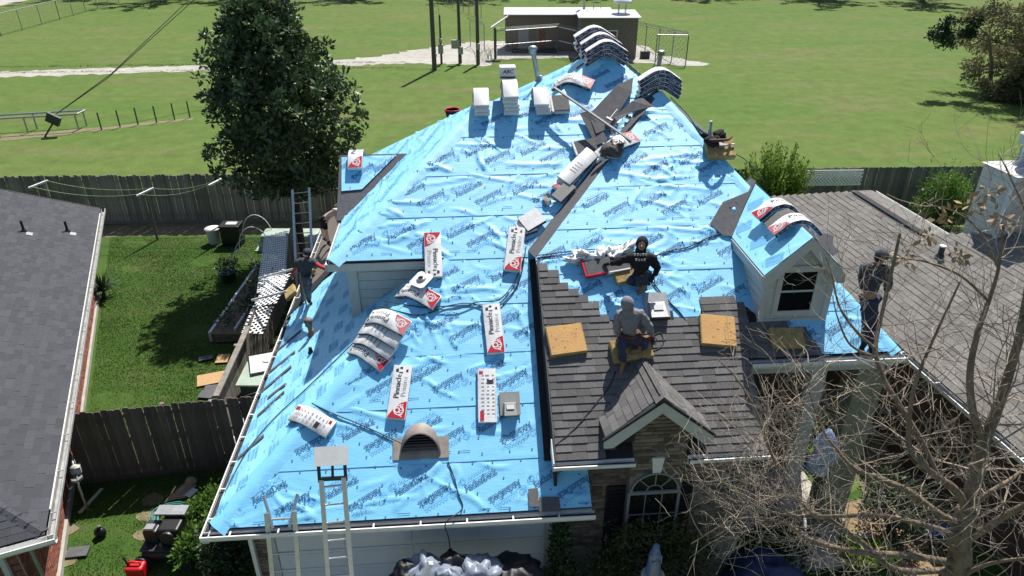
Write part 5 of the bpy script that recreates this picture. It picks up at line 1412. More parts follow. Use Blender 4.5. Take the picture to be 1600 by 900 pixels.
b = MB(); b.tube([(0, 0, 0), (.55, .3, .75)], .05, 6); b.build("anchor_rod", M_STEELD, t); b = MB(); b.box((.6, .33, .95), (.75, .2, .55), Matrix.Rotation(.5, 3, 'Y')); b.build("anchor_plate", M_STEELD, t)
b = MB()
for q in ((8.5, 12, 7.8), (9.2, 13, 8.9)): b.tube([(.6, .33, 1.1), (.6 + q[0] * .25, .33 + q[1] * .25, 1.1 + q[2] * .2), (.6 + q[0], .33 + q[1], 1.1 + q[2])], .022, 4)
b.build("guy_cable", M_STEELD, t)
# ------------------------------------------------------------------ shingle bundles
BL, BW, BT = 1.0, .337, .085
def bend_fn(theta, rad=.30):
    """maps (s along, w across, t up) of a bundle; theta: fall of each end; 0 = flat"""
    if theta <= 0: return lambda s, w, t: V((s, w, t))
    a = rad * theta
    def f(s, w, t):
        q = abs(s); sg = 1 if s >= 0 else -1
        if q < a: x, z, an = rad * sin(q / rad), -rad * (1 - cos(q / rad)), q / rad
        else: x, z, an = rad * sin(theta) + (q - a) * cos(theta), -rad * (1 - cos(theta)) - (q - a) * sin(theta), theta
        return V((sg * (x + t * sin(an)), w, z + t * cos(an)))
    return f
_BM = {}
def bundle_meshes(theta, kind, T):
    k = (round(theta, 3), kind, round(T, 3))
    if k in _BM: return _BM[k]
    f = bend_fn(theta); r = random.Random(hash(k) % 999); n = 16 if theta else 10
    hw = BW / 2; body = MB()
    cs = [(-hw + .006, 0), (hw - .006, 0), (hw, .007), (hw, T - .008), (hw - .009, T), (-hw + .009, T), (-hw, T - .008), (-hw, .007)]
    m = len(cs); rows = []
    for i in range(n + 1):
        s = -BL / 2 + BL * i / n; e = min(i, n - i); sh = 1 if e else .94
        rows.append([f(s, w * (1 + .012 * r.uniform(-1, 1)), T / 2 + (t - T / 2) * sh + (.004 * r.uniform(-1, 1) if t > T * .7 else 0)) for w, t in cs])
    vs = [p for q in rows for p in q]
    top = []; side = []
    for i in range(n):
        for j in range(m):
            q = (i * m + j, (i + 1) * m + j, (i + 1) * m + (j + 1) % m, i * m + (j + 1) % m)
            (side if j in (2, 6) else top).append(q[::-1])
    body.cur = 0; body.add(vs, top, True)
    k0 = len(body.v) - len(vs)
    body.cur = 1
    for q in side: body.f.append([i + k0 for i in q]); body.mi.append(body.cur); body.sm.append(True)
    body.cur = 0; body.add(rows[0], [tuple(range(m))], False); body.add(rows[-1], [tuple(range(m - 1, -1, -1))], False)
    # side stripes: white flecks on the dark long sides
    fl = MB()
    if kind != "white":
        for sg in (-1, 1):
            x = -.46
            while x < .44:
                w_ = r.uniform(.01, .05)
                if r.random() < .55:
                    a, c = r.uniform(.2, .5) * T, r.uniform(.55, .8) * T; y = sg * (hw + .003)
                    fl.add([f(x, y, a), f(x + w_, y, a), f(x + w_, y, c), f(x, y, c)], [(0, 1, 2, 3)])
                x += w_ + .02
    red = MB(); let = MB(); gry = MB(); wht = MB(); h = T + .004
    if kind in ("brand", "pink"):
                # strips so that the patch follows the bend
        ns = 9
        for i in range(ns):
            a, c = -.49 + .32 * i / ns, -.49 + .32 * (i + 1) / ns
            def lo(s): t = max(0, min(1, ((-.17 - s) / .30))); return hw - .012 - (2 * hw - .024) * (t ** .55)
            red.add([f(a, -lo(a), h), f(a, -hw + .012, h), f(c, -hw + .012, h), f(c, -lo(c), h)], [(0, 1, 2, 3)])
        def put(mb, vs2, fs, s0, w0, hh, flip=1):
            mb.add([f(s0 + x, -w0 + y, hh) for x, y in vs2], [q if flip > 0 else q for q in fs])
        vs2, fs = font_polys("Pinnacle", .138, .006); put(let, vs2, fs, .10, -.045, h)
        vs2, fs = font_polys("Pristine", .125, -.004); put(gry, vs2, fs, .10, .075, h)
        vs2, fs = font_polys("ATLAS", .085, .01); put(wht, vs2, fs, -.345, .075, h + .003)
        for q in strokes_to_tris([ring2(-.345, .03, .085, .085, 14, 0, 2 * pi)], .016): wht.add([f(x, -y, h + .003) for x, y in q], [(0, 1, 2, 3)])
        for q in strokes_to_tris([ring2(-.345, .0, .045, .045, 8, 0, 2 * pi)], .02): wht.add([f(x, y, h + .003) for x, y in q], [(0, 1, 2, 3)])
        for (x, y, sx, sy) in ((.40, .09, .035, .05), (.40, -.09, .03, .04), (.45, .02, .02, .05), (.36, .02, .012, .07)):
            let.add([f(x - sx, y - sy * .5, h), f(x + sx, y - sy * .5, h), f(x + sx * .6, y + sy * .5, h), f(x - sx * .6, y + sy * .5, h)], [(0, 1, 2, 3)])
    elif kind == "data":
        for i in range(11):
            s = -.36 + i * .072
            for j in range(3):
                w0 = -.13 + j * .09; L_ = r.uniform(.03, .07)
                gry.add([f(s, w0, h), f(s + .02, w0, h), f(s + .02, w0 + L_, h), f(s, w0 + L_, h)], [(0, 1, 2, 3)])
        for (s, w0) in ((-.47, .06), (.40, .07)): red.add([f(s, w0, h), f(s + .12 * (s < 0) + .05, w0, h), f(s + .12 * (s < 0) + .05, w0 + .07, h), f(s, w0 + .07, h)], [(0, 1, 2, 3)])
        let.add([f(.2, -.12, h), f(.28, -.12, h), f(.28, .0, h), f(.2, .0, h)], [(0, 1, 2, 3)])
        for q in range(4): gry.add([f(-.42 + q * .2, -.15, h), f(-.26 + q * .2, -.15, h), f(-.26 + q * .2, -.143, h), f(-.42 + q * .2, -.143, h)], [(0, 1, 2, 3)])
    elif kind == "white":
        for i in range(4):
            s = -.2 + i * .08; gry.add([f(s, -.08, h), f(s + .02, -.08, h), f(s + .02, .08, h), f(s, .08, h)], [(0, 1, 2, 3)])
    pink = kind == "pink"
    out = [("wrapper", body.mesh("wrapper", M_WRAP, M_NAVY))]
    for nm, mb, mt in (("printed_flecks", fl, M_FLECK), ("red_corner", red, M_PINK if pink else M_RED), ("brand_lettering", let, M_PRINT), ("small_lettering", gry, M_GPRINT), ("emblem", wht, M_WPRINT)):
        if mb.f: out.append((nm, mb.mesh(nm, mt)))
    _BM[k] = out; return out
def bundle(M, lab, group, theta=0.0, kind="brand", T=BT):
    t = thing("shingle_bundle", lab, "shingle bundle", M, group)
    base = None
    for nm, me in bundle_meshes(theta, kind, T):
        o = bpy.data.objects.new(nm, me); link(o, base or t)
        if nm == "wrapper": base = o
        else: o["kind"] = "stuff"
    return t
HW = HM
def H(u, v, z): return HM @ V((u, v, z))
hx = HM.to_3x3() @ V((1, 0, 0)); hy = HM.to_3x3() @ V((0, 1, 0)); UP = V((0, 0, 1))
GF = "shingle bundles lying on the blue slopes"
LIFT = .028
bundle(PA.fr(625, 614, pi / 2 - .13, LIFT), "shingle bundle above the half round vent, red corner down, lettering reading upward", GF)
bundle(PA.fr(771, 515, pi / 2 + .05, LIFT), "shingle bundle left of the shaded wall strip, red corner down, right of the hip stack", GF)
bundle(PA.fr(761, 619, pi / 2 - .03, LIFT), "white bundle covered with small print, beside the grey box vent", GF, kind="data")
bundle(PA.fr(677, 400, -pi / 2 + .02, LIFT), "shingle bundle with red corner at its top, beside the grey fascia tip", GF)
bundle(PA.fr(804, 391, pi / 2 - .17, LIFT), "shingle bundle at the valley foot, red corner down, lettering reading upward", GF)
# over the left hip
def hipfr(px_, py_, up=0.0, shift=0.0, tw=0.0, origin=(0, 0, ZA), dirv=(1, 1, SA)):
    s_, t_ = PA.pst(px_, py_); m = ((s_ - origin[0]) + (t_ / kA - origin[1])) / 2 + shift
    P = H(origin[0] + dirv[0] * m, origin[1] + dirv[1] * m, origin[2] + dirv[2] * m) + UP * up
    x = (hx - hy).normalized(); cr = (hx * dirv[0] + hy * dirv[1] + UP * dirv[2]).normalized(); n = x.cross(cr)
    if n.z < 0: n = -n
    M = frame(P, x, z=n)
    return M @ Matrix.Rotation(tw, 4, 'Z')
GH = "shingle bundles bent over the left hip"
bundle(hipfr(483, 654, .0, 0, .12), "single white bundle with small print bent over the hip, nearest the gutter", GH, .44, "data")
for i, (up, sh, k, lab) in enumerate(((.0, 0, "brand", "bottom bundle of the hip stack, its red corner showing in front"), (.075, .12, "white", "second bundle up in the four high stack bent over the hip"), (.15, .23, "white", "third bundle up in the four high stack bent over the hip"), (.22, .36, "pink", "topmost bundle with faded red end in the stack bent over the hip"))):
    M = hipfr(568, 545, up, sh, .05 * i); bundle(M @ Matrix.Rotation(pi, 4, 'Z'), lab, GH, .46, k, .075)
bundle(hipfr(642, 452, .03, 0, .1) @ Matrix.Rotation(pi, 4, 'Z'), "bundle bent over the hip under the white flashing plate, red end right", GH, .44)
# plate with hole on it
M = hipfr(648, 437, .16); Mx = frame(M.translation, (hx * .75 - hy * .66).normalized(), z=(UP * .9 - hy * .45))
t = thing("flashing_plate", "white square flashing plate with round dark hole, on a bent bundle", "flashing plate", Mx)
b = MB(); n = 20; ro, ri = .21, .085
sq = []
for i in range(n):
    a = 2 * pi * i / n; c, s_ = cos(a), sin(a); k = .19 / max(abs(c), abs(s_)); sq.append(V((c * k, s_ * k, 0)))
inn = [V((ri * cos(2 * pi * i / n), ri * sin(2 * pi * i / n), 0)) for i in range(n)]
vs = sq + inn + [p + V((0, 0, .006)) for p in sq] + [p + V((0, 0, .006)) for p in inn]
fs = []
for i in range(n):
    j = (i + 1) % n; fs += [(i, n + i, n + j, j), (2 * n + i, 2 * n + j, 3 * n + j, 3 * n + i), (i, j, 2 * n + j, 2 * n + i), (n + i, 3 * n + i, 3 * n + j, n + j)]
b.add(vs, fs, False); b.build("plate", M_WHITE, t)
b = MB(); b.lathe([(.10, .006), (.085, .03), (.06, .05), (.055, .05), (.055, .0)], n=18); b.build("collar", M_GALV, t)
b = MB(); b.cyl((0, 0, .005), (0, 0, .03), .056, n=16); b.build("bore", M_BLACK, t)
# stacks over the short ridge
GR = "shingle bundles stacked over the short ridge"
ordn = ["bottom", "second", "third", "fourth", "fifth", "sixth"]
def stack(u, n, fr_fn, lab, group, theta, kinds, T=.086):
    for i in range(n):
        pos = "topmost" if i == n - 1 else ordn[i]
        bundle(fr_fn(i), f"{pos} {'bundle' if pos in ('topmost', 'bottom') else 'bundle from below'} {lab}", group, theta, kinds(i), T)
thr = .62
def ridgefr(u, v=RV, z=RZ, dz=.0):
    return lambda i: frame(H(u + rnd.uniform(-.02, .02), v + rnd.uniform(-.03, .03), z + .02 + i * .09 + dz), -hy, z=UP) @ Matrix.Rotation(rnd.uniform(-.04, .04), 4, 'Z')
def u_at(px_): return PA.pst(px_, 165)[0]
stack(0, 3, ridgefr(u_at(752)), "of the left stack on the short ridge", GR, thr, lambda i: "white")
stack(0, 5, ridgefr(u_at(797)), "of the middle stack on the short ridge, under the carton", GR, thr, lambda i: "white")
stack(0, 3, ridgefr(u_at(845)), "of the right stack on the short ridge", GR, thr, lambda i: "white")
# carton
M = frame(H(u_at(795), RV + .12, RZ + .46), hx, z=UP)
t = thing("carton", "white carton lettered ABC on top of the middle ridge stack", "carton", M)
b = MB(); b.box((0, .16, .12), (.36, .30, .26)); bev(b.build("box", M_WRAP, t), .012)
b = MB(); b.box((0, .005, .03), (.35, .012, .03)); b.build("dark_band", M_NAVY, t)
vs2, fs = font_polys("ABC", .12, .014, .25); b = MB(); b.add([(x, .004, .15 + y) for x, y in vs2], fs); b.build("lettering", M_NAVY, t, kind="stuff")
# stacks on the peak and on the right ridge
GP = "shingle bundles stacked on the peak"
def crestfr(u, v, z, tw=0): return lambda i: frame(H(u + rnd.uniform(-.025, .025), v, z + .02 + i * .088), hx, z=UP) @ Matrix.Rotation(tw + rnd.uniform(-.03, .03), 4, 'Z')
for j, (dv, dz_, nm) in enumerate(((-.30, -.10, "front"), (.07, -.0, "middle"), (.44, .10, "rear"))):
    stack(0, 4, crestfr(PKu + .04 - .06 * j, PKv + dv, PKz + dz_, .0), f"of the {nm} stack on the roof peak", GP, .55, lambda i: "pink" if i == 2 else "dark")
stack(0, 5, crestfr(APu + .02, APv + .22, APz + .02, -.05), "of the stack on the right hand ridge", "shingle bundles stacked on the right ridge", .58, lambda i: "pink" if i == 3 else "dark")
# over the upper front left hip of the peak
bundle(hipfr(893, 130, .06, 0, .25, origin=(PKu, PKv, PKz)) @ Matrix.Rotation(pi, 4, 'Z'), "bundle bent over the hip just below the peak, red end to the right", "shingle bundles below the peak", .46)
# rear left wing
bundle(frame(H(PG.pst(557, 246)[0], GV + 1.42, ZF + SA * 1.42 + .045), -hy * -1, z=UP) , "red cornered bundle hung over the rear left wing's small ridge", "shingle bundle on the rear wing", .62, "brand")
# dormer
bundle(frame(H(dC, 2.78, zP + .03), hx, z=UP), "bundle bent over the dormer ridge with faded red mark, front of two", "shingle bundles bent over the dormer", .76, "pink")
bundle(frame(H(dC - .03, 3.52, zP + .04), hx, z=UP) @ Matrix.Rotation(.08, 4, 'Z'), "bundle bent over the dormer ridge with bright red end, rear of two", "shingle bundles bent over the dormer", .76, "brand")
def shingle_slab(M, lab, w=.4, l=.34, T=.06, m=M_FELT, wrap=True, group=None, name="loose_shingles", th=0.0, top=None):
    t = thing(name, lab, "shingles", M, group); r = random.Random(int(abs(M.translation.x) * 977))
    f = bend_fn(th)
    for i in range(3):
        b = MB(); o_ = r.uniform(-.02, .02); z0, z1 = T * i / 3, T * (i + .85) / 3
        n = 6 if th else 1
        for q in range(n):
            a, c = -w / 2 + w * q / n, -w / 2 + w * (q + 1) / n
            vs = [f(x, y + o_, z) for z in (z0, z1) for x in (a, c) for y in (-l / 2, l / 2)]
            b.add(vs, [(0, 1, 3, 2), (4, 6, 7, 5), (0, 4, 5, 1), (2, 3, 7, 6), (0, 2, 6, 4), (1, 5, 7, 3)])
        b.build("shingle_sheet", (top or m) if i == 2 else m, t)
    if wrap:
        b = MB(); b.box((-w / 2 - .02, 0, T * .4), (.06, l * 1.1, T * .9)); b.box((0, -l / 2 - .02, T * .35), (w * .9, .05, T * .6)); b.build("torn_wrapper", M_WRAP, t)
    return t
GL = "opened shingles lying about the roof"
LIGHTS = mat("pale_shingle_face", (.30, .30, .29), rough=.9, bump=.4, bscale=90, var=.15)
shingle_slab(PA.fr(876, 164, .05, .05), "opened grey shingle stack right of the ridge stacks", .36, .42, .09, top=M_SH, group=GL)
shingle_slab(frame(H(dC, 3.15, zP + .01), hx, z=UP), "bare grey shingles bent over the dormer between two bundles", .92, .33, .035, M_SH, False, GL, th=.76)
shingle_slab(PA.fr(915, 231, .2, .08), "opened grey shingles at the upper valley debris", .45, .34, .08, M_SH, True, GL)
shingle_slab(PA.fr(831, 345, .55, .06), "white backed shingles lying near the valley foot, upper piece", .46, .36, .07, M_FELT, False, GL, top=M_WRAP)
shingle_slab(PA.fr(822, 356, .35, .03), "white backed shingles lying near the valley foot, lower piece", .36, .34, .05, M_FELT, False, GL, top=M_WRAP)
shingle_slab(PA.fr(881, 301, .8, .10), "pale shingles leaning in the middle of the valley", .5, .25, .06, M_SH, False, GL, top=LIGHTS)
vd = atan2((PD.W.to_3x3() @ (PD.at(-7, 0) - PD.at(-4.2, -3.9))).dot(PA.wb), (PD.W.to_3x3() @ (PD.at(-7, 0) - PD.at(-4.2, -3.9))).dot(PA.wa))
GV_ = "shingle bundles tumbled in the valley"
bundle(PA.fr(903, 262, .80, .10), "white bundle lying along the valley among debris", GV_, 0, "white")
bundle(PA.fr(893, 276, .85, .03), "lower bundle with pink edge under the white valley bundle", GV_, 0, "pink")
bundle(PB.fr(966, 226, .55 + pi, .10), "bundle with faded red end beside the dark tool bag", GV_, .3, "pink")
# tool bag
t = thing("tool_bag", "crumpled dark brown tool bag lying in the upper valley", "bag", PB.fr(955, 241, 0, .0) @ Matrix.Scale(.82, 4)); r = random.Random(5)
b = MB(); b.ball((0, 0, .16), (.30, .26, .18), 14, 9); b.v = [tuple(V(p) * (1 + .28 * noise.noise(V(p) * 6))) for p in b.v]; b.build("bag_body", mat("brown_canvas", (.10, .085, .075), rough=.8, var=.5, scale=6, bump=.5), t)
b = MB(); b.ball((.10, .12, .22), (.2, .16, .14), 12, 8); b.v = [tuple(V(p) * (1 + .3 * noise.noise(V(p) * 7 + V((3, 1, 2))))) for p in b.v]; b.build("bag_flap", M_BLACK, t)
b = MB(); b.tube(bezier([(-.2, -.15, .12), (-.1, -.25, .2), (.1, -.22, .12), (.22, -.1, .1)], 4), .02, 5); b.build("strap", M_GALV, t)
# felts at the top of the valley
for pts, lab in ((((925, 178), (962, 140), (988, 126), (985, 150), (950, 205), (930, 215), (918, 182)), "grey felt sheet lying across the upper valley"), (((1002, 158), (1019, 173), (985, 180), (962, 196), (958, 188), (985, 165)), "narrow grey felt strip below the right ridge stack"), (((905, 182), (918, 180), (940, 208), (948, 226), (930, 232)), "torn dark felt beside the upper valley")):
    q = [PB.pst(x, y) for x, y in pts] if "narrow" in lab else [PA.pst(x, y) for x, y in pts]
    pl_ = PB if "narrow" in lab else PA
    b = MB(); O_ = pl_.px(*pts[0]); b.prism([pl_.w(a, c, .10 + .03 * (i % 2)) - O_ for i, (a, c) in enumerate(q)], pl_.wn * .012)
    o = lone(b, "felt_sheet", M_FELT, lab, "roofing felt", Matrix.Translation(O_), "loose felt in the upper valley")
    bm = bmesh.new(); bm.from_mesh(o.data); bmesh.ops.triangulate(bm, faces=[f for f in bm.faces if len(f.verts) > 4]); bmesh.ops.recalc_face_normals(bm, faces=bm.faces[:]); bm.to_mesh(o.data); bm.free()
a, c = PA.px(866, 137, .38), PB.px(986, 220, .14)
b = MB(); b.bar(V((0, 0, 0)), c - a, .07, .03); lone(b, "metal_strip", mat("grey_metal_strip", (.22, .22, .225), rough=.6), "long grey metal strip laid slanting across the valley", "metal strip", Matrix.Translation(a))
t = thing("hammer", "pale handled hammer lying on the felt in the upper valley", "hammer", PA.fr(958, 180, .9, .16)); b = MB(); b.tube([(-.16, 0, .03), (.17, 0, .03)], .016, 6); b.build("handle", M_WRAP, t); b = MB(); b.box((-.17, 0, .035), (.045, .15, .045)); b.build("head", M_GALV, t)
for i, ((x0, y0), (x1, y1)) in enumerate((((893, 97), (904, 88)), ((900, 107), (914, 97)))):
    a, c = PC.px(x0, y0, .05), PC.px(x1, y1, .05)
    b = MB(); b.bar(V((0, 0, 0)), c - a, .07, .02, up=PC.wn); lone(b, "black_strip", M_BLACK, ["short black strip on the slope left of the peak, upper", "short black strip on the slope left of the peak, lower"][i], "strip", Matrix.Translation(a), "short black strips by the peak")
r = random.Random(77); SCR = [M_FELT, M_SH, M_FELTD, M_WRAP, M_PINK, LIGHTS]
SCN = ["grey felt", "taupe shingle", "black felt", "white wrapper", "faded pink wrapper", "pale shingle"]
SCP = ["near the valley foot", "halfway up the valley", "in the upper valley debris"]
for i in range(18):
    f = (i // 6 + r.random()) / 3; px_, py_ = 868 + (985 - 868) * f + r.uniform(-16, 16), 318 + (178 - 318) * f + r.uniform(-12, 12)
    w, l = r.uniform(.08, .26), r.uniform(.06, .18); b = MB(); n = 3
    P = [V((-w / 2 + w * a / n + r.uniform(-.015, .015), -l / 2 + l * c / n + r.uniform(-.015, .015), .01 + r.uniform(0, .05))) for c in range(n + 1) for a in range(n + 1)]
    k = len(P); b.add(P + [p - V((0, 0, .008)) for p in P], [(c * (n + 1) + a, c * (n + 1) + a + 1, (c + 1) * (n + 1) + a + 1, (c + 1) * (n + 1) + a) for a in range(n) for c in range(n)] + [(k + c * (n + 1) + a, k + (c + 1) * (n + 1) + a, k + (c + 1) * (n + 1) + a + 1, k + c * (n + 1) + a + 1) for a in range(n) for c in range(n)])
    lone(b, "torn_scrap", SCR[i % 6], "small torn " + SCN[i % 6] + " scrap " + SCP[i // 6], "scrap", PA.fr(px_, py_, r.uniform(0, 3), .05), "torn scraps in the valley")
# starter strips on the lower left slope
for i, (p0, p1) in enumerate((((427, 553), (470, 516)), ((414, 587), (461, 549)), ((405, 615), (455, 572)), ((418, 622), (446, 600)), ((402, 650), (444, 612)), ((372, 716), (412, 680)))):
    a, c = PE.px(*p0, .03), PE.px(*p1, .03)
    b = MB(); b.bar(V((0, 0, 0)), c - a, .10, .012, up=PE.wn)
    lone(b, "grey_strip", M_FELT, ["uppermost grey strip on the lower left slope", "second grey strip down the lower left slope", "third grey strip down the lower left slope", "short fourth grey strip on the lower left slope", "fifth grey strip down the lower left slope", "lowest grey strip near the garage corner"][i], "strip", Matrix.Translation(a), "grey strips on the lower left slope")
# ------------------------------------------------------------------ foam pads
def pad(M, lab, w=.62, l=.6, T=.10, top=M_FOAMO, seed=1, cat="foam pad"):
    t = thing("foam_pad", lab, cat, M, "foam kneeling pads"); r = random.Random(seed)
    b = MB(); b.box((0, 0, T / 2), (w, l, T)); o = b.build("foam_block", M_FOAM, t); bev(o, .018, 2)
    b = MB(); n = 5
    P = [V((-w / 2 + .02 + (w - .04) * i / n, -l / 2 + .02 + (l - .04) * j / n, T + .003 + .003 * r.random())) for j in range(n + 1) for i in range(n + 1)]
    b.add(P, [(j * (n + 1) + i, j * (n + 1) + i + 1, (j + 1) * (n + 1) + i + 1, (j + 1) * (n + 1) + i) for j in range(n) for i in range(n)], True); b.build("foam_skin", top, t)
    b = MB()
    for i in range(13):
        x, y, a = r.uniform(-w * .42, w * .42), r.uniform(-l * .42, l * .42), r.uniform(-.5, .9); s_ = r.uniform(.006, .022)
        b.add([(x - s_ * cos(a), y - s_ * sin(a), T + .008), (x + .006, y - .006, T + .008), (x + s_ * cos(a), y + s_ * sin(a), T + .008), (x - .005, y + .006, T + .008)], [(0, 1, 2, 3)])
    b.build("scuff_marks", M_FOAMD, t, kind="stuff"); return t
pad(PB.fr(884, 533, .10, .03), "orange topped foam pad left of the sitting worker", .68, .58)
pad(PB.fr(1120, 519, -.14, .03), "orange topped foam pad right of the sitting worker", .66, .62, seed=2)
pad(PB.fr(985, 549, .12, .03), "dirty yellow foam pad under the sitting worker", .74, .42, .14, M_FOAM, 3)
pad(PB.fr(975, 431, .18, .03), "small yellow foam pad beside the opened bundle", .42, .36, .10, M_FOAM, 4)
pad(PB.fr(1123, 236, -.03, .04), "foam pad near the right hip holding dark tools", .60, .48, .14, M_FOAM, 5)
pad(PB.fr(1228, 530, -.05, .03), "foam pad in the dormer's shade", .62, .40, .10, M_FOAM, 6)
pad(PE.fr(456, 459, .35, .04), "weathered foam pad at the red sleeved worker's feet", .75, .34, .10, M_FOAM, 7)
pad(PE.fr(487, 428, .5, .04), "foam pad behind the red sleeved worker", .34, .26, .10, M_FOAM, 8)
# tools on the pad near the hip
t = thing("tool_belt", "heap of black tool belt and nail gun on the hip pad", "tool belt", PB.fr(1119, 219, 0, .17)); r = random.Random(9)
b = MB()
for i in range(7):
    p = V((r.uniform(-.28, .28), r.uniform(-.16, .16), r.uniform(.03, .16))); R_ = r.uniform(.08, .14); k0 = len(b.v); b.ball(p, (R_, R_ * .8, R_ * .8), 9, 6)
b.v = [tuple(V(p) * (1 + .35 * noise.noise(V(p) * 9))) for p in b.v]; b.build("pouches", M_CLBLK, t)
b = MB(); b.tube(bezier([(-.3, -.1, .12), (-.1, -.2, .25), (.15, -.15, .2), (.3, 0, .1)], 4), .03, 6); b.build("belt_strap", M_LEATH, t)
b = MB(); b.tube([(.0, -.2, .08), (.35, -.16, .05)], .018, 6); b.box((.05, -.2, .08), (.12, .08, .1)); b.build("nail_gun", M_GALV, t)
# opened bundle by the kneeling worker
M = PB.fr(948, 416, .16, .07)
t = thing("opened_bundle", "opened red and white bundle of grey shingles before the hooded worker", "shingle bundle", M)
for i in range(3):
    b = MB(); b.box((.0 + .01 * i, .0, .02 + .028 * i), (.9, .31, .024)); b.build("shingle_sheet", M_FELT, t)
b = MB(); b.box((-.25, -.17, .05), (.4, .03, .10)); b.box((-.46, .0, .04), (.04, .36, .09)); b.build("red_wrapper", M_RED, t)
b = MB()
for i in range(8):
    a = -.46 + i * .125; b.ball((a, .2 + .05 * sin(i * 2.1), .03), (.12, .08, .045 + .03 * (i % 2)), 16, 10)
b.v = [tuple(V((p[0], p[1], p[2] * (1 + .9 * noise.noise(V(p) * 14)))) * (1 + .5 * (1 - 2 * abs(noise.noise(V(p) * 11))))) for p in b.v]; b.build("torn_wrapper", M_WRAP, t)
b = MB(); b.box((.18, -.18, .06), (.45, .025, .09)); b.build("side_wrapper", M_WRAP, t)
# bucket rim beyond the left silhouette
t = thing("bucket", "black bucket with red rim beyond the left roof edge", "bucket", Matrix.Translation(aty(707, 177, 18.6) + V((0, 0, -.15))) @ Matrix.Scale(.66, 4))
b = MB(); b.lathe([(.22, 0), (.30, .36)], n=18); b.build("bucket_body", M_BLACK, t); b = MB(); b.lathe([(.30, .36), (.32, .37), (.32, .40), (.29, .40), (.27, .30)], n=18); b.build("rim", M_RED, t)

# ------------------------------------------------------------------ hoses
def hose(pts, lab, m=M_RUBB, r_=.011, pl=None, extra=(), h=.035):
    W_ = [ (p[2] if len(p) > 2 else pl).px(p[0], p[1], h) for p in pts] + list(extra)
    O_ = W_[0]; b = MB(); b.tube([q - O_ for q in bezier(W_, 6)], r_, 5)
    return lone(b, "air_hose", m, lab, "hose", Matrix.Translation(O_), "air hoses trailing over the roof")
HG = mat("dark_green_hose", (.015, .07, .085), rough=.5)
hose([(487, 630), (520, 646), (560, 662), (600, 680), (630, 694)], "dark teal hose running from the hip to the half round vent", HG, .013, PA)
hose([(352, 768), (385, 706), (430, 652), (480, 606), (535, 552), (566, 522)], "long dark hose running up the lower left slope to the hip stack", pl=PE)
hose([(592, 478), (625, 487), (660, 492), (700, 478), (735, 474), (772, 482), (802, 456), (815, 425), (822, 385)], "loose dark hose looping above the right bundle to the valley", pl=PA)
hose([(600, 470), (660, 480), (710, 484), (745, 472), (780, 468), (804, 440), (818, 404)], "second dark hose looping beside the first above the right bundle", pl=PA, h=.05)
hose([(838, 404), (862, 400), (900, 402), (930, 400), (958, 396)], "dark hose from the valley foot to the opened bundle", pl=PB)
hose([(840, 399), (880, 394), (920, 390), (950, 391), (962, 402)], "upper dark hose from the valley foot to the opened bundle", pl=PB)
hose([(1020, 401), (1050, 391), (1075, 386), (1105, 372), (1125, 366), (1148, 368)], "dark hose from the hooded worker to the dormer", pl=PB, r_=.014)
hose([(1020, 441), (1035, 460), (1050, 476), (1062, 488), (1078, 510), (1094, 528)], "dark hose from the hooded worker to the right foam pad", pl=PB, r_=.014)
hose([(1048, 152), (1075, 180), (1098, 212), (1130, 232), (1165, 250), (1195, 285)], "dark cord lying along the right hip below the ridge stack", pl=PB, h=.05)
hose([(868, 696), (900, 668), (930, 632), (952, 604), (962, 580)], "dark hose curving down the shingles left of the gable", pl=PB, h=.05)
hose([(1018, 527), (1032, 520), (1036, 538), (1022, 548), (1010, 545)], "small loop of black hose right of the sitting worker", pl=PB, h=.05)
gq = [H(3.86, -.2, 2.93), H(3.90, -.24, 2.6), H(3.93, -.26, 1.9), H(3.95, -.4, 1.0), H(3.9, -.7, .05)]
hose([(700, 722), (709, 745), (716, 772), (722, 795)], "black hose dropping from the garage slope over the gutter", pl=PA, extra=gq)

def crumple(name, lab, cat, c, R, m, seed, group=None, flat=.5, amp=.5, n=16):
    b = MB(); b.ball((0, 0, 0), R, n * 2, n); o_ = V((seed * 3.1, seed, 0))
    b.v = [tuple((lambda p: V((p.x, p.y, max(-R[2] * flat, p.z))) * (1 + amp * (1 - abs(noise.noise(p * (1.5 / max(R)) + o_)) * 2.2) * .5 + amp * .45 * noise.noise(p * (4.0 / max(R)) + o_)))(V(q))) for q in b.v]
    zmin = min(q[2] for q in b.v); b.v = [(q[0], q[1], q[2] - zmin) for q in b.v]
    return lone(b, name, m, lab, cat, Matrix.Translation(V(c)), group)
# ------------------------------------------------------------------ ladders
def hvp(px_, py_, v):
    o = H(0, v, 0); return onpl(px_, py_, o, hy)
def ladder(lab, bl, br, tl, tr, step=.30, r=.028, group="aluminium ladders", m=M_ALU):
    bl, br, tl, tr = map(V, (bl, br, tl, tr)); M = frame(bl, br - bl, y=tl - bl); Mi_ = M.inverted(); t = thing("ladder", lab, "ladder", M, group)
    A0, A1, B0, B1 = (Mi_ @ p for p in (bl, tl, br, tr))
    for a, c in ((A0, A1), (B0, B1)):
        b = MB(); b.bar(a, c, .075, .035, up=V((0, 0, 1))); b.build("side_rail", m, t)
    L = (A1 - A0).length; n = int(L / step); 
    for i in range(1, n + 1):
        f = (i - .4) / n; b = MB(); b.cyl(A0.lerp(A1, f), B0.lerp(B1, f), .018, n=7); b.build("rung", m, t)
    return t, M
u1, u2 = hvp(414, 815, -.12), hvp(458, 812, -.12)
lu = HM.inverted() @ u1; ru = HM.inverted() @ u2
t, M = ladder("aluminium ladder with flared top at the left of the garage", H(lu.x + .04, -1.1, 0), H(ru.x - .02, -1.1, 0), H(lu.x, .02, lu.z + .05), H(ru.x, .02, ru.z + .05))
b = MB(); Mi_ = M.inverted()
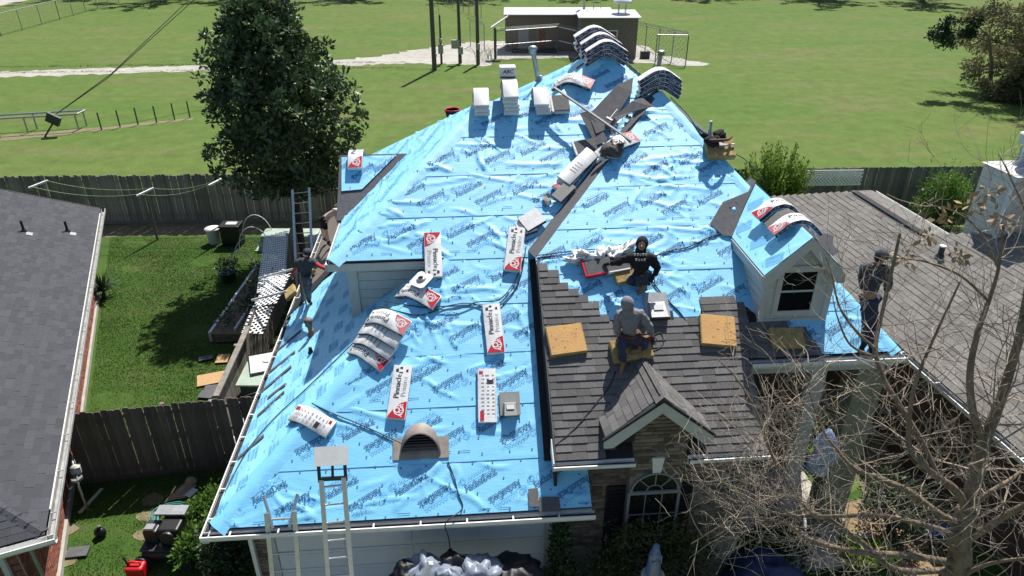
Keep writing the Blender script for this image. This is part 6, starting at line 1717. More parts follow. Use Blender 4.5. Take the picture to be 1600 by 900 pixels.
for u_, sg in ((lu.x, -1), (ru.x, 1)): b.tube([Mi_ @ H(u_ + .09 * -sg, -.1, lu.z - .18), Mi_ @ H(u_ + .02 * -sg, .06, lu.z + .05), Mi_ @ H(u_ + .05 * sg, .20, lu.z + .26)], .028, 6)
b.build("grab_horn", M_ALU, t)
u1, u2 = HM.inverted() @ hvp(502, 750, .10), HM.inverted() @ hvp(537, 746, .10)
t, M = ladder("taller aluminium ladder with a white stand off platform at its top", H(u1.x + .03, -1.35, 0), H(u2.x + .08, -1.35, 0), H(u1.x, .10, u1.z), H(u2.x, .10, u2.z))
Mi_ = M.inverted(); zt = u1.z
b = MB()
for u_ in (u1.x - .03, u2.x + .03): b.bar(Mi_ @ H(u_, .10, zt - .05), Mi_ @ H(u_ - .02, .32, zt + .32), .05, .04)
b.bar(Mi_ @ H(u1.x, .12, zt), Mi_ @ H(u2.x, .12, zt), .06, .05); b.bar(Mi_ @ H((u1.x + u2.x) / 2, .12, zt), Mi_ @ H((u1.x + u2.x) / 2, .3, zt + .28), .04, .04); b.build("stand_off_frame", M_STEELD, t)
b = MB(); b.prism([Mi_ @ H(u1.x - .1, .20, zt + .20), Mi_ @ H(u2.x + .08, .20, zt + .20), Mi_ @ H(u2.x + .08, .42, zt + .42), Mi_ @ H(u1.x - .1, .42, zt + .42)], Mi_.to_3x3() @ V((0, -.02, .02))); b.build("platform", M_WHITE, t)
a, c = aty(457, 296, 21.6), aty(483, 293, 21.6)
ladder("aluminium ladder standing at the far left end of the roof", V((a.x + .05, 20.0, 0.0)), V((c.x + .05, 20.0, 0.0)), a, c)

# ------------------------------------------------------------------ back yard things
hm_ = MB(); n = 14
for i in range(n): 
    a, c = pi * i / n, pi * (i + 1) / n; hm_.cyl((.62 * cos(a), 0, 1.05 * sin(a)), (.62 * cos(c), 0, 1.05 * sin(c)), .018, n=6, cap=False)
hmm = hm_.mesh("garden_hoop", M_WHITE)
for i, (px_, py_, w) in enumerate(((404, 372, 1.0), (400, 392, 1.0), (394, 410, 1.0), (382, 432, .9))):
    o = bpy.data.objects.new("garden_hoop", hmm); link(o); o.location = atz(px_, py_, .25); o.scale = (w, 1, .95); tag(o, ["rearmost white garden hoop over the raised bed", "second white garden hoop from the fence", "third white garden hoop from the fence", "nearest white garden hoop over the raised bed"][i], "hoop", "white hoops over the raised bed")
p = atz(404, 405, 0); t = thing("raised_bed", "weedy raised garden bed with pale boards beside the side fence", "garden bed", V((-8.6, 20.8, 0)))
b = MB(); b.bb(-.7, .75, -2.2, 2.6, 0, .28); b.build("soil", M_DIRT, t)
b = MB(); b.bb(-.78, -.7, -2.2, 2.6, 0, .34); b.build("board", M_WHITE, t); b = MB(); b.bb(-.05, .02, -2.0, .4, .28, .36); b.build("board", M_WHITE, t)
b = MB(); r = random.Random(3)
for i in range(46):
    q = r.uniform(.12, .3); clump(b, V((r.uniform(-.55, .65), r.uniform(-2.0, 2.5), .35 + r.random() * .3)), (q, q, q), 26, .10, r)
b.build("weeds", M_LEAFD, t)
t = thing("garden_tub", "upturned pale green tub against the back fence", "tub", V((-8.7, 25.6, 0)))
b = MB(); b.add([(-1.25, -.5, 0), (1.25, -.5, 0), (1.25, .5, 0), (-1.25, .5, 0), (-1.1, -.38, .62), (1.1, -.38, .62), (1.1, .38, .62), (-1.1, .38, .62)], [(0, 1, 5, 4), (1, 2, 6, 5), (2, 3, 7, 6), (3, 0, 4, 7), (4, 5, 6, 7)]); o = b.build("tub_shell", M_PALEG, t); bev(o, .08, 3); b = MB(); b.bb(-1.32, 1.32, -.57, .57, 0, .06); b.build("rim", M_PALEG, t)
t = thing("white_bucket", "pale bucket standing by the back fence", "bucket", V((-11.9, 25.9, 0))); b = MB(); b.lathe([(.22, 0), (.27, .6)], n=16); b.build("bucket_body", M_TRIM, t); b = MB(); b.lathe([(.27, .58), (.30, .60), (.30, .64), (.05, .66)], n=16); b.build("lid", M_WHITE, t)
t = thing("black_bin", "black bin beside the pale bucket at the back fence", "bin", V((-11.1, 25.8, 0))); b = MB(); b.box((0, 0, .4), (.75, .6, .8)); bev(b.build("bin_body", M_BLACK, t), .05); b = MB(); b.box((0, 0, .84), (.8, .65, .07)); bev(b.build("lid", M_BLACK, t), .02); b = MB(); b.box((.05, 0, .89), (.4, .25, .03)); b.build("white_lid_patch", M_WHITE, t)
t = thing("planter", "dark green planter with a bushy plant on the lawn", "planter", atz(358, 440)); b = MB(); b.lathe([(.22, 0), (.3, .38), (.32, .4)], n=14); b.build("pot", M_GREENB, t); b = MB(); r = random.Random(2)
for i in range(14): clump(b, V((r.uniform(-.25, .25), r.uniform(-.25, .25), .55 + r.uniform(-.1, .25))), (.2, .2, .2), 40, .09, r, .4)
b.build("foliage", M_LEAFD, t)
t = thing("yucca", "spiky dark yucca against the left house wall", "plant", atz(163, 466)); b = MB(); r = random.Random(7)
for i in range(110):
    a, e = r.uniform(0, 2 * pi), r.uniform(.25, 1.45); d = V((cos(a) * cos(e), sin(a) * cos(e), sin(e))); L_ = r.uniform(.5, .95); base = V((0, 0, .25)); s_ = V((-sin(a), cos(a), 0)) * .028
    mid = base + d * L_ * .6; tip = base + d * L_ - V((0, 0, .12)); b.add([base - s_, base + s_, mid + s_ * .8, mid - s_ * .8], [(0, 1, 2, 3)]); b.add([mid - s_ * .8, mid + s_ * .8, tip], [(0, 1, 2)])
b.build("blades", M_LEAFD, t); b = MB(); b.cyl((0, 0, 0), (0, 0, .3), .08); b.build("trunk", M_TRUNK, t)
crumple("white_cloth", "bright white cloth bundled behind the far ladder", "cloth", (-6.9, 23.2, 0), (.4, .35, 1.0), M_TARPW, 11, amp=.5)
# clothes line
CL = [aty(60, 288, 26.7), aty(227, 300, 26.2), aty(338, 284, 26.4)]
b_ = []
for i, p in enumerate(CL):
    t = thing("clothes_post", ["left white armed clothes line post", "middle white armed clothes line post", "right white armed clothes line post before the magnolia"][i], "clothes post", V((p.x, p.y, 0)), "clothes line posts")
    b = MB(); b.cyl((0, 0, 0), (0, 0, p.z), .05); b.build("post", M_FENCED, t); b = MB(); b.bar((-.13, -.42, p.z), (.13, .42, p.z), .07, .07); b.build("cross_arm", M_WHITE, t)
b = MB()
for o_ in (V((-.1, -.34, .04)), V((.1, .34, .04))):
    for a, c in ((CL[0], CL[1]), (CL[1], CL[2])):
        b.tube([a.lerp(c, k / 8) + o_ - V((0, 0, .22 * (1 - (k / 4 - 1) ** 2))) - CL[0] for k in range(9)], .009, 4)
lone(b, "clothes_line", mat("green_line", (.30, .38, .18), rough=.6), "sagging pale green clothes lines strung between the white arms", "clothes line", Matrix.Translation(CL[0]))
# side passage
t = thing("utility_box", "dark green utility box with pale lid in the side passage", "utility box", V((-6.55, 15.1, 0)))
b = MB(); b.box((0, 0, .62), (.78, .8, 1.24)); bev(b.build("cabinet", M_GREENB, t), .02); b = MB(); b.box((0, -.0, 1.27), (.9, .95, .05), Matrix.Rotation(.08, 3, 'X')); b.build("lid", M_PALEG, t)
b = MB(); b.box((.12, .35, 1.40), (.85, .7, .03), Matrix.Rotation(.35, 3, 'Z') @ Matrix.Rotation(.12, 3, 'X')); b.build("loose_panel", mat("pale_panel", (.55, .60, .55), rough=.5), t); b = MB(); b.cyl((.1, .42, 1.42), (.1, .42, 1.435), .12, n=14); b.build("panel_hole", M_TRIM, t)
crumple("plastic_sheet", "crumpled white plastic sheet between side fence and garage", "plastic sheet", (-6.15, 13.9, 0), (.55, .75, .55), M_TARPW, 2, amp=.45)
crumple("plastic_sheet", "trailing end of white plastic beside the near fence", "plastic sheet", (-6.55, 13.6, .0), (.35, .28, .3), M_TARPW, 5, amp=.5)
t = thing("tube_frame", "bent silver tube frame behind the white plastic sheet", "frame", V((-6.6, 14.3, 0))); b = MB(); b.tube([(-.3, 0, 0), (-.1, .1, 1.1), (.25, .15, 1.2), (.4, 0, .3)], .014, 6); b.tube([(-.2, -.1, 0), (.1, .0, .9)], .012, 5); b.build("tube", M_ALU, t)
for i, (px_, py_, w, l, a, m, lab, cat) in enumerate(((333, 592, .85, .5, .35, M_OSB, "larger strand board offcut beside the side fence", "board"), (348, 561, .35, .4, .1, M_OSB, "smaller strand board offcut beside the side fence", "board"), (346, 503, .5, .25, -.2, M_FELT, "grey shingle scrap in the magnolia's shade, rear", "shingle scrap"), (352, 531, .55, .25, .1, M_FELT, "grey shingle scrap in the magnolia's shade, nearer", "shingle scrap"), (322, 560, .4, .2, .4, M_FELT, "grey shingle scrap on the sunny lawn edge", "shingle scrap"), (330, 608, .35, .3, .2, M_FELT, "grey shingle scrap between offcut and near fence", "shingle scrap"), (323, 617, .4, .3, -.1, M_FELT, "grey shingle scrap touching the near fence", "shingle scrap"), (122, 863, .42, .25, .15, M_FELT, "dark shingle scrap on the near lawn", "shingle scrap"))):
    b = MB(); b.box((0, 0, .02), (w, l, .025)); lone(b, "board_scrap" if m is M_OSB else "shingle_scrap", m, lab, cat, Matrix.Translation(atz(px_, py_, .05)) @ Matrix.Rotation(a, 4, 'Z') @ Matrix.Rotation(.08, 4, 'X'), "scraps thrown on the lawn")
b = MB(); b.bar((0, 0, .03), (.12, .75, .03), .07, .03); lone(b, "pale_board", mat("fresh_board", (.60, .58, .42), rough=.8), "short pale board beside the gas meter", "board", Matrix.Translation(atz(125, 803)))
t = thing("small_pump", "small round black thing on the near lawn", "pump", atz(159, 838)); b = MB(); b.ball((0, 0, .12), (.13, .1, .13), 12, 8); b.build("pump_body", M_BLACK, t); b = MB(); b.cyl((0, 0, .2), (0.03, 0, .32), .04); b.build("spout", M_BLACK, t)
# gas can
t = thing("gas_can", "red plastic petrol can with black spout on the near lawn", "petrol can", atz(217, 900)); b = MB(); b.box((0, 0, .17), (.36, .26, .32)); bev(b.build("can_body", M_REDCAN, t), .05, 3)
b = MB(); b.tube([(-.1, 0, .33), (-.12, 0, .40), (.1, 0, .40), (.12, 0, .33)], .022, 6); b.build("handle", M_REDCAN, t); b = MB(); b.tube([(-.13, 0, .32), (-.2, .02, .52)], .025, 7, .018); b.build("spout", M_BLACK, t)
b = MB(); b.cyl((.14, -.05, .0), (.16, -.1, .26), .02); 
# generator
t = thing("compressor", "black and silver petrol air compressor on the near lawn", "air compressor", atz(270, 868) ); Rz = Matrix.Rotation(.08, 3, 'Z')
b = MB(); b.cyl((-.42, -.18, .30), (.42, -.18, .30), .15, n=16); b.cyl((-.42, .18, .30), (.42, .18, .30), .15, n=16); b.build("tank", M_BLACK, t)
b = MB(); b.box((.12, .1, .66), (.42, .46, .42)); bev(b.build("engine", M_BLACK, t), .04); b = MB(); b.box((.05, .35, .93), (.62, .26, .05)); b.build("fuel_tank", M_GALV, t)
b = MB(); b.box((-.28, .08, .60), (.28, .34, .36)); bev(b.build("pump_head", M_STEELD, t), .03); b = MB(); b.box((-.28, .0, .82), (.18, .14, .06)); b.build("air_filter", M_GALV, t)
b = MB(); b.cyl((.12, -.18, .68), (.12, -.12, .68), .16, n=16); b.build("recoil_cover", M_STEELD, t)
for x, y in ((-.42, -.36), (.42, -.36)):
    b = MB(); b.cyl((x, y - .04, .18), (x, y + .04, .18), .18, n=16); b.build("wheel", M_RUBB, t)
b = MB(); b.tube([(.42, .2, .5), (.62, .2, .62), (.62, -.2, .62), (.42, -.2, .5)], .02, 6); b.build("handle", M_GALV, t)
b = MB(); b.box((0, -.05, .46), (.9, .5, .03)); b.build("base_plate", M_STEELD, t)
b = MB(); r = random.Random(4)
for k in range(6):
    rr = .3 + .03 * k + r.uniform(-.03, .03); b.tube([V((rr * cos(a * .5) + .03 * sin(a), rr * .85 * sin(a * .5), .05 + .02 * k + .02 * sin(a * 1.3 + k))) for a in range(13)], .014, 5)
lone(b, "hose_coil", mat("teal_hose", (.05, .22, .20), rough=.5), "loose coil of teal hose behind the compressor", "hose", Matrix.Translation(atz(268, 812)))
t = thing("cardboard_sheet", "folded brown cardboard with a board lying on the near lawn", "cardboard", Matrix.Translation(atz(282, 772)) @ Matrix.Scale(.62, 4)); mcb = mat("brown_cardboard", (.42, .31, .21), rough=.9, var=.2, scale=4)
b = MB(); b.add([(-.5, -.5, .02), (-.05, -.3, .05), (.25, .3, .35), (-.1, .35, .1)], [(0, 1, 2, 3)]); b.add([(-.05, -.3, .05), (.3, -.2, .02), (.5, .35, .12), (.25, .3, .35)], [(0, 1, 2, 3)]); o = b.build("panel", mcb, t); o.modifiers.new("t", 'SOLIDIFY').thickness = .012
b = MB(); b.ball((.28, .42, .22), (.24, .2, .2), 7, 5); b.build("crumpled_end", mcb, t); b = MB(); b.bar((-.25, -.35, .08), (-.22, .2, .22), .06, .03); b.build("stick", M_WOOD, t); b = MB(); b.box((.45, -.05, .12), (.28, .42, .02), Matrix.Rotation(-.4, 3, 'Z')); b.build("white_card", M_WHITE, t)
# ------------------------------------------------------------------ planting by the garage and bay
shrub("leafy_weeds", "bright leafy weeds beside the garage's left gutter", (atz(318, 815, .3).x, atz(318, 815, .3).y, 0), (.6, .8, .36), 3400, M_LEAFG, .10, 11, 30, cat="plant")
shrub("leafy_weeds", "leafy weeds behind the compressor at the garage corner", (atz(326, 852, .4).x, atz(326, 852, .4).y, 0), (.5, .7, .5), 3000, M_LEAFG, .10, 12, 24, cat="plant")
shrub("rosemary_bush", "grey green needle leaved bush at the garage's left corner", (atz(352, 893, .5).x, atz(352, 893, .5).y, 0), (.5, .5, .75), 5200, M_LEAFD, .09, 13, 30, cat="bush")
b_ = H(5.85, -.05, 0)
t = thing("cypress_shrub", "dark narrow cypress in front of the bay's brick wall", "shrub", b_); b = MB(); r = random.Random(14)
for i in range(150):
    z = .15 + 2.3 * r.random(); q = .62 * (1 - z / 2.75); a = r.uniform(0, 2 * pi); k = sqrt(r.random()); clump(b, V((cos(a) * q * k, sin(a) * q * k, z)), (.12, .12, .2), 30, .085, r, .9, .2)
b.build("foliage", M_LEAFD, t); b = MB(); b.cyl((0, 0, 0), (0, 0, 2.0), .05); b.build("trunk", M_TRUNK, t)
t = thing("climbing_vine", "yellowing vine arching over the lower half of the arched window", "vine", H(WC, .12, 0)); b = MB(); r = random.Random(15); s_ = MB()
for i in range(300):
    a = pi * r.random(); q = r.uniform(.45, 1.18); x = q * 1.08 * cos(a); z = .5 + q * 1.72 * sin(a) + r.uniform(-.12, .12)
    clump(b, HM.to_3x3() @ V((x, r.uniform(-.3, .12), max(.2, z))), (.16, .16, .16), 24, .07, r, .1, .2)
for k in range(5): s_.tube([HM.to_3x3() @ V(((.7 + .1 * k) * cos(a), -.1, .3 + (.8 + .12 * k) * 1.3 * sin(a))) for a in [pi * j / 10 for j in range(11)]], .014, 5)
b.build("foliage", M_LEAFV, t); s_.build("stem", M_TRUNK, t, kind="stuff")
# statue of a robed woman
SP_ = HM.inverted() @ onpl(1027, 850, H(0, -.75, 0), hy); t = thing("garden_statue", "small white and blue robed statue standing before the arched window", "statue", H(SP_.x, -.75, 0))
zt = SP_.z - .04; mwst = mat("white_glaze", (.21, .23, .28), rough=.45)
b = MB(); b.lathe([(.20, 0), (.20, max(.2, zt - .70)), (.16, max(.22, zt - .68))], n=16); b.build("pedestal", M_CONC, t)
z0 = max(.22, zt - .68); st_ = thing_s = t
def shrink(b_): b_.v = [(x * .78, y * .78, z0 + (z - z0) * .78) for x, y, z in b_.v]
b = MB(); b.lathe([(.14, 0), (.13, .2), (.115, .4), (.11, .55), (.085, .64), (.04, .68)], (0, 0, z0), 16); shrink(b); b.build("robe", mwst, t)
b = MB(); b.lathe([(.165, .02), (.15, .25), (.135, .5), (.11, .66), (.075, .74), (.07, .84), (.02, .875)], (0, .035, z0), 16); shrink(b); b.build("mantle", M_BLUEP, t)
b = MB(); b.ball((0, -.035, z0 + .775), (.05, .05, .065), 12, 9); b.ball((0, -.085, z0 + .77), (.009, .012, .012), 6, 5); shrink(b); b.build("head", mwst, t)
b = MB(); b.tube([(-.11, -.02, z0 + .6), (-.1, -.1, z0 + .46), (-.01, -.15, z0 + .54)], .03, 7, .02); b.tube([(.11, -.02, z0 + .6), (.1, -.1, z0 + .46), (.01, -.15, z0 + .54)], .03, 7, .02); b.ball((0, -.155, z0 + .57), (.022, .018, .04), 8, 6); shrink(b); b.build("arms", mwst, t)
# ------------------------------------------------------------------ rubbish trailer in front of the garage
t = thing("rubbish_trailer", "dark trailer heaped with rubbish before the garage door", "trailer", H(4.1, -1.05, 0))
b = MB(); b.bb(-1.6, 1.9, -.9, .9, .5, .56); b.build("bed", M_STEELD, t)
for x0, x1, y0, y1 in ((-1.6, 1.9, -.9, -.84), (-1.6, 1.9, .84, .9), (-1.6, -1.54, -.84, .84), (1.84, 1.9, -.84, .84)):
    b = MB(); b.bb(x0, x1, y0, y1, .56, 1.1); b.build("side_panel", M_STEELD, t)
for x in (-.6, .6):
    for y in (-1.0, 1.0): b = MB(); b.cyl((x, y - .09, .32), (x, y + .09, .32), .32, n=18); b.build("wheel", M_RUBB, t)
GB = "rubbish bags heaped in the trailer"
def bag(px_, py_, R, m, lab, seed, v=-.5):
    R = tuple(x * .92 for x in R)
    P = HM.inverted() @ onpl(px_, py_, H(0, v, 0), hy); return crumple("rubbish_bag", lab, "rubbish bag", H(P.x, v, P.z - R[2] * 1.5), R, m, seed, GB, flat=.7, amp=.55, n=18)
bag(636, 893, (.26, .24, .34), M_BAGB, "black bag at the left end of the rubbish heap", 1)
bag(664, 888, (.34, .30, .36), M_BAGW, "large white bag left of centre in the rubbish heap", 2)
bag(708, 880, (.26, .26, .36), M_BAGB, "black bag standing highest in the rubbish heap", 3, -.42)
bag(700, 897, (.24, .2, .2), M_BAGW, "small bright white bag in front of the heap", 4, -.75)
bag(745, 888, (.42, .3, .32), M_BAGW, "broad grey white bag at the right of the heap", 5)
bag(800, 892, (.5, .4, .26), M_BAGB, "flat black bags at the right end of the heap", 6)
b = MB(); b.bar((0, 0, 0), (.14, .05, .3), .07, .07); P = HM.inverted() @ onpl(660, 897, H(0, -1.0, 0), hy); lone(b, "white_tube", M_WHITE, "short white tube sticking out of the rubbish heap", "tube", Matrix.Translation(H(P.x, -1.0, P.z - .1)))
# ------------------------------------------------------------------ bits beneath the bare tree
crumple("tarp", "navy blue tarp heaped at the bottom beside the bay", "tarp", H(9.85, .0, 0), (.62, .8, .5), M_NAVYT, 7, amp=.7)
crumple("tarp", "bright blue plastic scrap on the leaf littered path", "tarp", atz(1462, 832), (.28, .16, .12), M_BLUET, 8, amp=.4)
M_WB = mat("blue_white_plastic", (.45, .52, .66), rough=.4, col2=(.08, .16, .42), scale=5, bump=.4)
crumple("plastic_sheet", "blue and white plastic hung before the porch column", "plastic sheet", aty(1284, 722, 9.6) - V((0, 0, .25)), (.2, .12, .45), M_WB, 9, amp=.85)
b = MB(); b.box((0, 0, .05), (.5, .16, .1)); lone(b, "edging_stone", M_CONC, "pale edging block beside the path under the bare tree", "block", Matrix.Translation(atz(1345, 842)))
shrub("grass_clump", "bright green grass tussock beside the path under the bare tree", (atz(1345, 872).x, atz(1345, 872).y, 0), (.6, .45, .18), 2200, M_LEAFY, .14, 21, 18, stem=False, cat="grass")
shrub("porch_shrub", "added dark shrub covering the bright gap behind the blue and white plastic by the porch columns", (atz(1278, 690, .5).x, atz(1278, 690, .5).y, 0), (.55, .6, .6), 3000, M_LEAFD, .09, 24, 22)  # added shrub, covers the sunlit lawn strip between the porch columns
shrub("porch_shrub", "dark shrub in the shade under the porch eave", (H(10.4, .9, 0).x, H(10.4, .9, 0).y, 0), (.9, .5, .7), 3600, M_LEAFD, .09, 22, 26)
shrub("porch_shrub", "dark shrub right of the porch column under the twigs", (H(13.3, 1.6, 0).x, H(13.3, 1.6, 0).y, 0), (.8, .8, .7), 3600, M_LEAFD, .09, 23, 26)

# ------------------------------------------------------------------ bare tree in front, right
BT_ = V((6.05, 6.6, 0))
bt = thing("bare_tree", "leafless twiggy tree in the lower right foreground", "tree", BT_); r = random.Random(17)
def LP(pts): return bezier([aty(x, y, Y) - BT_ for x, y, Y in pts], 5)
trunk = bezier([V((0, 0, 0)), V((.02, .02, 1.6))] + [aty(x, y, Y) - BT_ for x, y, Y in ((1492, 905, 6.62), (1500, 845, 6.65), (1512, 795, 6.7))], 5)
b = MB(); b.tube(trunk, .18, 12, .125); b.build("trunk", M_BARK, bt)
limbs = [
 ([(1512, 800, 6.7), (1522, 745, 6.8), (1538, 690, 6.9), (1556, 645, 7.0), (1572, 600, 7.1), (1600, 510, 7.2), (1650, 400, 7.4)], .125, .06),
 ([(1538, 690, 6.9), (1520, 640, 7.0), (1516, 580, 7.1), (1528, 520, 7.2), (1545, 470, 7.4), (1560, 420, 7.5), (1568, 350, 7.6)], .075, .02),
 ([(1512, 805, 6.7), (1495, 768, 6.6), (1465, 745, 6.6), (1432, 715, 6.7), (1420, 690, 6.8), (1425, 620, 6.9), (1445, 560, 7.0), (1500, 440, 7.3)], .085, .018),
 ([(1505, 820, 6.65), (1470, 805, 6.6), (1420, 768, 6.7), (1380, 750, 6.8), (1340, 735, 6.9), (1310, 705, 7.1), (1280, 660, 7.3), (1250, 560, 7.6)], .075, .012),
 ([(1500, 838, 6.6), (1450, 822, 6.4), (1380, 806, 6.4), (1310, 806, 6.5), (1240, 806, 6.7), (1180, 790, 6.9), (1120, 745, 7.2)], .06, .01),
 ([(1495, 880, 6.6), (1420, 868, 6.3), (1340, 862, 6.2), (1270, 845, 6.3), (1220, 815, 6.5), (1150, 812, 6.8), (1080, 850, 7.0)], .07, .01),
 ([(1490, 890, 6.6), (1400, 890, 6.3), (1350, 850, 6.3), (1300, 815, 6.5), (1255, 790, 6.7), (1210, 720, 7.0), (1180, 640, 7.2), (1150, 590, 7.4), (1120, 560, 7.5)], .065, .010),
 ([(1500, 850, 6.6), (1540, 825, 6.5), (1580, 800, 6.4), (1640, 770, 6.3)], .085, .05),
 ([(1508, 800, 6.7), (1545, 770, 6.7), (1585, 745, 6.8), (1640, 700, 7)], .05, .03),
 ([(1465, 745, 6.6), (1440, 690, 6.8), (1410, 640, 7.0), (1380, 590, 7.2), (1368, 545, 7.4), (1378, 490, 7.7), (1394, 420, 8.0), (1406, 365, 8.2)], .055, .028),
 ([(1368, 545, 7.4), (1340, 520, 7.5), (1312, 480, 7.6), (1300, 430, 7.8), (1290, 400, 7.9)], .032, .008),
 ([(1372, 560, 7.4), (1330, 540, 7.5), (1310, 500, 7.6), (1300, 460, 7.7)], .03, .006),
 ([(1545, 470, 7.4), (1500, 430, 7.6), (1450, 410, 7.8), (1420, 405, 8), (1380, 400, 8.2)], .03, .006),
 ([(1560, 420, 7.5), (1530, 360, 7.7), (1490, 330, 7.9), (1450, 320, 8)], .022, .005),
 ([(1572, 600, 7.1), (1600, 470, 7.3), (1610, 360, 7.5), (1580, 280, 7.8), (1560, 240, 8)], .04, .006),
 ([(1500, 900, 6.55), (1550, 880, 6.3), (1620, 870, 6.0)], .05, .02),
]
LM = []
for pts, r0, r1 in limbs:
    P = LP(pts); b = MB(); b.tube(P, r0 * .72, 7, r1 * .65); b.build("limb", M_BARK, bt); LM.append((P, r0, r1))
tw = MB(); count = [0]
def twig(p, d, L, rad, depth):
    n = 5; pts = [p]; q = V(d)
    for i in range(n):
        q = (q + rdir(r) * .25 + V((0, 0, .05))).normalized(); pts.append(pts[-1] + q * (L / n))
    tw.tube(pts, rad, 3, max(.0020, rad * .4), cap=False); count[0] += 1
    if depth > 0:
        for i in range(r.choice((2, 2, 3, 3))):
            k = r.randint(1, n); dd = (q * .9 + rdir(r) * .85).normalized(); twig(pts[k], dd, L * r.uniform(.35, .62), rad * .62, depth - 1)
for P, r0, r1 in LM:
    L_ = sum((P[i + 1] - P[i]).length for i in range(len(P) - 1)); n = int(L_ * 6.5)
    for i in range(n):
        f = r.uniform(.12, 1) ** .85; k = min(len(P) - 2, int(f * (len(P) - 1))); p = P[k].lerp(P[k + 1], r.random()); d = (P[k + 1] - P[k]).normalized()
        dd = (d * .35 + rdir(r) + V((0, 0, .1))).normalized(); twig(p, dd, r.uniform(.45, 1.3), max(.0047, (r0 + (r1 - r0) * f) * .14), 2 if r.random() < .55 else 1)
# thick mesh of fine twigs before the bay and porch
for cx, cy, Y, sx, sy, n in ((1185, 745, 7.1, 60, 50, 62), (1245, 690, 7.2, 50, 80, 40), (1225, 800, 6.8, 70, 50, 38), (1300, 630, 7.3, 50, 60, 22), (1420, 640, 7.2, 60, 80, 18), (1540, 600, 7.0, 70, 110, 20), (1360, 850, 6.5, 90, 40, 14), (1560, 760, 6.7, 50, 60, 30)):
    for i in range(n):
        p = aty(r.gauss(cx, sx * .6), r.gauss(cy, sy * .6), Y + r.uniform(-.5, .5)) - BT_; twig(p, rdir(r), r.uniform(.45, 1.15), .0052, 2)
tw.build("twigs", M_TWIG, bt, kind="stuff")
b = MB(); r = random.Random(31)
for (x, y, Y) in ((1540, 300, 7.8), (1520, 320, 7.8), (1450, 370, 7.9), (1560, 345, 7.6), (1480, 340, 7.9), (1500, 400, 7.6), (1410, 405, 8.1)):
    p = aty(x, y, Y) - BT_; clump(b, p, (.12, .12, .14), 26, .10, r, -.3, .1)
b.build("dead_leaves", M_WOOD, bt, kind="stuff")
# ------------------------------------------------------------------ people
FOLD = bpy.data.textures.new("cloth_folds", 'CLOUDS'); FOLD.noise_scale = .085; FOLD.noise_depth = 1
def skin_mesh(name, nodes, edges, m, parent, root, levels=2, label=None):
    """one continuous surface grown round connected joints; nodes: key -> (world point, radius x, radius y)"""
    Mi_ = wmat(parent).inverted(); keys = list(nodes); idx = {k: i for i, k in enumerate(keys)}
    me = bpy.data.meshes.new(name); me.from_pydata([Mi_ @ V(nodes[k][0]) for k in keys], [(idx[a], idx[c]) for a, c in edges], [])
    me.materials.append(m); o = bpy.data.objects.new(name, me); link(o, parent); WM[o.name] = wmat(parent)
    sk = o.modifiers.new("skin", 'SKIN'); sk.use_smooth_shade = True
    if not me.skin_vertices: me.attributes  # layer is made by the modifier below
    try:
        lay = me.skin_vertices[0].data
    except Exception:
        bm = bmesh.new(); bm.from_mesh(me); bm.verts.layers.skin.verify(); bm.to_mesh(me); bm.free(); lay = me.skin_vertices[0].data
    for k in keys:
        n = nodes[k]; lay[idx[k]].radius = (n[1], n[2] if len(n) > 2 else n[1]); lay[idx[k]].use_root = (k == root)
    ss = o.modifiers.new("subdiv", 'SUBSURF'); ss.levels = levels; ss.render_levels = levels
    if name != "body":
        s3 = o.modifiers.new("subdiv2", 'SUBSURF'); s3.levels = s3.render_levels = 1
        dm = o.modifiers.new("folds", 'DISPLACE'); dm.texture = FOLD; dm.strength = .05; dm.mid_level = .45; dm.texture_coords = 'GLOBAL'
    return o
def hand(parent, w, d, side, up, m, sc=1.0, curl=.5):
    """palm, four bent fingers of different length and a thumb at the side"""
    Mi_ = wmat(parent).inverted(); d = V(d).normalized(); s_ = (V(side) - d * V(side).dot(d)).normalized(); n = d.cross(s_)
    if n.dot(V(up)) < 0: n = -n
    b = MB(); P = lambda a, c, e: Mi_ @ (V(w) + (d * a + s_ * c + n * e) * sc)
    b.tube([P(-.02, 0, 0), P(.03, 0, 0), P(.085, 0, -.004)], .036 * sc, 8, .034 * sc)
    for c, L_ in ((-.03, .060), (-.01, .074), (.01, .070), (.03, .056)):
        b.tube([P(.075, c, 0), P(.075 + L_ * .45, c, -.008 - .01 * curl), P(.075 + L_ * .75, c, -.02 - .04 * curl), P(.075 + L_ * .85, c, -.03 - .06 * curl)], .0095 * sc, 6, .007 * sc)
    b.tube([P(.015, -.035, -.004), P(.045, -.062, -.012), P(.075, -.066, -.026)], .011 * sc, 6, .008 * sc)
    return b.build("hand", m, parent)
def face(parent, c, fwd, up, m, sc=1.0, hood=None):
    Mi_ = wmat(parent).inverted(); f = V(fwd).normalized(); u = (V(up) - f * V(up).dot(f)).normalized(); s_ = f.cross(u)
    P = lambda a, x, y: Mi_ @ (V(c) + (f * a + s_ * x + u * y) * sc)
    b = MB(); b.tube([P(.098, 0, .015), P(.122, 0, -.022)], .010 * sc, 6, .015 * sc); o = b.build("nose", m, parent)
    b = MB()
    for x in (-.034, .034): b.ball(P(.092, x, .018), .011 * sc, 6, 5)
    b.build("eyes", M_PRINT, parent, kind="stuff")
    b = MB(); b.tube([P(.096, -.024, -.052), P(.101, 0, -.050), P(.096, .024, -.052)], .006 * sc, 5); b.build("mouth", M_LEATH, parent)
    b = MB()
    for x in (-.083, .083): b.ball(P(.0, x, 0), (.013 * sc, .02 * sc, .03 * sc), 7, 6)
    b.build("ears", m, parent, kind="stuff")
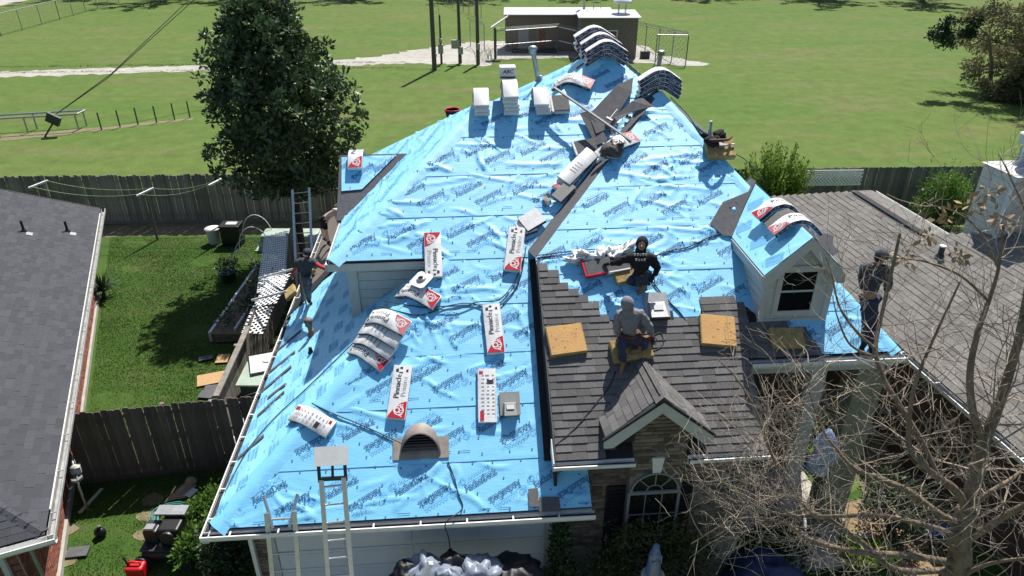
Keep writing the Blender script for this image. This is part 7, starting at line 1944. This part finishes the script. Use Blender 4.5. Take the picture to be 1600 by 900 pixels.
def boot(parent, ank, toe, m, sc=1.0):
    Mi_ = wmat(parent).inverted(); a, t = V(ank), V(toe); d = (t - a); d = V((d.x, d.y, d.z)).normalized()
    b = MB(); b.tube([Mi_ @ (a - d * .05), Mi_ @ (a + d * .04), Mi_ @ (a + d * .13), Mi_ @ (a + d * .20)], .052 * sc, 9, .036 * sc); b.tube([Mi_ @ (a + V((0, 0, .10))), Mi_ @ (a + V((0, 0, -.01)))], .050 * sc, 9, .054 * sc)
    b.build("boot", m, parent)
def person(lab, base, J, cols, look, lookup=V((0, 0, 1)), top="jacket", sc=1.0, head="hood", fullsleeve=True, shorts=False, facing_face=True, hand_m=None, torso=True, group="roofers at work"):
    t = thing("person", lab, "person", Matrix.Translation(V(base)), group)
    sk_, jm, tm, hm_, bm_ = cols
    K = {k: V(v) for k, v in J.items()}
    K["spine"] = K["pelvis"].lerp(K["chest"], .5)
    N = {"pelvis": (K["pelvis"], .135 * sc, .105 * sc), "spine": (K["spine"], .125 * sc, .095 * sc), "chest": (K["chest"], .150 * sc, .105 * sc), "neck": (K["neck"], .055 * sc), "head": (K["neck"].lerp(K["head"], .55), .075 * sc), "crown": (K["head"] + (K["head"] - K["neck"]).normalized() * .06 * sc, .088 * sc, .095 * sc)}
    E = [("pelvis", "spine"), ("spine", "chest"), ("chest", "neck"), ("neck", "head"), ("head", "crown")]
    for s_ in "LR":
        N["sh" + s_] = (K["sh" + s_], .062 * sc); N["el" + s_] = (K["el" + s_], .043 * sc); N["ha" + s_] = (K["ha" + s_], .027 * sc)
        N["hip" + s_] = (K["hip" + s_], .088 * sc); N["kn" + s_] = (K["kn" + s_], .058 * sc); N["an" + s_] = (K["an" + s_], .038 * sc)
        E += [("chest", "sh" + s_), ("sh" + s_, "el" + s_), ("el" + s_, "ha" + s_), ("pelvis", "hip" + s_), ("hip" + s_, "kn" + s_), ("kn" + s_, "an" + s_)]
    skin_mesh("body", N, E, sk_, t, "pelvis")
    g = .026 * sc
    if jm is not None:
        NJ = {k: (N[k][0], N[k][1] + g * 1.4, (N[k][2] if len(N[k]) > 2 else N[k][1]) + g * 1.4) for k in ("pelvis", "spine", "chest", "shL", "shR", "elL", "elR")}
        NJ["neck"] = (K["neck"], .07 * sc, .07 * sc); NJ["pelvis"] = (K["pelvis"].lerp(K["spine"], .25), .155 * sc, .125 * sc)
        EJ = [("pelvis", "spine"), ("spine", "chest"), ("chest", "neck"), ("chest", "shL"), ("chest", "shR"), ("shL", "elL"), ("shR", "elR")]
        if fullsleeve:
            for s_ in "LR": NJ["ha" + s_] = (K["ha" + s_].lerp(K["el" + s_], .12), .040 * sc); EJ.append(("el" + s_, "ha" + s_))
        else:
            for s_ in "LR": NJ["el" + s_] = (K["sh" + s_].lerp(K["el" + s_], .7), .060 * sc)
        skin_mesh(top, NJ, EJ, jm, t, "pelvis")
    NT = {"pelvis": (K["pelvis"], .148 * sc, .120 * sc)}; ET = []
    for s_ in "LR":
        NT["hip" + s_] = (K["hip" + s_], .100 * sc); NT["kn" + s_] = (K["kn" + s_] if not shorts else K["hip" + s_].lerp(K["kn" + s_], .9), .078 * sc); ET += [("pelvis", "hip" + s_), ("hip" + s_, "kn" + s_)]
        if not shorts: NT["an" + s_] = (K["an" + s_], .062 * sc); ET.append(("kn" + s_, "an" + s_))
    skin_mesh("shorts" if shorts else "trousers", NT, ET, tm, t, "pelvis")
    hc = K["head"]; up = (K["head"] - K["neck"]).normalized(); f = V(look).normalized()
    Mi_ = wmat(t).inverted(); fx = (f - up * f.dot(up)).normalized(); R = Matrix((fx.cross(up) * -1, fx, up)).transposed(); Rl = R
    if head == "hood":
        b = MB(); b.ball(Mi_ @ (hc - fx * .025 * sc + up * .02 * sc), (.118 * sc, .125 * sc, .14 * sc), 14, 10, Rl); b.tube([Mi_ @ (hc - up * .07 * sc - fx * .03 * sc), Mi_ @ (K["neck"] - up * .05 * sc - fx * .03)], .10 * sc, 10, .12 * sc); b.build("hood", hm_, t)
        if facing_face:
            b = MB(); b.ball(Mi_ @ (hc + fx * .055 * sc - up * .005 * sc), (.072 * sc, .052 * sc, .098 * sc), 12, 9, Rl); b.build("face", sk_, t)
    else:
        b = MB(); k0 = hc + up * .045 * sc - fx * .005 * sc
        b.ball(Mi_ @ k0, (.103 * sc, .115 * sc, .088 * sc), 14, 9, Rl)
        if head == "cap": b.prism([Mi_ @ (k0 + (f_ * fx + s_ * fx.cross(up)) * sc - up * .012 * sc) for f_, s_ in ((.08, -.07), (.17, -.055), (.19, 0), (.17, .055), (.08, .07))], Mi_.to_3x3() @ (up * .014 * sc))
        b.build("cap", hm_, t)
        b = MB(); b.ball(Mi_ @ (hc - fx * .03 * sc - up * .01 * sc), (.09 * sc, .08 * sc, .09 * sc), 10, 8, Rl); b.build("hair", M_CLBLK, t)
    if facing_face: face(t, hc - up * .005 + (fx * .018 if head == "hood" else fx * 0), fx, up, sk_, sc)
    for s_ in "LR":
        d = K["ha" + s_] - K["el" + s_]; side = (K["shR"] - K["shL"]).normalized() * (1 if s_ == "L" else -1)
        hand(t, K["ha" + s_], d, side if abs(side.dot(d.normalized())) < .9 else up, V((0, 0, 1)), hand_m or sk_, sc)
        toe = K.get("to" + s_, K["an" + s_] + V((0, 0, -.02)) + fx * .2); boot(t, K["an" + s_], toe, bm_, sc)
    return t
def jt(pts, pl):
    """joints from sight lines: (pixel x, pixel y, height over the roof plane)"""
    return {k: pl.px(x, y, h) for k, (x, y, h) in pts.items()}
# hooded worker kneeling on the right slope, facing down the roof
B0 = PB.px(1003, 447); Y = B0.y
J = jt(dict(head=(1003, 382, .72), neck=(1001, 394, .63), chest=(1001, 405, .53), pelvis=(1002, 433, .24), shL=(984, 402, .52), elL=(966, 409, .40), haL=(951, 412, .24), shR=(1020, 404, .54), elR=(1028, 421, .36), haR=(1020, 434, .38), hipL=(994, 434, .22), knL=(980, 440, .20), anL=(997, 444, .08), hipR=(1011, 433, .24), knR=(1013, 424, .50), anR=(1006, 446, .10), toL=(1006, 443, .06), toR=(1002, 452, .06)), PB)
hood_p = person("black hooded worker kneeling on the blue slope facing the camera", B0, J, (M_SKIN, M_CLBLK, M_JEAN, M_CLBLK, M_BOOT), V((-.25, -1, -.35)), head="hood", hand_m=M_CLBLK)
Mi_ = wmat(hood_p).inverted(); c = J["chest"]; b = MB(); mpr = mat("chest_print", (.40, .42, .40), rough=.8)
for row, (n, w) in enumerate(((5, .028), (4, .026))):
    for i in range(n):
        q = PB.px(992 + 4.4 * i + row * 2, 398 + row * 8, .745 - .08 * row); b.box(Mi_ @ q, (.034, .012, .045))
b.build("chest_lettering", mpr, hood_p, kind="stuff")
# grey hooded worker sitting, back turned
B0 = PB.px(985, 548); Y = B0.y
J = jt(dict(head=(980, 475, .78), neck=(981, 485, .68), chest=(983, 496, .58), pelvis=(984, 525, .28), shL=(967, 491, .60), elL=(964, 512, .42), haL=(967, 528, .24), shR=(1001, 491, .60), elR=(1014, 510, .44), haR=(1019, 527, .24), hipL=(976, 528, .26), knL=(970, 540, .40), anL=(974, 567, .12), hipR=(993, 528, .26), knR=(1010, 536, .33), anR=(1001, 547, .20), toL=(972, 576, .07), toR=(990, 549, .20)), PB)
sit_p = person("grey hooded worker with tool belt sitting on a foam pad, back to the camera", B0, J, (M_SKIN, M_CLGRY, M_JEAN, M_CLGRY, M_BOOT), V((0, 1, -.2)), head="hood", facing_face=False, hand_m=M_CLDGR, sc=1.02)
Mi_ = wmat(sit_p).inverted(); b = MB(); pc = J["pelvis"].lerp(J["chest"], .12); rx = (J["hipR"] - J["hipL"]).normalized()
b.tube([Mi_ @ (pc + rx * .185 * cos(a) + V((0, .15 * sin(a), 0))) for a in [2 * pi * i / 16 for i in range(17)]], .035, 6); b.build("tool_belt", M_LEATH, sit_p)
b = MB(); b.box(Mi_ @ (pc + rx * .17 + V((0, -.1, -.10))), (.14, .10, .18)); b.box(Mi_ @ (pc - rx * .17 + V((0, -.08, -.10))), (.12, .10, .16)); o = b.build("tool_pouches", M_LEATH, sit_p, kind="stuff"); bev(o, .02)
b = MB(); b.bar(Mi_ @ (pc + rx * .2 + V((0, -.14, -.05))), Mi_ @ (pc + rx * .27 + V((0, -.2, -.34))), .03, .03); b.build("hammer_handle", M_WOOD, sit_p)
b = MB(); b.bar(V((0, 0, 0)), PB.px(974, 562, .05) - PB.px(957, 533, .12), .035, .03); lone(b, "pry_bar", M_GALV, "pale pry bar lying beside the sitting worker's left leg", "pry bar", Matrix.Translation(PB.px(957, 533, .12)))
t = thing("nail_gun", "dark nail gun in the sitting worker's right hand", "nail gun", PB.fr(1012, 533, .3, .12)); b = MB(); b.box((0, 0, .05), (.2, .07, .09)); bev(b.build("gun_body", M_STEELD, t), .015); b = MB(); b.box((.09, 0, -.02), (.06, .05, .14)); b.build("magazine", M_GALV, t); b = MB(); b.box((-.03, 0, .12), (.13, .05, .05)); b.build("grip", M_REDCAN, t)
# standing worker with red sleeves at the left eave
B0 = PE.px(479, 471); Y = B0.y
J = jt(dict(head=(480, 396, 1.17), neck=(479, 405, 1.06), chest=(478, 413, .95), pelvis=(477, 434, .66), shL=(467, 409, .98), elL=(460, 421, .80), haL=(456, 432, .62), shR=(490, 409, 1.0), elR=(500, 416, .90), haR=(511, 421, .80), hipL=(472, 436, .63), knL=(474, 453, .38), anL=(474, 468, .09), hipR=(482, 436, .65), knR=(482, 453, .38), anR=(483, 470, .08), toL=(471, 473, .05), toR=(486, 474, .05)), PE)
red_p = person("worker in dark vest and red sleeves standing at the left eave", B0, J, (M_SKIN, M_CLDGR, M_JEANG, M_CLDGR, M_CLDGR), V((-.2, -1, -.4)), top="vest", head="cap", fullsleeve=False, sc=.95, hand_m=mat("green_glove", (.12, .2, .13), rough=.9))
for s_ in "LR":
    Mi_ = wmat(red_p).inverted(); b = MB(); b.tube([Mi_ @ J["sh" + s_].lerp(J["el" + s_], .55), Mi_ @ J["el" + s_], Mi_ @ J["ha" + s_].lerp(J["el" + s_], .15)], .055, 9, .042); b.build("sleeve", M_CLRED, red_p)
b = MB(); b.bar(V((0, 0, 0)), V((.02, .05, -1.0)), .03, .03); lone(b, "roofing_tool", M_WOOD, "long handled tool held by the red sleeved worker", "tool", Matrix.Translation(PE.px(468, 424, .9)))
# bare backed worker bending at the far left
B0 = PE.px(515, 386); Y = B0.y
J = jt(dict(head=(537, 335, .64), neck=(531, 331, .70), chest=(524, 330, .76), pelvis=(507, 340, .78), shL=(525, 333, .72), elL=(528, 346, .50), haL=(531, 358, .30), shR=(527, 328, .80), elR=(532, 341, .55), haR=(536, 352, .35), hipL=(505, 343, .74), knL=(510, 362, .42), anL=(514, 381, .09), hipR=(509, 342, .76), knR=(503, 357, .48), anR=(507, 373, .12), toL=(519, 385, .05), toR=(512, 377, .07)), PE)
person("bare backed worker in black shorts bending over at the far left eave", B0, J, (M_SKINL, None, M_CLBLK, M_CLBLK, M_CLBLK), V((1, .1, -.6)), head="cap", shorts=True, sc=.98, facing_face=True)
# dark clothed worker standing at the right corner
B0 = PB.px(1352, 541); Y = B0.y
J = jt(dict(head=(1377, 402, 1.46), neck=(1371, 413, 1.35), chest=(1366, 424, 1.23), pelvis=(1358, 464, .82), shL=(1350, 420, 1.22), elL=(1348, 440, .98), haL=(1352, 459, .80), shR=(1384, 421, 1.28), elR=(1389, 440, 1.05), haR=(1385, 458, .85), hipL=(1352, 467, .78), knL=(1354, 503, .42), anL=(1350, 538, .09), hipR=(1364, 467, .80), knR=(1364, 503, .44), anR=(1361, 539, .09), toL=(1346, 545, .05), toR=(1362, 546, .05)), PB)
person("dark clothed worker standing behind twigs at the roof's right corner", B0, J, (M_SKIN, M_CLDGR, M_JEAN, M_CLDGR, M_CLBLK), V((.9, -.3, -.35)), head="cap", sc=1.05)
